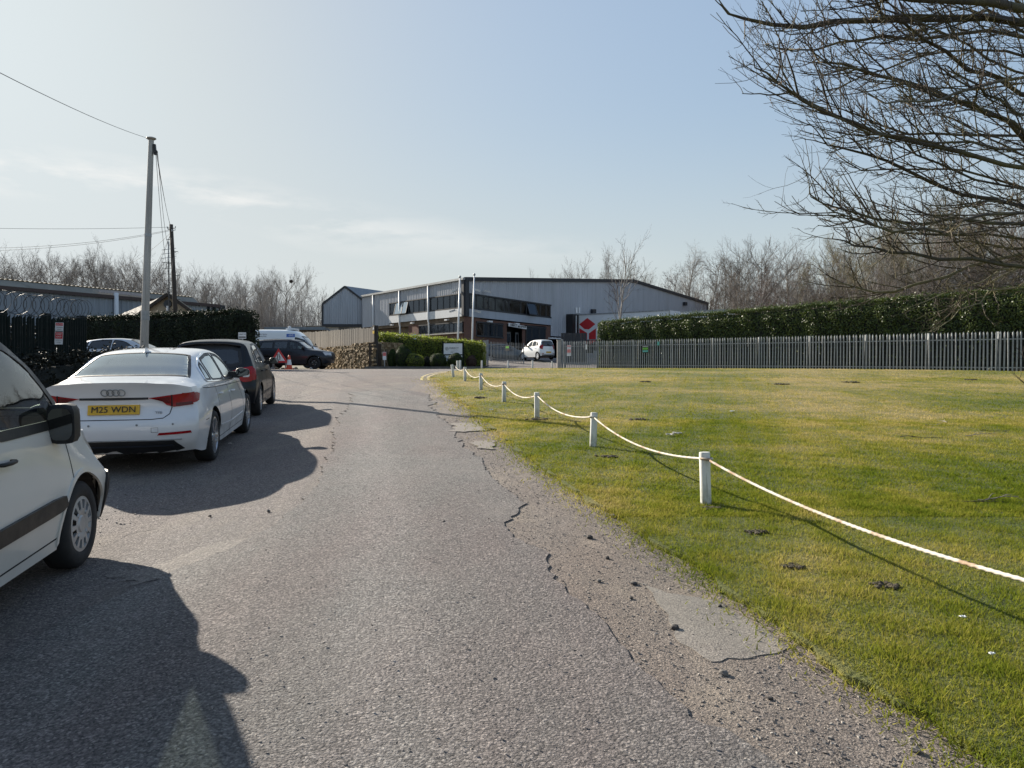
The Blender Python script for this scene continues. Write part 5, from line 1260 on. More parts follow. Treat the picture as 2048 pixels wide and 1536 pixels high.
E = lambda pts, nm, mt, o=.006, d=.004: MB().prism([TW.pt(*TW.hit(1080 + x / 4.8, 440 + y / 4.8), o) for x, y in pts], TW.n * d).build(nm, mt, tl_)
E([(455, 940), (532, 1000), (470, 1050), (428, 1048), (376, 1002)], 'emblem', M['sign_red'])
E([(365, 1030), (452, 1084), (452, 1190), (365, 1150)], 'emblem', M['sign_red'])
E([(470, 1088), (538, 1040), (536, 1160), (470, 1200)], 'emblem', M['sign_red']); E([(474, 1056), (532, 1008), (540, 1024), (482, 1072)], 'emblem_gap', M['truck_white'], .012)
# second lower white lorry body beyond it
b2 = thing('box_trailer', 'second white box trailer just showing beyond the one with the red emblem', 'trailer')
MB().prism([TW.pt(tB_ - 1.0, zbt) + RF.d * 4, TW.pt(tB_ + 4.5, zbt) + RF.d * 4, TW.pt(tB_ + 4.5, ztop + .05) + RF.d * 4, TW.pt(tB_ - 1.0, ztop + .05) + RF.d * 4], RF.d * 2.5).build('box_body', M['truck_white'], b2)
m = MB(); m.bar(TW.pt(tB_ - 1, ztop + .08) + RF.d * 3.97, TW.pt(tB_ + 4.5, ztop + .08) + RF.d * 3.97, .1); m.build('edge_rail', M['galv'], b2)
MB().prism([TW.pt(tB_ , zbt - 1.1) + RF.d * 4.4, TW.pt(tB_ + 4, zbt - 1.1) + RF.d * 4.4, TW.pt(tB_ + 4, zbt) + RF.d * 4.4, TW.pt(tB_, zbt) + RF.d * 4.4], RF.d * 1.4).build('chassis', M['dark_trim'], b2)
# dark boarded screen beside the dock
scn = thing('timber_screen', 'dark boarded screen in front of the red emblem behind the fence', 'fence', (*XY(1122, 63), 2.0))
x0_, x1_ = XY(1122, 63)[0], XY(1173, 63)[0]; zt_s = P(1140, 666, 63).z - 2.0
for i in range(9):
    w_ = (x1_ - x0_) / 9; MB().box((w_ * (i + .5), (i % 2) * .02, zt_s / 2 - .2), (w_ * .94, .04, zt_s + .4)).build('board', M['dark_trim'], scn)
# ---- small white van, nearest (only its nose is in the picture) ---------------------------------------------
VN = dict(L=3.86, W=1.70, R=.300, Ra=.355, wheels=(.62, 3.05), shoulder=.012, Ar=.08, nr=7, Af=.28, nf=2.6, Lb=.26, Lf=.42, bulge=.02,
  rear=[(.3, .05), (.5, 0), (.9, .02), (1.2, .05), (1.5, .10), (1.72, .14)], front=[(.18, .12), (.30, .03), (.45, .0), (.62, .02), (.76, .08), (.88, .2), (1.0, .3)],
  st=[(.08, .28, .78, .62, .83, 1.05, .80, .66, 1.60, 1.67), (.35, .25, .80, .62, .845, 1.05, .815, .665, 1.62, 1.70), (1.2, .22, .80, .60, .85, 1.045, .815, .66, 1.63, 1.72), (1.8, .22, .80, .58, .85, 1.035, .815, .655, 1.625, 1.715), (2.25, .22, .80, .57, .85, 1.025, .81, .65, 1.60, 1.69), (2.6, .22, .80, .56, .85, 1.015, .80, .67, 1.45, 1.53), (2.95, .22, .80, .56, .85, 1.00, .785, .70, 1.19, 1.24), (3.15, .22, .80, .56, .85, .985, .77, .66, 1.02, 1.05), (3.40, .22, .80, .56, .852, .93, .75, .42, .985, 1.00), (3.54, .23, .79, .55, .845, .87, .72, .40, .93, .95), (3.62, .24, .775, .54, .83, .82, .70, .4, .88, .895)])
vn = put('white_van', 'small off white panel van, nearest vehicle, only its front corner in the picture', 'van', -3.59, 3.93, R(10.3))
c = Car(vn, VN, M['van_paint'], .028)
fw = rounded([(1.90, 1.045), (2.92, 1.025), (2.82, 1.20), (2.58, 1.43), (2.34, 1.54), (2.12, 1.57), (1.92, 1.565)], 1, .10)
for ax in ('right', 'left'): c.window(ax, fw, M['glass_van'], .04, 'door_window')
c.window('front', rounded([(-.64, 1.08), (.64, 1.08), (.57, 1.56), (-.57, 1.56)], 1, .08), M['glass_van'], .04, 'windscreen')
c.window('rear', [(-.58, 1.1), (-.04, 1.1), (-.04, 1.52), (-.52, 1.52)], M['glass_dark'], .03, 'rear_window'); c.window('rear', [(.04, 1.1), (.58, 1.1), (.52, 1.52), (.04, 1.52)], M['glass_dark'], .03, 'rear_window')
c.finish(); c.under(arch_lip=.03); c.wheels4(M['hubcap'], 'cap', .185, .62, 12)
c.cabin(1.6, 3.0, .58, .70, 1.02, rows=1, seat=M['interior_grey'], dash_mat=M['interior_grey'])
MB().prism([(-.62, 1.56 - c.L / 2, .5), (.62, 1.56 - c.L / 2, .5), (.58, 1.56 - c.L / 2, 1.02), (-.58, 1.56 - c.L / 2, 1.02)], (0, -.03, 0)).build('bulkhead', M['interior_grey'], vn)
c.mirror_pair(2.70, 1.005, (.168, .15, .255), M['black'], .755, .03, box=True)
c.handles([(1.98, .90)], M['black'], .17)
for ax in ('right', 'left'):
    c.panel(ax, rounded([(1.45, .455), (2.66, .475), (2.74, .50), (2.70, .575), (1.45, .55)], 1, .12), .022, 'rubbing_strip', M['black'], maxlen=.12)
    q = rounded([(2.94, .925), (3.03, .92), (3.03, .965), (2.94, .97)], 2, .2); ind = c.panel(ax, q, .010, 'side_indicator', M['clear_lamp'])
    c.panel(ax, rounded([(3.28, .93), (3.44, .90), (3.60, .80), (3.70, .68), (3.60, .66), (3.42, .76), (3.30, .86)], 1, .15), .010, 'headlamp', M['clear_lamp'], maxlen=.05)
    c.panel(ax, [(3.46, .50), (3.50, .58), (3.90, .60), (3.90, .26), (3.50, .24)], .016, 'bumper_corner', M['black'], maxlen=.06)
c.panel('front', rounded([(-.74, .58), (.74, .58), (.72, .28), (-.72, .28)], 1, .06), .018, 'bumper', M['black']); c.panel('front', [(-.42, .76), (.42, .76), (.40, .66), (-.40, .66)], .012, 'grille', M['black'])
c.panel('front', [(-.26, .40), (.26, .40), (.26, .51), (-.26, .51)], .026, 'number_plate', M['white'])
c.seams('right', [[(1.80, 1.60), (1.80, .28)], [(2.86, 1.02), (2.885, .80), (2.90, .55), (2.78, .30)], [(1.80, .285), (2.76, .30)], [(2.0, 1.63), (2.32, 1.595), (2.62, 1.46), (2.90, 1.18), (2.96, 1.03)]], .010)
c.seams('right', [[(3.02, 1.03), (3.3, .96), (3.55, .86)]], .008)
# ------------------------------------------------------------------ vegetation
def norm(a): return a / np.maximum(np.linalg.norm(a, axis=-1, keepdims=True), 1e-9)
def leaves(name, pos, nrm, size, mat, parent, rng, asp=.5, jit=.8, bend=.25):
    """one small folded leaf (two triangles) per position"""
    n = len(pos); nn = norm(nrm + rng.normal(0, jit, (n, 3)))
    a = norm(np.cross(nn, rng.normal(0, 1, (n, 3)))); b = np.cross(nn, a)
    s = size * rng.uniform(.6, 1.3, (n, 1)); w = s * asp
    v = np.stack([pos - a * s * .5, pos + b * w * .5 + nn * s * bend * .3, pos + a * s * .5, pos - b * w * .5 + nn * s * bend * .3], 1)
    me = fast_mesh(name, v.reshape(-1, 3), 4)
    return link_mesh(name, me, mat, parent)
def hedge(name, label, cat, A, B, width, h0, h1, leaf, dens, mat, seed=1, zb=0, lump=.12, top_round=.25, z0=None, ends=True, group=None, asp=.5, thin=1):
    """clipped hedge from A to B (x, y), height h0 at A and h1 at B"""
    rng = np.random.default_rng(seed); A, B = Vector((*A, 0)), Vector((*B, 0)); L = (B - A).length; d = (B - A) / L; nrm = Vector((d.y, -d.x, 0))
    if nrm.dot(A.lerp(B, .5) - CAM) > 0: nrm = -nrm
    g0, g1 = (gz(A.y), gz(B.y)) if z0 is None else z0
    if A.y < 25: g0, g1 = gz(A.y, A.x), gz(B.y, B.x)
    t = thing(name, label, cat, (A.x, A.y, g0), group=group)
    org = np.array([A.x, A.y, g0]); D = np.array(d); N = np.array(nrm); Z = np.array((0, 0, 1.))
    hm = (h0 + h1) / 2
    pos = []; nor = []
    def gh(u): return g0 + (g1 - g0) * u - g0
    def hh(u): return h0 + (h1 - h0) * u
    nf = int(L * hm * dens)
    u = rng.random(nf); v = rng.random(nf) ** .9; kp = (v > .5) | (rng.random(nf) < thin); u, v = u[kp], v[kp]; nf = len(u)
    dep = width / 2 - np.clip((v - .82) / .18, 0, 1) ** 2 * top_round * width - rng.exponential(.05, nf)
    lum = lump * (np.sin(u * L * 2.1 + seed) * np.sin(v * 3.3 + u * L * 1.3) + .6 * np.sin(u * L * 5.3 + v * 7 + seed))
    pos.append(np.outer(u * L, D) + np.outer(dep + lum, N) + np.outer(gh(u) + v * hh(u) + lum * .3, Z) * 1); nor.append(np.tile(N * 1.0 + Z * .25, (nf, 1)))
    nt = int(L * width * dens * 1.1); u = rng.random(nt); w = rng.uniform(-.5, .5, nt)
    lum = lump * .8 * (np.sin(u * L * 2.6 + seed) + .7 * np.sin(u * L * 6.1 + w * 5)) * .5
    pos.append(np.outer(u * L, D) + np.outer(w * width * (1 - top_round * .5), N) + np.outer(gh(u) + hh(u) + lum + rng.exponential(.05, nt) - np.abs(w) ** 3 * top_round, Z)); nor.append(np.tile(Z * 1., (nt, 1)))
    if ends:
        for e, s in ((0, -1), (1, 1)):
            ne = int(width * hm * dens); w = rng.uniform(-.5, .5, ne); v = rng.random(ne)
            bulge = .22 * (1 - (2 * np.abs(w)) ** 2)
            pos.append(np.outer(e * L + s * (bulge - rng.exponential(.05, ne)), D) + np.outer(w * width, N) + np.outer((g1 - g0) * e + v * hh(e), Z)); nor.append(np.tile(D * s, (ne, 1)))
    pos = np.concatenate(pos); nor = np.concatenate(nor); pos[:, 2] = np.maximum(pos[:, 2], zb + .02)
    leaves('foliage', pos, nor, leaf, mat, t, rng, asp)['kind'] = 'stuff'
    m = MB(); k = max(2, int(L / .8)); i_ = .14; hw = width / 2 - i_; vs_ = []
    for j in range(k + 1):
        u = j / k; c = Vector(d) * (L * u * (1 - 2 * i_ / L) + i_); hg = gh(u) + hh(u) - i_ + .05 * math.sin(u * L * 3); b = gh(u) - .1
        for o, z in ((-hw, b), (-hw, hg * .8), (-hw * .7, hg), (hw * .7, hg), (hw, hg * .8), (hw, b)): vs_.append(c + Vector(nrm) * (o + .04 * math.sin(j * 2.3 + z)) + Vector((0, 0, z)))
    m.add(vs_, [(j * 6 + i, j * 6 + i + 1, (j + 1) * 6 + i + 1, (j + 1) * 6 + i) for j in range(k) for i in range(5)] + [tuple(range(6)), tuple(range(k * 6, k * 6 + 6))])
    m.build('shade_core', M['core'], t)
    return t
HD = (.704, -.710); HN = Vector((.710, .704, 0))
def hp(s, o): p = fence_pt(s) + HN * o; return (p.x, p.y)
hedge('laurel_hedge', 'long tall glossy laurel hedge behind the grey palisade fence on the right', 'hedge', hp(-1.0, 1.3), hp(31, 1.3), 1.5, 3.02, 3.95, .10, 560, M['laurel'], 3, lump=.055, thin=.08)
hedge('laurel_hedge', 'bright green laurel hedge behind the clipped bushes and name board', 'hedge', (P(756, 700, 49).x, 49.2), (P(958, 700, 57).x, 57.5), 1.3, 2.25, 1.75, .10, 560, M['privet'], 5, lump=.07)
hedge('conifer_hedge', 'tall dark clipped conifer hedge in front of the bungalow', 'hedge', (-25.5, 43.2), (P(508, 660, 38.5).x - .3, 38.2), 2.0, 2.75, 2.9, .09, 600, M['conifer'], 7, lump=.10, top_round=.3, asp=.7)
hedge('ivy_hedge', 'dark overgrown ivy and scrub growing behind the dark green fence', 'hedge', (-10.4, 9.5), (-12.2, 19.6), 1.0, 1.75, 1.65, .10, 260, M['bramble'], 19, lump=.25)
hedge('low_hedge', 'low untidy dark hedge at the foot of the green fence', 'hedge', (-10.0, 12.4), (-11.2, 22.6), 1.3, 1.05, 1.0, .09, 420, M['bramble'], 9, lump=.2)
def ball(name, label, px, top, w, Y, mat, seed, leaf=.05, n=4200, flat=.12, group=None):
    rng = np.random.default_rng(seed); c = P(px, 735, Y); r = w / 2 / F * Y; zt = P(px, top, Y).z; g = gz(Y) + .06; H = zt - g
    t = thing(name, label, 'bush', (c.x, Y, g), group=group)
    v = norm(rng.normal(0, 1, (n, 3))); v[:, 2] = np.where(v[:, 2] < -.75, -v[:, 2], v[:, 2])
    lum = 1 + .05 * np.sin(v[:, 0] * 5 + seed) + .04 * np.sin(v[:, 2] * 7 + v[:, 1] * 4 + seed)
    s = np.array((r, r, H * .54)); pos = v * s * (lum - rng.exponential(.03, n))[:, None] + np.array((0, 0, H * .46)); pos[:, 2] = np.maximum(pos[:, 2], .02)
    leaves('foliage', pos, v / s, leaf, mat, t, rng, .6)['kind'] = 'stuff'
    bm = bmesh.new(); bmesh.ops.create_icosphere(bm, subdivisions=3, radius=1)
    for q in bm.verts: q.co = Vector((q.co.x * r * .92, q.co.y * r * .92, max(-.05, q.co.z * H * .5 + H * .46)))
    me = bpy.data.meshes.new('shade_core'); bm.to_mesh(me); bm.free(); link_mesh('shade_core', me, M['core'], t)
BG = 'clipped round bushes in the entrance bed'
ball('clipped_bush', 'narrow clipped bush, leftmost in the row and half hidden behind the biggest dome', 785, 699, 20, 47.4, M['box_leaf'], 1, group=BG)
ball('clipped_bush', 'biggest and tallest dome shaped clipped bush left of the name board', 807, 691, 37, 46.9, M['box_leaf'], 2, n=6000, group=BG)
ball('clipped_bush', 'wide low clipped bush with sunlit top between the tall dome and the small gap', 829, 707, 38, 46.6, M['privet'], 3, group=BG)
ball('clipped_bush', 'small half hidden bush in the gap left of the name board', 855, 713, 16, 47.6, M['bramble'], 4, n=2500, group=BG)
ball('clipped_bush', 'round clipped bush in front of the left post of the name board', 876.5, 705.5, 34, 46.7, M['box_leaf'], 5, group=BG)
ball('clipped_bush', 'dark round clipped bush in front of the right half of the name board', 911, 706, 31, 46.7, M['box_leaf'], 6, group=BG)
ball('purple_shrub', 'small purplish brown shrub beside the entrance fence', 943, 711, 21, 46.9, M['purple_leaf'], 7, leaf=.07, n=2200)

# ---- bare trees -------------------------------------------------------
def path_at(paths, t):
    n, k, _ = paths.shape; x = t * (k - 1); i = np.clip(x.astype(int), 0, k - 2); f = (x - i)[:, None]; r = np.arange(n)
    return paths[r, i] * (1 - f) + paths[r, i + 1] * f, norm(paths[r, i + 1] - paths[r, i]), i, f[:, 0]
def grow(start, dirs, length, k, wob, trop, rng):
    n = len(start); pts = np.zeros((n, k, 3)); pts[:, 0] = start; d = norm(dirs); st = (length / (k - 1))[:, None]
    for j in range(1, k):
        d = norm(d + rng.normal(0, wob, (n, 3)) + np.asarray(trop)); pts[:, j] = pts[:, j - 1] + d * st
    return pts
def spawn(paths, rad, m, tlo, thi, ang, ratio, k, wob, trop, rng, rr, taper=.55, tip=.35, length=None):
    n, kk, _ = paths.shape; idx = np.repeat(np.arange(n), m); t = (np.tile(np.arange(m), n) + rng.random(n * m)) / m * (thi - tlo) + tlo
    p, d, i, f = path_at(paths[idx], t); rp = rad[idx, i] * (1 - f) + rad[idx, np.minimum(i + 1, kk - 1)] * f
    pl = np.linalg.norm(np.diff(paths, axis=1), axis=2).sum(1)[idx]
    az = norm(np.cross(d, rng.normal(0, 1, (n * m, 3)))); a = R(1) * rng.normal(ang, ang * .22, n * m)[:, None]
    cd = d * np.cos(a) + az * np.sin(a)
    ln = (pl * ratio * (1 - taper * t) if length is None else length * np.ones(n * m)) * rng.uniform(.65, 1.25, n * m)
    q = grow(p, cd, ln, k, wob, trop, rng); r0 = np.minimum(rp * .85, rr * rng.uniform(.8, 1.2, n * m) if rr > 0 else rp * .6)
    return q, r0[:, None] * np.linspace(1, tip, k)[None, :]
def tubes(sets, n):
    """batched tapered tubes -> verts, quads"""
    V = []; Q = []; base = 0
    for paths, rad in sets:
        N, k, _ = paths.shape; d = np.empty_like(paths); d[:, 1:-1] = paths[:, 2:] - paths[:, :-2]; d[:, 0] = paths[:, 1] - paths[:, 0]; d[:, -1] = paths[:, -1] - paths[:, -2]
        d = norm(d); ref = np.where(np.abs(d[:, :1, 2:3]) > .9, np.array([[[1., 0, 0]]]), np.array([[[0, 0, 1.]]])); u = norm(np.cross(d, np.broadcast_to(ref, d.shape))); w = np.cross(d, u)
        an = np.arange(n) * 2 * np.pi / n
        v = paths[:, :, None] + (u[:, :, None] * np.cos(an)[None, None, :, None] + w[:, :, None] * np.sin(an)[None, None, :, None]) * rad[:, :, None, None]
        V.append(v.reshape(-1, 3)); ids = base + np.arange(N * k * n).reshape(N, k, n); nx = np.roll(ids, -1, 2)
        Q.append(np.stack([ids[:, :-1], nx[:, :-1], nx[:, 1:], ids[:, 1:]], -1).reshape(-1, 4)); base += N * k * n
    return np.concatenate(V), np.concatenate(Q)
def ribbons(sets, rng):
    V = []
    for paths, rad in sets:
        N, k, _ = paths.shape; d = norm(paths[:, -1] - paths[:, 0]); s = norm(np.cross(d, rng.normal(0, 1, (N, 3))))[:, None] * rad[:, :, None]
        a, b = paths + s, paths - s
        V.append(np.stack([a[:, :-1], b[:, :-1], b[:, 1:], a[:, 1:]], 2).reshape(-1, 3))
    return np.concatenate(V)
def quad_mesh(name, V, Q, smooth=True):
    me = bpy.data.meshes.new(name); me.vertices.add(len(V)); me.vertices.foreach_set('co', V.astype('f').ravel())
    me.loops.add(Q.size); me.loops.foreach_set('vertex_index', Q.astype('i').ravel()); me.polygons.add(len(Q)); me.polygons.foreach_set('loop_start', np.arange(0, Q.size, 4, dtype='i'))
    me.update(calc_edges=True)
    if smooth: me.polygons.foreach_set('use_smooth', [True] * len(me.polygons))
    return me
def bare_tree(seed, H, style):
    """-> (trunk mesh, crown mesh): trunk and limbs, and the twigs"""
    rng = np.random.default_rng(seed); st = np.zeros((1, 3))
    if style == 'birch': nt, lean, r0 = rng.integers(1, 3), .08, .011 * H
    elif style == 'multi': nt, lean, r0 = 4, .20, .008 * H
    elif style == 'fan': nt, lean, r0 = 1, .03, .012 * H
    else: nt, lean, r0 = 1, .05, .015 * H
    tk = grow(np.repeat(st, nt, 0) + rng.normal(0, .12, (nt, 3)) * (1, 1, 0), np.array([0, 0, 1]) + rng.normal(0, lean, (nt, 3)) * (1, 1, 0), H * rng.uniform(.85, 1, nt), 12, .05, (0, 0, .06), rng)
    tr_ = r0 * np.linspace(1, .08, 12)[None].repeat(nt, 0)
    if style == 'birch':
        b1 = spawn(tk, tr_, 34, .18, 1, 44, .44, 7, .10, (0, 0, .05), rng, .028, .66)
        b2 = spawn(*b1, 9, .15, 1, 40, .45, 6, .12, (0, 0, -.02), rng, .014, .5)
        b3 = spawn(*b2, 6, .1, 1, 35, .62, 5, .14, (0, 0, -.12), rng, .010, .3)
        b4 = spawn(*b3, 2 if nt > 1 else 4, .2, 1, 30, .6, 4, .14, (0, 0, -.20), rng, .008, .3)
    elif style == 'multi':
        b1 = spawn(tk, tr_, 16, .15, 1, 38, .38, 7, .10, (0, 0, .10), rng, .024, .6)
        b2 = spawn(*b1, 8, .15, 1, 36, .48, 6, .12, (0, 0, .08), rng, .013, .5)
        b3 = spawn(*b2, 6, .1, 1, 36, .55, 5, .14, (0, 0, .06), rng, .010, .3)
        b4 = spawn(*b3, 2, .2, 1, 32, .6, 4, .14, (0, 0, .05), rng, .008, .3)
    elif style == 'fan':
        b1 = spawn(tk, tr_, 15, .28, .9, 34, .55, 8, .06, (0, 0, .10), rng, .03, .55)
        b2 = spawn(*b1, 7, .2, 1, 34, .40, 6, .08, (0, 0, .05), rng, .013, .4)
        b3 = spawn(*b2, 5, .2, 1, 36, .5, 4, .12, (0, 0, .02), rng, .008, .4)
        b4 = spawn(*b3, 1, .3, 1, 30, .5, 3, .1, (0, 0, 0), rng, .006, .4)
    else:
        b1 = spawn(tk, tr_, 18, .20, .95, 50, .66, 8, .10, (0, 0, .12), rng, .045, .45)
        b2 = spawn(*b1, 10, .2, 1, 40, .48, 7, .12, (0, 0, .10), rng, .02, .5)
        b3 = spawn(*b2, 7, .15, 1, 36, .5, 5, .14, (0, 0, .10), rng, .011, .4)
        b4 = spawn(*b3, 4, .2, 1, 36, .5, 4, .14, (0, 0, .08), rng, .008, .4)
    V, Q = tubes([(tk, tr_)], 7); V2, Q2 = tubes([b1], 4)
    tm = quad_mesh('trunk', np.concatenate([V, V2]), np.concatenate([Q, Q2 + len(V)]))
    cm = fast_mesh('crown', ribbons([(b2[0], b2[1] * 1.1), (b3[0], b3[1] * 1.15), (b4[0], b4[1] * 1.2)], rng), 4)
    return tm, cm
VAR = [bare_tree(11, 15, 'birch'), bare_tree(12, 14, 'birch'), bare_tree(13, 15, 'broad'), bare_tree(14, 13, 'multi'), bare_tree(15, 14, 'broad'), bare_tree(16, 15, 'birch'), bare_tree(17, 12, 'multi'), bare_tree(18, 9, 'fan')]
VH = [15, 14, 15, 13, 14, 15, 12, 9]
MATV = {}
def plant(v, px, top, Y, z, label, twig, trunk='bark', group=None, name='bare_tree', rot=None, w=1, cat='tree'):
    tm, cm = VAR[v]; key = (v, trunk, twig)
    if key not in MATV:
        a, b = tm.copy(), cm.copy(); a.materials.append(M[trunk]); b.materials.append(M[twig]); MATV[key] = (a, b)
    a, b = MATV[key]; p = P(px, 735, Y); H = P(px, top, Y).z - z; s = H / (VH[v] * 1.06)
    t = thing(name, label, cat, (p.x, Y, z), rng_t.uniform(0, 6.28) if rot is None else rot, group); t.scale = (s * w, s * w, s)
    link_mesh('trunk', a, None, t); link_mesh('crown', b, None, t)
    return t
rng_t = random.Random(8)
ORD = 'first second third fourth fifth sixth seventh eighth ninth tenth eleventh twelfth thirteenth fourteenth fifteenth sixteenth seventeenth eighteenth nineteenth twentieth twenty-first twenty-second'.split()
GR_ = 'bare trees in the wood behind the right hand hedge'
def bank_z(px, Y): return gz(Y) + 2.2
# the wood on the right, back rows first
xs = [1118, 1150, 1190, 1255, 1290, 1330, 1372, 1412, 1452]
tops = [548, 536, 545, 540, 530, 508, 500, 482, 500]
for i, (x, tp) in enumerate(zip(xs, tops)):
    plant([2, 4, 2, 4, 1, 0, 5, 0, 1][i], x, tp, 134 + (i % 3) * 5, 3, 'bare tree top, ' + ORD[i] + ' from left of those showing above the big warehouse roof', 'twig_yellow' if i in (3,) else 'twig_purple' if i % 2 else 'twig_grey', group='bare trees behind the warehouse roof')
k = 0
for row, (Y0, n, lift) in enumerate(((122, 22, 0), (108, 22, 4), (95, 22, 14))):
    for i in range(n):
        x = 1462 + (2110 - 1462) * (i + .5 * (row % 2)) / (n - 1) + rng_t.uniform(-12, 12)
        env = np.interp(x, [1440, 1480, 1530, 1580, 1640, 1690, 1760, 1850, 1950, 2050, 2130], [520, 490, 470, 500, 488, 462, 440, 405, 420, 410, 405])
        v = rng_t.choice([0, 1, 5, 2, 4, 3, 6] if row < 2 else [3, 6, 3, 2, 0])
        sty = 'birch' if v in (0, 1, 5) else 'broad'
        lab = ('pale stemmed birch, ' if sty == 'birch' else 'brown bare tree, ') + ORD[i] + ' from left in ' + ('back', 'middle', 'front')[row] + ' row behind the right hedge'
        plant(v, x, env + lift + rng_t.uniform(-8, 22) + (40 if row == 2 else 0), Y0 + rng_t.uniform(-5, 5), bank_z(x, Y0) - .5, lab, rng_t.choice(['twig_purple', 'twig_brown', 'twig_grey', 'twig_yellow'] if x > 1600 else ['twig_purple', 'twig_brown', 'twig_grey']), 'birch' if sty == 'birch' and row else 'bark', GR_); k += 1
plant(2, 1880, 412, 100, 4, 'broad crowned bare tree with olive yellow twigs rising above the wood', 'twig_yellow', w=1.35)
plant(3, 1735, 530, 84, 4, 'white stemmed multi trunk birch just above the right hand hedge', 'twig_purple', 'birch', w=1.1)
plant(7, 1232, 474, 60, 2.0, 'slender white birch standing in front of the warehouse by the trailer', 'twig_purple', 'birch', name='birch_tree', w=1.0)
plant(1, 1211, 480, 118, 3.0, 'thin bare sapling whose top shows over the warehouse roof left of the white birch', 'twig_grey', w=.5)
# the wood on the left
xs = [-40, -8, 24, 55, 92, 118, 150, 178, 205, 236, 262, 290, 318, 350, 376, 402, 430, 458, 486, 512, 536]
env_x = [-40, 0, 40, 95, 150, 205, 240, 300, 340, 400, 450, 500, 540, 560]
env_y = [520, 508, 516, 508, 520, 500, 528, 518, 540, 545, 545, 550, 556, 545]
GL_ = 'bare trees in the wood behind the left hand warehouse'
for i, x in enumerate(xs):
    for row in (0, 1):
        v = [2, 0, 4, 5, 2, 1, 4][(i * 3 + row * 2) % 7]
        plant(v, x + row * 15, np.interp(x, env_x, env_y) + rng_t.uniform(-4, 14) + row * 4, 118 + row * 16 + rng_t.uniform(-5, 5), 2.5, 'grey bare tree, ' + ORD[i] + ' from left in ' + ('front', 'back')[row] + ' row behind the long left warehouse', 'twig_grey', 'bark', GL_, w=1.05)
plant(2, 565, 540, 104, 2.5, 'big spreading bare tree with a dark nest in its crown, left of the gabled unit', 'twig_grey', w=1.0, rot=1.0)
plant(4, 606, 548, 107, 2.5, 'bare tree just right of the one with the nest, left of the gabled unit', 'twig_grey', w=.8)
plant(5, 527, 560, 100, 2.5, 'narrow bare tree just left of the tree with the nest', 'twig_grey', w=.8)
plant(4, 640, 585, 118, 2.5, 'lower bare tree whose crown meets the left edge of the gabled unit', 'twig_purple', w=.9)
pn = P(582, 563, 104); rng_n = np.random.default_rng(3)
nest = norm(rng_n.normal(0, 1, (260, 3))) * (.13, .13, .10) + np.array(pn); q = grow(nest, rng_n.normal(0, 1, (260, 3)), np.full(260, .18), 3, .2, (0, 0, 0), rng_n)
no = link_mesh('nest', fast_mesh('nest', ribbons([(q, np.full((260, 3), .03))], rng_n), 4), M['twig_brown']); tag(no, 'dark round twig nest high in the big bare tree left of the gabled unit', 'nest')
# brown undergrowth at the foot of the woods
def thicket(name, A, B, h, n, mat, seed, z, wid=6):
    rng = np.random.default_rng(seed); u = rng.random(n); st = np.outer(1 - u, A) + np.outer(u, B); st = np.c_[st + rng.uniform(-wid / 2, wid / 2, (n, 2)), np.full(n, z)]
    p = grow(st, np.array([0, 0, 1.]) + rng.normal(0, .25, (n, 3)), h * rng.uniform(.4, 1, n), 5, .12, (0, 0, .05), rng); r = .02 * np.linspace(1, .4, 5)[None].repeat(n, 0)
    b = spawn(p, r, 9, .15, 1, 35, .35, 4, .14, (0, 0, .06), rng, .012, .4)
    tag(link_mesh(name, fast_mesh(name, ribbons([(p, r * 1.2), (b[0], b[1] * 1.3)], rng), 4), M[mat]), kind='stuff')
thicket('undergrowth', (34, 72), (80, 60), 4.2, 4200, 'twig_brown', 5, 4.0, 12)
thicket('undergrowth', (31, 104), (95, 84), 8.0, 3600, 'twig_brown', 8, 4.5, 12)
thicket('undergrowth', (-92, 108), (-24, 100), 9.0, 3400, 'twig_grey', 6, 2.4, 10)
thicket('undergrowth', (-38, 92), (-21, 96), 4.5, 900, 'twig_purple', 7, 2.2, 6)
# rising wooded ground behind the hedge
m = MB(); m.add([(12, 56, 1.0), (90, 30, 1.0), (140, 60, 5), (140, 130, 6.5), (30, 140, 6.0), (22, 98, 3.8), (16, 62, 2.2)], [(0, 1, 2, 6), (6, 2, 3, 5), (5, 3, 4)])
o = m.build('hill', simple('leaf litter bank', (.10, .075, .05), .95, dirt=.4, scale=.5)); o['kind'] = 'structure'
# far tree belt that closes the horizon and reads as one mass
def far_belt(name, xa, xb, Y, top, n, seed, mat):
    rng = np.random.default_rng(seed); x = rng.uniform(xa, xb, n); st = np.c_[x, Y + rng.uniform(0, 25, n), np.full(n, 2.5)]
    p = grow(st, np.array([0, 0, 1.]) + rng.normal(0, .06, (n, 3)), top * rng.uniform(.6, 1, n), 8, .05, (0, 0, .05), rng); r = .14 * np.linspace(1, .15, 8)[None].repeat(n, 0)
    b = spawn(p, r, 16, .2, 1, 36, .22, 5, .12, (0, 0, .08), rng, .045, .5); c = spawn(*b, 5, .1, 1, 38, .5, 4, .14, (0, 0, .05), rng, .03, .4)
    tag(link_mesh(name, fast_mesh(name, ribbons([(p, r), b, c], rng), 4), M[mat]), kind='stuff')
far_belt('far_wood', -150, -20, 150, 14, 420, 31, 'twig_grey')
far_belt('far_wood', 30, 190, 150, 19, 620, 32, 'twig_purple')

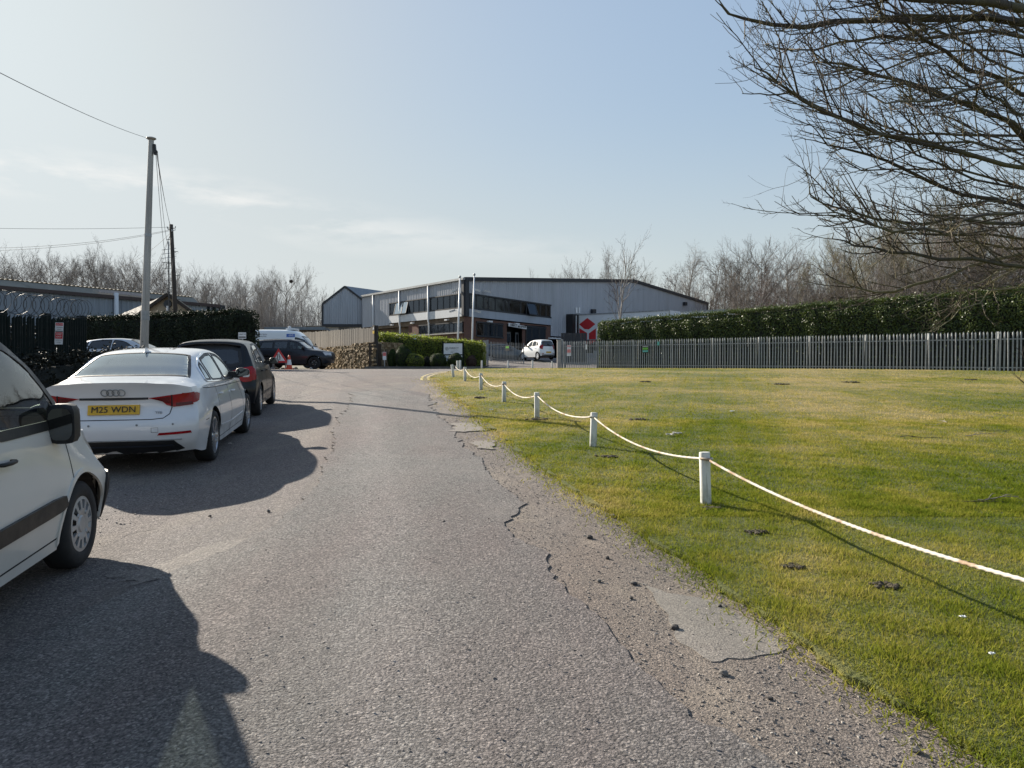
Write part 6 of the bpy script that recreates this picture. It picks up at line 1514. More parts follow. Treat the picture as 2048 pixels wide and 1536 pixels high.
# ---- the tree whose branches hang in from the right -------------------------
rng = np.random.default_rng(77)
big = thing('overhanging_tree', 'large bare tree with dark spreading branches hanging into the picture from the right', 'tree', (10.6, 9.6, gz(9.6)))
org = np.array(big.location)
LIMBS = [([(2120, 40), (1950, 28), (1780, 35), (1620, 52), (1500, 42), (1440, 8)], .070, 8.6), ([(2120, 14), (1900, 2), (1700, -18), (1560, -60)], .085, 8.0), ([(2120, 75), (1950, 65), (1800, 78), (1690, 80), (1590, 105), (1530, 85)], .035, 9.3),
 ([(2120, 300), (2000, 235), (1880, 185), (1760, 150), (1650, 118), (1590, 75)], .045, 8.9), ([(2120, 350), (1960, 312), (1800, 278), (1680, 240), (1590, 195), (1530, 140), (1504, 95)], .036, 7.6),
 ([(2120, 268), (1950, 270), (1820, 262), (1700, 225), (1640, 160)], .030, 10.0), ([(2120, 420), (1960, 390), (1830, 350), (1740, 310), (1660, 285), (1612, 240)], .038, 9.0),
 ([(2120, 455), (1950, 435), (1820, 448), (1720, 430), (1650, 405), (1618, 372)], .032, 8.4), ([(2120, 480), (1950, 470), (1800, 462), (1700, 425), (1665, 365)], .028, 9.8),
 ([(2120, 540), (1980, 525), (1850, 512), (1750, 500), (1690, 485), (1668, 465)], .034, 8.1), ([(2120, 492), (1980, 520), (1860, 558), (1760, 583), (1690, 572), (1668, 560)], .034, 9.6),
 ([(2120, 205), (1960, 140), (1850, 80), (1750, 10), (1700, -40)], .042, 9.5), ([(2120, 120), (1990, 95), (1860, 110), (1740, 145), (1640, 185), (1580, 170)], .028, 10.3), ([(2120, 385), (1950, 345), (1850, 335), (1700, 330), (1640, 295)], .028, 10.6),
 ([(2120, 150), (1980, 165), (1880, 200), (1780, 205), (1690, 170)], .026, 7.9), ([(2120, 500), (1990, 560), (1900, 615), (1830, 640)], .020, 9.9), ([(2120, 520), (2000, 545), (1890, 590), (1800, 620)], .018, 9.2),
 ([(2120, 560), (1990, 585), (1900, 640), (1840, 665)], .016, 9.5), ([(2130, 240), (2000, 210), (1920, 150), (1830, 130)], .03, 8.2), ([(2130, 430), (2010, 400), (1900, 410), (1780, 390)], .026, 9.4),
 ([(2130, 90), (2000, 30), (1880, 50), (1750, 90), (1660, 75)], .03, 9.9), ([(2130, 330), (2010, 290), (1900, 240), (1790, 235)], .028, 10.8), ([(2130, 500), (2000, 490), (1900, 480), (1800, 490), (1720, 465)], .026, 10.4)]
rl = random.Random(31)
LIMBS += [([(x + rl.uniform(-25, 45), y + rl.uniform(-38, 38) - (25 if y < 500 else 0) * rl.random()) for x, y in pl], r * rl.uniform(.5, .75), Yb + rl.uniform(-1.2, 1.6)) for pl, r, Yb in LIMBS[2:] if pl[0][1] < 460 and rl.random() < .85]
limb_sets = []; kl = 16
for li, (pl, r, Yb) in enumerate(LIMBS):
    n = len(pl); Ys = np.linspace(Yb + .7, Yb - 1.5 - (li % 3) * .5, n)
    pts = [np.array(P(x, y, Yv)) for (x, y), Yv in zip(pl, Ys)]
    z0 = np.clip(pts[0][2] + (1.0 if li % 2 else .2), 2.2, 8.5)
    pts = [np.array((10.6, 9.6, z0)) + np.array((-.12, 0, 0)), pts[0] * .45 + np.array((10.6, 9.6, z0)) * .55 + np.array((0, 0, .12))] + pts
    s = np.linspace(0, 1, len(pts)); cs = np.stack([pchip(s, [p[j] for p in pts])(np.linspace(0, 1, kl)) for j in range(3)], 1)
    cs[1:-1] += rng.normal(0, .022, (kl - 2, 3)); limb_sets.append((cs - org, r * .68 * (.10 + 1.15 * (1 - np.linspace(0, 1, kl) ** 1.5))))
LP_ = np.stack([a for a, b in limb_sets]); LR_ = np.stack([b for a, b in limb_sets])
tk = np.array([[(0, 0, -.2), (0, 0, .5), (.05, .05, 2), (.02, .0, 4), (-.08, .1, 6), (0, .2, 8), (.1, .1, 10.5)]]); tkr = np.array([[.36, .30, .27, .25, .22, .16, .06]])
V, Q = tubes([(tk, tkr)], 14); link_mesh('trunk', quad_mesh('trunk', V, Q), M['near_bark'], big)
for li, (a, b) in enumerate(limb_sets):
    V, Q = tubes([(a[None], b[None])], 8); link_mesh('branch', quad_mesh('branch', V, Q), M['lit_bark'] if li in (10, 15, 16, 17) else M['near_bark'], big)
c1 = spawn(LP_, LR_, 11, .28, .84, 24, .20, 9, .06, (-.03, -.01, .045), rng, .0095, .78, .3)
c1b = spawn(LP_, LR_, 14, .35, 1, 40, .075, 6, .10, (-.04, 0, .10), rng, .0075, .3, .4)
c2 = spawn(*c1, 6, .18, 1, 36, .25, 6, .12, (-.04, 0, .12), rng, .005, .4, .5)
c3 = spawn(*c2, 4, .2, 1, 44, .42, 4, .16, (-.02, 0, .10), rng, .0036, .3, .75)
c3b = spawn(*c1b, 3, .2, 1, 45, .4, 4, .16, (-.02, 0, .10), rng, .0036, .3, .75)
V, Q = tubes([c1, c1b], 5); V2, Q2 = tubes([c2, c3, c3b], 3)
o = link_mesh('twigs', quad_mesh('twigs', np.concatenate([V, V2]), np.concatenate([Q, Q2 + len(V)])), M['near_twig'], big); o['kind'] = 'stuff'
# a bare shrub poking in at the right edge below it
sh = thing('bare_shrub', 'bare dark shrub poking in at the right edge in front of the palisade fence', 'shrub', (P(2122, 735, 14).x, 14, gz(14)))
p = grow(np.zeros((9, 3)), np.array([-.55, -.1, .9]) + rng.normal(0, .35, (9, 3)), np.full(9, 1.5), 8, .08, (-.02, 0, -.01), rng); r = .012 * np.linspace(1, .3, 8)[None].repeat(9, 0)
b = spawn(p, r, 8, .2, 1, 35, .32, 5, .12, (0, 0, .04), rng, .006, .3)
V, Q = tubes([(p, r), b], 4); o = link_mesh('stems', quad_mesh('stems', V, Q), M['near_twig'], sh)

# ---- grass ---------------------------------------------------------------------
def in_poly(px_, py_, poly):
    r = np.zeros(len(px_), bool); j = len(poly) - 1
    for i in range(len(poly)):
        xi, yi = poly[i]; xj, yj = poly[j]
        c = ((yi > py_) != (yj > py_)) & (px_ < (xj - xi) * (py_ - yi) / (yj - yi + 1e-12) + xi); r ^= c; j = i
    return r
def grass(name, poly, y0, y1, n, hgt, wid, seed, xmax=.75):
    rng = np.random.default_rng(seed); y = y0 + (y1 - y0) * rng.random(n) ** 1.25; x = rng.uniform(-3.2, 1, n); hi = xmax * y + .6; lo = np.full(n, -3.2); x = lo + (hi - lo) * rng.random(n)
    k = in_poly(x, y, poly); x, y = x[k], y[k]; n = len(x)
    cl = np.sin(x * 3.1 + np.sin(y * 2.3) * 2) * np.sin(y * 2.7 + np.sin(x * 1.9) * 2) * .5 + .5; cl2 = np.sin(x * 11 + y * 5) * np.sin(y * 9 - x * 4) * .5 + .5
    keep = rng.random(n) < (.62 + .38 * cl) * (.68 + .32 * cl2); x, y, cl, cl2 = x[keep], y[keep], cl[keep], cl2[keep]; n = len(x)
    z = np.interp(y, GZ_Y, GZ_Z) + .04; h = hgt * rng.uniform(.35, 1.2, n) * (.50 + .30 * cl * cl2 + .22 * cl2 ** 3); a = rng.uniform(0, 6.283, n); ln = rng.normal(0, .55, (n, 2))
    w = wid * rng.uniform(.6, 1.2, n); dx, dy = np.cos(a) * w, np.sin(a) * w
    v = np.stack([np.c_[x - dx, y - dy, z], np.c_[x + dx, y + dy, z], np.c_[x + ln[:, 0] * h, y + ln[:, 1] * h, z + h]], 1)
    return v.reshape(-1, 3)
gv = np.concatenate([grass('grass', lawn_poly, 2.2, 7, 430000, .050, .0034, 1), grass('grass', lawn_poly, 6, 13, 400000, .048, .0058, 2), grass('grass', lawn_poly, 12, 26, 230000, .042, .0105, 3), grass('grass', lawn_poly, 24, 50, 110000, .04, .02, 4)])
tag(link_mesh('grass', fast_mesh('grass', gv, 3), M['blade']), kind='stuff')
# longer ragged tufts along the edge of the tarmac
def tufts(pts, n, h, w, seed, spread):
    rng = np.random.default_rng(seed); P_ = np.array(pts); seg = np.diff(P_, axis=0); L = np.linalg.norm(seg, axis=1); pr = L / (6 + P_[:-1, 1]) ; i = rng.choice(len(L), n, p=pr / pr.sum()); f = rng.random((n, 1)); c = P_[i] + seg[i] * f
    g = rng.integers(0, n // 14, n); off = rng.normal(0, spread, (n // 14, 2)); c = c + off[g] * (.4 + c[:, 1:2] / 12) + np.abs(rng.normal(0, .06, (n, 1))) * np.array((1, .2))
    z = np.interp(c[:, 1], GZ_Y, GZ_Z) + .02; hh = h * rng.uniform(.4, 1.4, n); a = rng.uniform(0, 6.283, n); ww = w * (1 + c[:, 1] / 8); dx, dy = np.cos(a) * ww, np.sin(a) * ww; ln = rng.normal(0, .8, (n, 2))
    return np.stack([np.c_[c[:, 0] - dx, c[:, 1] - dy, z], np.c_[c[:, 0] + dx, c[:, 1] + dy, z], np.c_[c[:, 0] + ln[:, 0] * hh, c[:, 1] + ln[:, 1] * hh, z + hh]], 1).reshape(-1, 3)
tv = [tufts([(x + .03, y) for x, y in LAWN_EDGE[:-2]], 15000, .036, .0028, 5, .09), tufts([(x - .10, y) for x, y in LAWN_EDGE[:-2]], 7000, .026, .0028, 6, .13)]
tag(link_mesh('edge_grass', fast_mesh('edge_grass', np.concatenate(tv), 3), M['blade']), kind='stuff')
# ------------------------------------------------------------------ fences, gates, poles
def pale_mesh(name, h, w, mat, d=.02, tri=True):
    """W section pale with a pointed triple top, standing on z = 0"""
    m = MB(); w2 = w / 2
    prof = [(-w2, 0), (-w2 * .35, d), (w2 * .35, d), (w2, 0), (w2 * .3, d - .006), (-w2 * .3, d - .006)]
    b = [(x, -y, 0) for x, y in prof]; t = [(x, -y, h - (.09 if abs(x) > w2 * .6 else .04)) for x, y in prof]
    m.add(b + t, [(i, (i + 1) % 6, 6 + (i + 1) % 6, 6 + i) for i in range(6)])
    m.add([(-w2 * .35, -d, h - .04), (w2 * .35, -d, h - .04), (0, -d, h), (-w2 * .3, -d + .006, h - .04), (w2 * .3, -d + .006, h - .04), (0, -d + .006, h)], [(0, 1, 2), (3, 4, 5), (0, 2, 5, 3), (1, 2, 5, 4)])
    o = m.build(name, mat); me = o.data; bpy.data.objects.remove(o); return me
def palisade(name, label, cat, A, B, h, mat, post_mat, post=.1, post_h=None, bay=2.75, pitch=.155, width=.07, seed=1, posts=True, mats=None, d=.02):
    """palisade run from A to B (ground points)"""
    dep_ = d; rng = random.Random(seed); A, B = Vector(A), Vector(B); d = (B - A); L = Vector((d.x, d.y, 0)).length; ang = math.atan2(d.y, d.x); t = thing(name, label, cat, A)
    nrm = Vector((d.y, -d.x, 0)).normalized()
    if nrm.dot(A - CAM) > 0: nrm = -nrm; 
    flip = math.pi if (Matrix.Rotation(ang, 3, 'Z') @ Vector((0, -1, 0))).dot(nrm) < 0 else 0
    me = pale_mesh('pale', h, width, mat, dep_); n = int(L / pitch)
    pos = lambda s, z=0: Vector((d.x * s / L, d.y * s / L, d.z * s / L + z))
    for i in range(n + 1):
        o = link_mesh('pale', me, None, t); o.location = pos(i * pitch, rng.uniform(.03, .06)); o.rotation_euler = (rng.uniform(-.012, .012), rng.uniform(-.012, .012), ang + flip + rng.uniform(-.06, .06))
    for z in (.28, h - .32):
        MB().bar(pos(0, z) - nrm * .035, pos(L, z) - nrm * .035, .045, .045).build('rail', mat, t)
    if posts:
        k = max(1, round(L / bay))
        for i in range(k + 1):
            m = MB(); q = pos(min(L, i * L / k)) - nrm * (.03 + post / 2); m.bar(q + Vector((0, 0, -.2)), q + Vector((0, 0, post_h or h)), post, post); m.build('post', post_mat, t)
    return t
fa_, fb_ = fence_pt(-3.4), fence_pt(30); fa_.z = gz(fa_.y) - .02; fb_.z = gz(fb_.y) + .02
palisade('palisade_fence', 'long grey galvanised palisade fence along the far side of the lawn', 'fence', fa_, fb_, 1.83, M['galv'], M['galv_dark'], .1, 1.84, seed=2)
lf0, lf1 = Vector((-9.2, 9, gz(9, -9))), Vector((-11.35, 20, gz(20, -11)))
gf = palisade('palisade_fence', 'dark green palisade fence topped with coiled razor wire on the left', 'fence', lf0, lf1, 2.02, M['green_steel'], M['green_steel'], .16, 2.12, bay=2.1, pitch=.15, width=.075, seed=3, d=.045)
d = (lf1 - lf0).normalized(); cz = []
L = (lf1 - lf0).length
for k in range(int(L * 60)):
    s = k / 60; a = s * 2 * math.pi / .23
    cz.append(Vector((0, 0, 2.28 + .02 * math.sin(s * 3))) + d * (s + .10 * math.sin(a * .5)) + Vector((d.y, -d.x, 0)) * (.22 * math.cos(a)) + Vector((0, 0, .24 * math.sin(a))))
MB().tube(cz, .006, 4).build('razor_wire', M['razor'], gf)
# entrance
gp0 = Vector((*XY(970, 60), gz(60))); gp1 = Vector((*XY(1118, 51), gz(51)))
e0 = Vector((*XY(951, 56.5), gz(56.5)))
palisade('palisade_fence', 'short stretch of grey palisade between the purple shrub and the entrance gate post', 'fence', e0, gp0 + Vector((-.3, -.1, 0)), 1.75, M['galv'], M['galv_dark'], .1, 1.8, seed=4)
def gate_post(p, h, label):
    t = thing('gate_post', label, 'post', p); m = MB().bar((0, 0, -.1), (0, 0, h), .26, .24); m.build('shaft', M['concrete'], t); MB().box((0, 0, h + .03), (.30, .28, .06)).build('cap', M['concrete'], t)
    MB().bar((.22, 0, -.1), (.22, 0, h + .1), .12).build('hinge_post', M['galv'], t)
gate_post(gp0, 1.88, 'pale square gate post left of the entrance with red notices beside it')
gate_post(gp1, 1.88, 'pale square gate post at the left end of the long grey fence')
ga, gb_ = Vector((*XY(981, 64), gz(64) - .05)), Vector((*XY(1046, 60.6), gz(60.6)))
gt = palisade('palisade_gate', 'wide grey palisade gate standing open with a green notice on it', 'gate', ga, gb_, 1.68, M['galv_dark'], M['galv_dark'], .08, 1.7, bay=10, pitch=.20, width=.055, seed=5)
# notices on the fences
def notice(label, p, right, w, h, bands, name='notice', base=None, txt=(), cat='sign', lean=0, pole=None):
    """flat board at p facing the viewer; bands: (z0, z1, material) as fractions; txt: (string, size, zfrac, material)"""
    p = Vector(p); r = Vector((right[0], right[1], 0)).normalized(); n = Vector((r.y, -r.x, 0))
    if n.dot(p - CAM) > 0: n = -n; 
    t = thing(name, label, cat, p); up = (Vector((0, 0, 1)) + r * lean).normalized(); rr = r if r.x > 0 else -r
    q = lambda x, z, o=0: rr * (x * w) + up * (z * h) + n * o
    MB().prism([q(-.5, -.5), q(.5, -.5), q(.5, .5), q(-.5, .5)], n * .012).build('board', base or M['white'], t)
    for z0, z1, mt in bands: MB().prism([q(-.45, z0 - .5, .013), q(.45, z0 - .5, .013), q(.45, z1 - .5, .013), q(-.45, z1 - .5, .013)], n * .003).build('panel', mt, t)
    for s, sz, zf, mt in txt: lettering(s, sz, frame_mat(q(0, zf - .5, .019), rr, up), mt, t, .001)
    if pole: MB().bar(q(0, 0, -.03), q(0, 0, -.03) - Vector((0, 0, pole)), .05).build('pole', M['galv'], t)
    return t
fd = Vector((.704, -.71, 0)); fn = Vector((-.71, -.704, 0))
def fsign(px, py, w, h, *a, **k):
    r = ray(px, py); kk = (fence_pt(0) - CAM).dot(fn) / r.dot(fn); p = CAM + r * kk + fn * .06
    return notice(a[0], p, fd, w, h, *a[1:], **k)
RB = [(.80, .97, M['pink_print']), (.30, .66, M['sign_red']), (.68, .70, M['plate_black'])]
fsign(1139.5, 701, .36, .72, 'faded red and white notice near the left end of the long grey fence', [(.86, .96, M['pink_print']), (.30, .60, M['pink_print'])], txt=[('KEEP CLEAR', .055, .73, M['plate_black']), ('NO PARKING', .05, .45, M['white_text']), ('ACCESS REQUIRED', .035, .18, M['plate_black'])])
fsign(1174, 694, .14, .32, 'blank white tag on the long grey fence right of the red notice', [])
fsign(1292, 698, .44, .48, 'dark notice with bright green and teal bands on the long grey fence', [(.42, .68, M['sign_green']), (.10, .34, M['sign_teal']), (.76, .92, M['galv'])], base=M['plate_black'])
fsign(1318, 687, .17, .22, 'small teal tag on the long grey fence beside the green notice', [(.1, .9, M['sign_teal'])], base=M['sign_teal'])
gd = (gp0 - e0).normalized()
notice('red and white notice hung beside the left gate post', P(966, 699, 59.2), gd, .30, .72, [(.82, .95, M['pink_print']), (.22, .62, M['pink_print'])], txt=[('KEEP CLEAR', .045, .72, M['plate_black']), ('NO PARKING', .045, .42, M['white_text'])])
notice('small white notice under the red one beside the left gate post', P(965.5, 714, 59.2), gd, .16, .36, [(.6, .9, M['galv'])])
notice('teal and green notice on the short palisade left of the gate', P(955.5, 705, 57.4), gd, .28, .42, [(.1, .45, M['sign_green']), (.5, .9, M['sign_teal'])])
gdir = (gb_ - ga).normalized()
pg = ga.lerp(gb_, .57); 
notice('green and black notice fixed on the open gate', (pg.x - .1, pg.y - .12, P(1017, 696, pg.y).z), gdir, .48, .46, [(.45, .82, M['sign_green'])], base=M['plate_black'])
notice('red and white notice on a post at the foot of the stone wall', P(769, 712, 46.6), (1, 0, 0), .22, .5, [(.5, .95, M['pink_print']), (.1, .4, M['white'])], pole=.75)
ld = d
p_ = Vector((-7.4 - .2 * 17.95, 17.95, 0)); s_ = (17.95 - 9) / 11 * L
pp_ = lf0 + d * s_
Mq = pp_ + Vector((.14, -.03, 0))
lsg = notice('tall red and white notice tied to a post of the dark green fence', (Mq.x, Mq.y, P(113.5, 667, Mq.y).z), (.86, .5, 0), .17, .52, [(.86, .98, M['sign_red']), (.26, .56, M['sign_red']), (.58, .62, M['plate_black'])], lean=.05, txt=[('CAUTION', .036, .92, M['white_text']), ('! GUARD', .034, .78, M['plate_black']), ('DOGS', .034, .68, M['plate_black']), ('KEEP', .05, .47, M['white_text']), ('OUT', .05, .35, M['white_text']), ('24 HR CCTV', .024, .19, M['plate_black']), ('IN USE', .026, .09, M['plate_black'])])
# low picket fence and arrow sign before the conifer hedge
pf = thing('picket_fence', 'low dark wooden picket fence before the conifer hedge', 'fence', (P(300, 690, 36.8).x, 36.8, gz(36.8)))
me = MB().box((0, 0, .55), (.07, .02, 1.1)).build('picket', M['dark_wood'], pf).data
for i in range(18):
    o = kids(pf)[0] if i == 0 else link_mesh('picket', me, None, pf); o.location = (i * .155, 0, rng_t.uniform(-.03, .03))
for z in (.4, .9): MB().bar((-.1, .03, z), (2.75, .03, z), .05).build('rail', M['dark_wood'], pf)
ar = notice('small white unit sign with a black arrow by the end of the conifer hedge', P(484.5, 671, 36), (1, .1, 0), .36, .30, [(.14, .34, M['plate_black'])], txt=[('UNIT 8', .10, .68, M['plate_black'])], pole=1.9)
MB().add([(-.2, -.075 - .012, 0), (-.12, -.03, 0), (-.12, -.13, 0)], [(0, 1, 2)])
# name board at the entrance
nb = thing('name_board', 'white company name board on dark posts behind the clipped bushes', 'sign', (*XY(906, 47.6), gz(47.6)))
NW = Wall(*XY(906, 47.6), (1, .08)); off_ = -Vector(nb.location)
def nbp(px, py, o=0): return NW.px(px, py, o) + off_
a, b = (887.5, 708.5), (924.5, 686.5)
MB().prism([nbp(a[0], a[1]), nbp(b[0], a[1]), nbp(b[0], b[1]), nbp(a[0], b[1])], NW.n * .04).build('board', M['white'], nb)
for px_ in (885.8, 926.2): MB().bar(nbp(px_, 740), nbp(px_, 682.5), .09).build('post', M['green_steel'], nb)
for py_ in (686, 709.3): MB().bar(nbp(886, py_, .01), nbp(926, py_, .01), .06).build('rail', M['green_steel'], nb)
MB().prism([nbp(887.5, 722), nbp(924.5, 722), nbp(924.5, 711), nbp(887.5, 711)], NW.n * .04).build('board', M['white'], nb)
def nbM(px, py, o=.045): return frame_mat(nbp(px, py, o), (1, .08, 0), (0, 0, 1))
m = MB(); Mr = nbM(893.8, 697.4)
ringp = [Mr @ Vector((.095 * math.cos(a), .095 * math.sin(a), 0)) for a in np.linspace(0, 6.283, 22, endpoint=False)]
m.tube(ringp, .010, 4, closed=True)
for a in (.3, 2.4, 4.4): m.tube([Mr @ Vector((.09 * math.cos(a), .09 * math.sin(a), 0)), Mr @ Vector((.0, .0, 0)), Mr @ Vector((.05 * math.cos(a + .9), .05 * math.sin(a + .9), 0))], .010, 4)
m.build('emblem', M['plate_black'], nb)
lettering('DIRECT', .155, nbM(908, 696.6), M['plate_black'], nb, .004, sx=1.12)
lettering('warehousing & distribution', .042, nbM(909.5, 700.3), M['galv'], nb, .002)
lettering('UNIT 1 - 4', .085, nbM(907, 704.3), M['plate_black'], nb, .003)
lettering('Deliveries', .09, nbM(906, 716.5), M['galv'], nb, .002)
# flag poles
for base, top, Y, lab in (((915.5, 686), (919.8, 554), 62, 'left one of two slim pale flag poles before the office corner'), ((944, 688), (948.6, 549.5), 62.5, 'right one of two slim pale flag poles before the office corner')):
    a, b = P(*base, Y), P(*top, Y); t = thing('flag_pole', lab, 'flag pole', (a.x, a.y, gz(Y)), group='flag poles by the office corner'); dd = b - a; g = a + dd * ((gz(Y) - .1 - a.z) / dd.z)
    MB().tube([g - Vector(t.location), b - Vector(t.location)], [.085, .05], 8).build('shaft', M['truck_white'], t, smooth=True)
    MB().lathe([(0, .12), (.08, .10), (.11, .02), (.08, -.06), (.0, -.08)], 8, b - Vector(t.location)).build('finial', M['galv'], t, smooth=True)
# telegraph poles --------------------------------------------------------------------------
tpY = 24.5; b_ = P(288.5, 690, tpY); tp_ = P(302.5, 279, tpY); dd = tp_ - b_; g_ = b_ + dd * ((gz(tpY) - .3 - b_.z) / dd.z)
mp = thing('metal_pole', 'tall dull grey metal telegraph pole with a disc cap rising beyond the white saloon', 'pole', (g_.x, g_.y, gz(tpY, g_.x))); O = Vector(mp.location)
m = MB(); pts_ = [g_ - O, tp_ - O]; nn = 10
rr0, rr1 = .142, .082
vs_ = []
for p, r_ in zip(pts_, (rr0, rr1)):
    for j in range(12):
        a = 2 * math.pi * (j + .5) / 12; vs_.append(p + Vector((math.cos(a) * r_, math.sin(a) * r_, 0)))
m.add(vs_, [(j, (j + 1) % 12, 12 + (j + 1) % 12, 12 + j) for j in range(12)]); m.build('shaft', M['pole_metal'], mp)
for f, h in ((.30, .30), (.62, .1)):
    c = (g_ - O).lerp(tp_ - O, f); r_ = rr0 + (rr1 - rr0) * f + .006; MB().lathe([(r_, -h / 2), (r_, h / 2)], 14, c).build('band', M['galv'], mp)
top = tp_ - O
MB().lathe([(0, .05), (.085, .043), (.15, .017), (.154, -.007), (.10, -.04), (0, -.04)], 18, top + Vector((0, 0, .03))).build('cap', M['pole_metal'], mp, smooth=True)
m = MB(); m.bar(top + Vector((.11, -.02, -.16)), top + Vector((.14, -.02, -.50)), .07, .08); m.lathe([(0, .07), (.062, .04), (.062, -.04), (0, -.07)], 8, top + Vector((.14, -.02, -.40))); m.build('line_clamp', M['black'], mp)
top_w = tp_ + Vector((.14, 0, -.32))
wpY = 44; wb, wt = P(351, 626, wpY), P(342.3, 449, wpY); dd = wt - wb; wg = wb + dd * ((gz(wpY) - .3 - wb.z) / dd.z)
wp = thing('wooden_pole', 'dark wooden telegraph pole with step irons rising behind the conifer hedge', 'pole', (wg.x, wg.y, gz(wpY))); O2 = Vector(wp.location)
MB().tube([wg - O2, wt - O2], [.15, .105], 10).build('shaft', M['pole_wood'], wp, smooth=True)
rnd = random.Random(2)
for i, f in enumerate((.42, .50, .58, .66, .74, .82, .90)):
    c = (wg - O2).lerp(wt - O2, f); s = 1 if i % 2 else -1; MB().bar(c, c + Vector((s * .32, 0, 0)), .03).build('step_iron', M['wire'], wp)
for i in range(6):
    a = i * 1.05; c = (wg - O2).lerp(wt - O2, .975 - .012 * (i % 3)); MB().tube([c + Vector((.12 * math.cos(a), .12 * math.sin(a), 0)), c + Vector((.24 * math.cos(a), .24 * math.sin(a), .02)), c + Vector((.24 * math.cos(a), .24 * math.sin(a), .12))], .022, 5).build('insulator', M['truck_white'] if i % 2 else M['wire'], wp)
am = thing('aerial_mast', 'thin aerial mast just left of the dark wooden telegraph pole', 'mast', P(338, 640, 52)); a0 = Vector(am.location); a1 = P(337.5, 522, 52) - a0
MB().tube([(0, 0, -1.5), a1], .045, 5).build('shaft', M['wire'], am)
for z in (-.1, -.5, -.9): MB().bar(a1 + Vector((-.45, 0, z)), a1 + Vector((.45, 0, z)), .03).build('crossbar', M['wire'], am)
def cable(label, a, b, sag, r=.012, n=14, group=None, pts=None):
    a, b = Vector(a), Vector(b); q = []
    for i in range(n + 1):
        t = i / n; p = a.lerp(b, t); p.z -= sag * 4 * t * (1 - t); q.append(p)
    o = MB().tube(q, r, 4).build('cable', M['wire'], None); return tag(o, label, 'cable', group)
wtop = wt + Vector((0, 0, -.25))
cable('cable running from the metal pole top out of the picture at upper left', tp_ + Vector((-.05, 0, .02)), P(-160, 62, 9.5), .12, .0065)
for i, (dx, sg, end) in enumerate(((0, .25, .0), (.03, .5, -.1), (.06, 1.5, -.5), (.0, 2.3, -1.6))):
    cable(['straightest', 'second', 'third, slacker', 'slackest, lowest hanging'][i] + ' of the four lines between the metal pole and the wooden pole', top_w + Vector((dx, 0, -.03 * i)), wtop + Vector((.1 * (i % 2), 0, end)), sg, .009)
cable('highest level line from the wooden pole to the left edge', wtop + Vector((0, 0, .1)), P(-120, 454, 40), .1, .010)
cable('upper of two sloping lines from the wooden pole to the left edge', wtop + Vector((0, 0, -.05)), P(-130, 496, 36), .35, .010)
cable('lower of two sloping lines from the wooden pole to the left edge', wtop + Vector((0, 0, -.1)), P(-130, 502, 36), .35, .010)
for i, (x, y, Y) in enumerate(((240, 535, 60), (290, 560, 52), (300, 555, 46), (322, 590, 58))):
    cable(['longest faint line falling left', 'steeper line falling left', 'steepest line falling left', 'short line falling'][i] + ' from the wooden pole behind the metal pole', wtop + Vector((0, 0, -.2)), P(x, y, Y), .3, .009)
# ------------------------------------------------------------------ lawn posts and rope
def white_post(p, h, r, label, lean=(0, 0), rope_hole=True):
    t = thing('white_post', label, 'post', p, group='short white posts round the lawn'); t.rotation_euler = (lean[0], lean[1], rng_t.uniform(0, 6))
    MB().lathe([(r, -.15), (r, .02), (r * .985, h * .6), (r, h - .015), (r * .93, h), (0, h + .002)], 18).build('shaft', M['white_post'], t, smooth=True, angle=R(40))
    return t
ROPE = [((1412, 1018), 'nearest tall white post on the lawn, closest to the camera'), ((1186, 900), 'second nearest white rope post'), ((1074, 840), 'third white rope post from the camera'), ((1008, 808), 'fourth white rope post from the camera'), ((962, 783), 'fifth white rope post from the camera'), ((930, 765), 'sixth white rope post, near the tip of the lawn'), ((907, 757), 'leaning white rope post at the tip of the lawn')]
tops_ = []
for i, (px_, lab) in enumerate(ROPE):
    g = G(*px_); hh = .462; white_post((g.x, g.y, gz(g.y) + .03), hh, .047, lab, lean=(0, .12) if i == 6 else (rnd.uniform(-.035, .035), rnd.uniform(-.04, .04)))
    tops_.append(Vector((g.x + (.05 if i == 6 else 0), g.y, gz(g.y) + .03 + hh - .055)))
near = Vector((2.33, 3.1, gz(3.1) + .02)); white_post(near, .46, .047, 'white rope post just outside the right edge of the picture')
tops_ = [near + Vector((.62, -3.2, .28)), near + Vector((0, 0, .41))] + tops_
rp = []
for i in range(len(tops_) - 1):
    a, b = tops_[i], tops_[i + 1]; n = 20; sg = [.06, .085, .13, .13, .14, .15, .15, .10][min(i, 7)]
    for j in range(n if i < len(tops_) - 2 else n + 1):
        t = j / n; p = a.lerp(b, t); p.z -= sg * 4 * t * (1 - t); rp.append(p)
def rope_mesh(path, r, pitch=.05):
    """three strand rope: a lobed section that turns along the run"""
    dense = []; 
    for a, b in zip(path[:-1], path[1:]):
        k = max(1, int((b - a).length / (.012 if a.y < 5 else .03 if a.y < 9 else .2)))
        dense += [a.lerp(b, j / k) for j in range(k)]
    dense.append(path[-1]); m = MB(); vs_ = []; n = 9; run = 0
    for i, p in enumerate(dense):
        d_ = (dense[min(i + 1, len(dense) - 1)] - dense[max(i - 1, 0)]).normalized(); u = d_.cross(Vector((0, 0, 1))).normalized(); w = u.cross(d_)
        if i: run += (p - dense[i - 1]).length
        for j in range(n):
            a = 2 * math.pi * j / n; rr = r * (1 + .22 * math.cos(3 * (a - run / pitch * 2 * math.pi / 3)))
            vs_.append(p + (u * math.cos(a) + w * math.sin(a)) * rr)
    m.add(vs_, [(i * n + j, i * n + (j + 1) % n, (i + 1) * n + (j + 1) % n, (i + 1) * n + j) for i in range(len(dense) - 1) for j in range(n)])
    return m
ro = rope_mesh(rp, .0100).build('rope', M['rope'], None, smooth=True); tag(ro, 'sagging white rope, stained rusty, threaded through the row of white posts', 'rope')
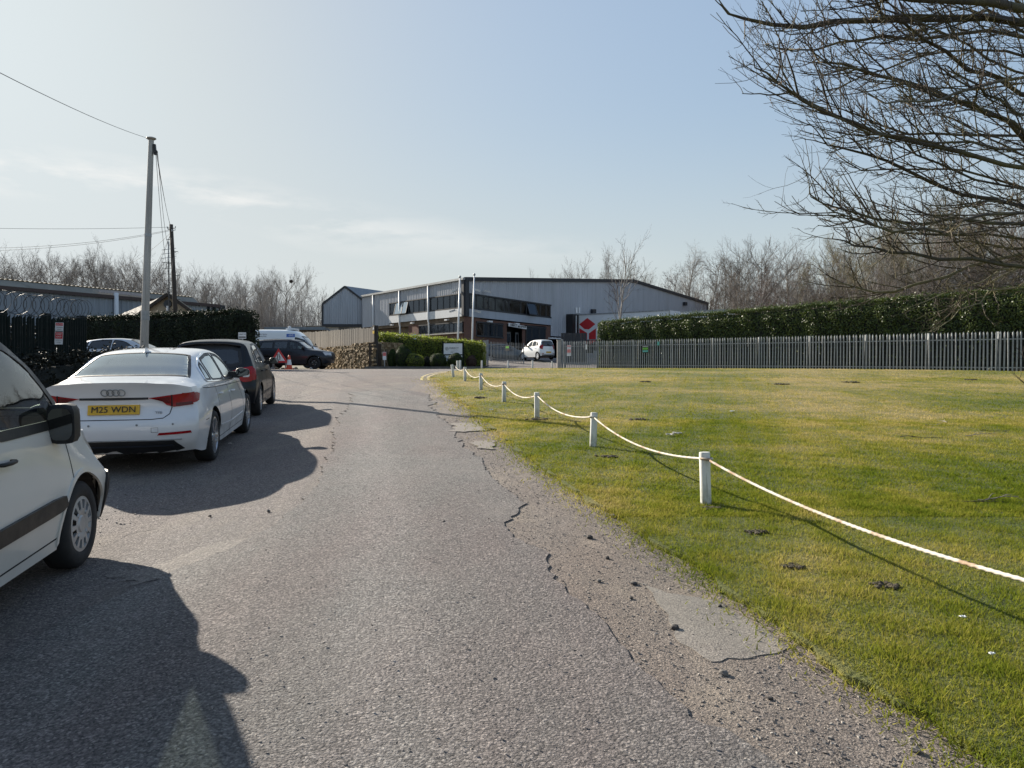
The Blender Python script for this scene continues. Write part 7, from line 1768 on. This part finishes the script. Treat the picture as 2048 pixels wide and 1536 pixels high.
for i, a in enumerate(tops_[2:]):
    kn = MB().lathe([(.048, -.010), (.060, -.004), (.060, .006), (.048, .012)], 14, a); o = kn.build('rope_binding', M['rope'], None, smooth=True); tag(o, 'rope turned once round ' + ROPE[i][1], 'rope')
FAR = [((915, 749), 33, 20, 'white post just behind the leaning one at the tip of the lawn'), ((920.5, 744.5), 39, 17, 'thin white post right of the leaning one at the tip of the lawn'), ((963.7, 740), 43, 16, 'white post in front of the red entrance notice'), ((1016, 737.6), 45, 15.5, 'white post in front of the open gate'), ((1065, 735.5), 46.2, 16, 'white post in front of the bright white hatchback'), ((1104, 735.5), 46.8, 14, 'white post with a knotted rope end left of the long grey fence')]
ft = []
for (px_, py_), Y, hpx, lab in FAR:
    x, y = XY(px_, Y); h_ = hpx / F * Y + .04; white_post((x, Y, gz(Y) + .0), h_, .05, lab); ft.append(Vector((x, Y, gz(Y) + h_ - .06)))
a, b = ft[4], ft[5]
o = MB().tube([a.lerp(b, t) - Vector((0, 0, .04 * 4 * t * (1 - t))) for t in np.linspace(0, 1, 8)] + [b + Vector((.15, 0, -.05)), b + Vector((.25, 0, -.25))], .016, 5).build('rope', M['rope']); tag(o, 'dark rope between the two far white posts by the entrance', 'rope')
# ------------------------------------------------------------------ road works sign and cone
rs = thing('road_works_sign', 'red and white triangular road narrows sign leaning in front of the dark car', 'sign', (*XY(559, 40), gz(40)))
RW = Wall(*XY(559, 40), (1, .1)); ro_ = -Vector(rs.location)
tri = lambda s, o: [RW.px(559 + (x - 559) * s, 715.5 + (y - 715.5) * s, o) + ro_ for x, y in ((541.5, 724.5), (576, 725), (557, 697.5))]
MB().prism(tri(1.06, 0), RW.n * .03).build('board', M['sign_red'], rs); MB().prism(tri(.66, .032), RW.n * .006).build('panel', M['white'], rs)
m = MB()
for pl in ([(554.5, 720), (556, 720), (556, 708), (554.5, 708)], [(559.5, 720), (561, 720), (561, 714), (559.2, 711), (559.2, 707.5), (557.8, 707.5), (557.8, 711.5), (559.5, 714.5)]): m.prism([RW.px(x, y, .04) + ro_ for x, y in pl], RW.n * .004)
m.build('symbol', M['plate_black'], rs)
m = MB()
for x in (546, 571): m.bar(RW.px(x, 724, -.02) + ro_, RW.px(x, 741, -.02) + ro_, .05); m.bar(RW.px(x, 718, -.04) + ro_, Vector(RW.px(x, 741, -.6) + ro_), .04)
m.build('frame', M['galv_dark'], rs)
cn_ = thing('traffic_cone', 'orange red traffic cone with a white sleeve standing by the dark car', 'cone', (*XY(578.5, 39.3), gz(39.3)))
MB().box((0, 0, .03), (.40, .40, .06)).build('base', M['cone_red'], cn_)
MB().lathe([(.155, .06), (.128, .24)], 16).build('lower_cone', M['cone_red'], cn_, smooth=True); MB().lathe([(.130, .24), (.082, .52)], 16).build('reflective_sleeve', M['white'], cn_, smooth=True); MB().lathe([(.082, .52), (.045, .74), (.03, .75), (0, .75)], 16).build('upper_cone', M['cone_red'], cn_, smooth=True)
# rubble by the sign, litter on the lawn, stones on the road
def rock(p, s, mat, name='stone', seed=0):
    rr = random.Random(seed); bm = bmesh.new(); bmesh.ops.create_icosphere(bm, subdivisions=2, radius=1)
    k = [rr.uniform(.6, 1.1) for _ in range(3)]
    for v in bm.verts:
        n_ = 1 + .35 * mnoise.noise(v.co * 1.3 + Vector((seed * 3.1, 0, 0))); v.co = Vector((v.co.x * k[0], v.co.y * k[1], v.co.z * k[2] * .75)) * n_ * s
    me = bpy.data.meshes.new(name); bm.to_mesh(me); bm.free(); o = link_mesh(name, me, mat); o.location = Vector(p) + Vector((0, 0, s * .35)); o.rotation_euler = (0, 0, rr.uniform(0, 6)); return o
for i, (px_, py_, s) in enumerate(((1226, 1036, .028), (1180, 1079, .024), (1268, 1171, .020), (1198, 1166, .019), (1440, 1217, .018), (1350, 1261, .022), (1447, 1352, .020), (888, 1047, .017), (1540, 1402, .014), (1832, 1508, .022), (1262, 1200, .014), (1215, 1120, .016), (537, 1025, .018), (420, 1035, .014))):
    g = G(px_, py_); o = rock((g.x, g.y, gz(g.y, g.x) + .008), s, M['stone_dark'] if i % 3 else M['stone_loose'], seed=i)
    if i in (0,): lab, gr_ = 'dark loose stone on the verge just left of the nearest white post', None
    elif i == 7: lab, gr_ = 'single dark stone in the middle of the road', None
    elif i == 9: lab, gr_ = 'dark stone at the lawn edge in the bottom right corner', None
    else: lab, gr_ = 'small loose stone lying on the rough edge of the road', 'loose stones on the road'
    tag(o, lab, 'stone', gr_)
for i, (x, Y, s) in enumerate(((545, 42, .13), (552, 42.3, .16), (588, 41.5, .10), (592, 41.8, .15), (622, 41.6, .10), (566, 42, .12))):
    o = rock((*XY(x, Y), gz(Y)), s, M['stone'] if i % 2 else M['concrete'], 'rubble', 40 + i); tag(o, 'lump of rubble on the ground between the road sign and the dark car', 'rubble', 'rubble by the dark car')
rng = np.random.default_rng(12)
def gravel(n, y0, y1, xa, xb, s0, s1, zoff, seed):
    rng = np.random.default_rng(seed); y = y0 + (y1 - y0) * rng.random(n) ** 1.6; u = rng.random(n); x = xa(y) + (xb(y) - xa(y)) * u; z = gzn(x, y) + zoff
    s = (s0 + (s1 - s0) * rng.random(n) ** 4)[:, None]; c = np.c_[x, y, z]; base = np.array([(i, j, k) for k in (-.4, .55) for i, j in ((-1, -1), (1, -1), (1, 1), (-1, 1))], float); base[4:, :2] *= .7; a = rng.uniform(0, 6.28, n); ca, sa = np.cos(a), np.sin(a)
    v = base[None] * (s * rng.uniform(.45, .95, (n, 3)))[:, None, :] + rng.normal(0, .16, (n, 8, 3)) * s[:, None]; v = np.stack([v[..., 0] * ca[:, None] - v[..., 1] * sa[:, None], v[..., 0] * sa[:, None] + v[..., 1] * ca[:, None], v[..., 2]], -1) + c[:, None]
    f = np.array([(4, 5, 6, 7), (0, 1, 5, 4), (1, 2, 6, 5), (2, 3, 7, 6), (3, 0, 4, 7)]); return v[:, f].reshape(-1, 3)
edge_x = lambda y: np.interp(y, [p[1] for p in LAWN_EDGE[::-1]], [p[0] for p in LAWN_EDGE[::-1]])
tarx = lambda y: np.interp(y, sorted(p[1] for p in TAR_R), [p[0] for p in sorted(TAR_R, key=lambda q: q[1])])
gv = np.concatenate([gravel(10000, 2, 14, lambda y: tarx(y) - .1, lambda y: edge_x(y) + .06, .0026, .009, .008, 1), gravel(2600, 2, 16, lambda y: tarx(y) - 2.6, lambda y: tarx(y) - .1, .003, .008, .032, 2), gravel(5000, 3, 20, lambda y: -5.5 - .2 * y, lambda y: -2.2 - .2 * y * .8, .004, .012, .004, 3)])
tag(link_mesh('loose_gravel', fast_mesh('loose_gravel', gv, 4), M['chips']), kind='stuff')
def sheet_litter(px_, py_, w, label, mat, seed, name='litter', cat='litter'):
    g = G(px_, py_); rr = random.Random(seed); bm = bmesh.new(); bmesh.ops.create_grid(bm, x_segments=5, y_segments=4, size=.5)
    for v in bm.verts: v.co = Vector((v.co.x * w * rr.uniform(.85, 1.1), v.co.y * w * .6 * rr.uniform(.8, 1.1), .02 + w * .22 * rr.random()))
    r = bmesh.ops.extrude_face_region(bm, geom=bm.faces[:]); 
    for v in r['geom']:
        if isinstance(v, bmesh.types.BMVert): v.co.z += .004
    me = bpy.data.meshes.new(name); bm.to_mesh(me); bm.free(); o = link_mesh(name, me, mat); o.location = (g.x, g.y, gz(g.y, g.x) + (.045 if g.x > -2 else 0)); o.rotation_euler = (0, 0, rr.uniform(-.4, .4)); tag(o, label, cat)
sheet_litter(1340, 879, .12, 'crumpled white paper on the lawn, left piece of two beside each other', M['paper'], 1); sheet_litter(1354, 877, .13, 'crumpled beige paper on the lawn, right piece of two beside each other', M['paper'], 2)
sheet_litter(1464, 830, .08, 'small white wrapper on the lawn towards the far side', M['white'], 3); sheet_litter(983, 827, .07, 'white scrap at the lawn edge below the fifth rope post', M['white'], 4); sheet_litter(1925, 1260, .028, 'tiny white scrap on the grass in the lower right', M['white'], 5); sheet_litter(1983, 1337, .026, 'small white scrap on the grass near the bottom right corner', M['white'], 6)
sheet_litter(1600, 813, .05, 'yellowish scrap far out on the lawn', M['paper'], 7); sheet_litter(460, 890, .05, 'pale scrap on the road beside the rear wheel of the white saloon', M['paper'], 9)
rg = np.random.default_rng(21)
for i, (px_, py_, L_, a) in enumerate(((1850, 856, .5, .2), (1800, 882, .7, -.1), (1930, 880, .45, .1), (1900, 1015, .5, .1), (1955, 1013, .35, -.4), (1960, 868, .5, .5), (1893, 852, .3, 1.3), (1530, 860, .3, .1))):
    g = G(px_, py_); p = grow(np.array([[g.x, g.y, gz(g.y) + .06]]), np.array([[math.cos(a), math.sin(a) * .6, 0]]), np.array([L_]), 8, .14, (0, 0, 0), rg); p[..., 2] = np.clip(p[..., 2], gz(g.y) + .05, gz(g.y) + .10); r = .006 * np.linspace(1, .4, 8)[None]
    b = spawn(p, r, 4, .2, .9, 35, .35, 4, .1, (0, 0, 0), rg, .0035, .3); b[0][..., 2] = np.clip(b[0][..., 2], gz(g.y) + .05, gz(g.y) + .12); V, Q = tubes([(p, r), b], 4)
    tag(link_mesh('twig', quad_mesh('twig', V, Q), M['near_twig'] if i % 2 else M['twig_grey']), 'fallen bare twig lying on the lawn under the overhanging tree', 'twig', 'fallen twigs on the lawn')
MH = [(1580, 1148), (1770, 1188), (1510, 1078), (1220, 922), (1280, 845), (1290, 767), (1330, 752), (1480, 764), (1560, 772), (1830, 755), (1940, 763), (1985, 760), (1700, 768), (1425, 1028), (960, 800), (1075, 845)]
for i, (px_, py_) in enumerate(MH):
    if i in (6, 7, 9, 11): continue
    g = G(px_, py_); r_ = .085 if g.y < 8 else .05 + .008 * g.y; rr = random.Random(i); bm = bmesh.new()
    for q in range(26):
        s_ = r_ * rr.uniform(.10, .30); dx, dy = rr.gauss(0, .30) * r_ * 1.5, rr.gauss(0, .30) * r_
        for v in bmesh.ops.create_icosphere(bm, subdivisions=1, radius=1)['verts']: v.co = Vector((v.co.x * s_ * rr.uniform(.7, 1.2) + dx, v.co.y * s_ * rr.uniform(.7, 1.2) + dy, max(-.02, v.co.z * min(.035, s_ * .6) * rr.uniform(.6, 1.3) + .004)))
    me = bpy.data.meshes.new('molehill'); bm.to_mesh(me); bm.free(); o = link_mesh('molehill', me, M['soil']); o.location = (g.x, g.y, gz(g.y) + .05)
    tag(o, ('dark heap of soil on the lawn ' + ('', '', 'just left of the second post and road edge', 'beside the second white post', 'behind the third white post', 'far out before the grey fence, ' + 'leftmost', '', '', 'far out before the grey fence, second from right', '', 'far out before the grey fence, rightmost', '', 'far out in the middle before the grey fence', 'at the foot of the nearest post', 'at the foot of the fifth post', 'at the foot of the third post')[i]) if i > 1 else ['ragged dark soil heap between the rope and the road edge', 'larger ragged dark soil heap below the rope at the right'][i], 'molehill', 'dark soil heaps on the lawn' if i > 1 else None)
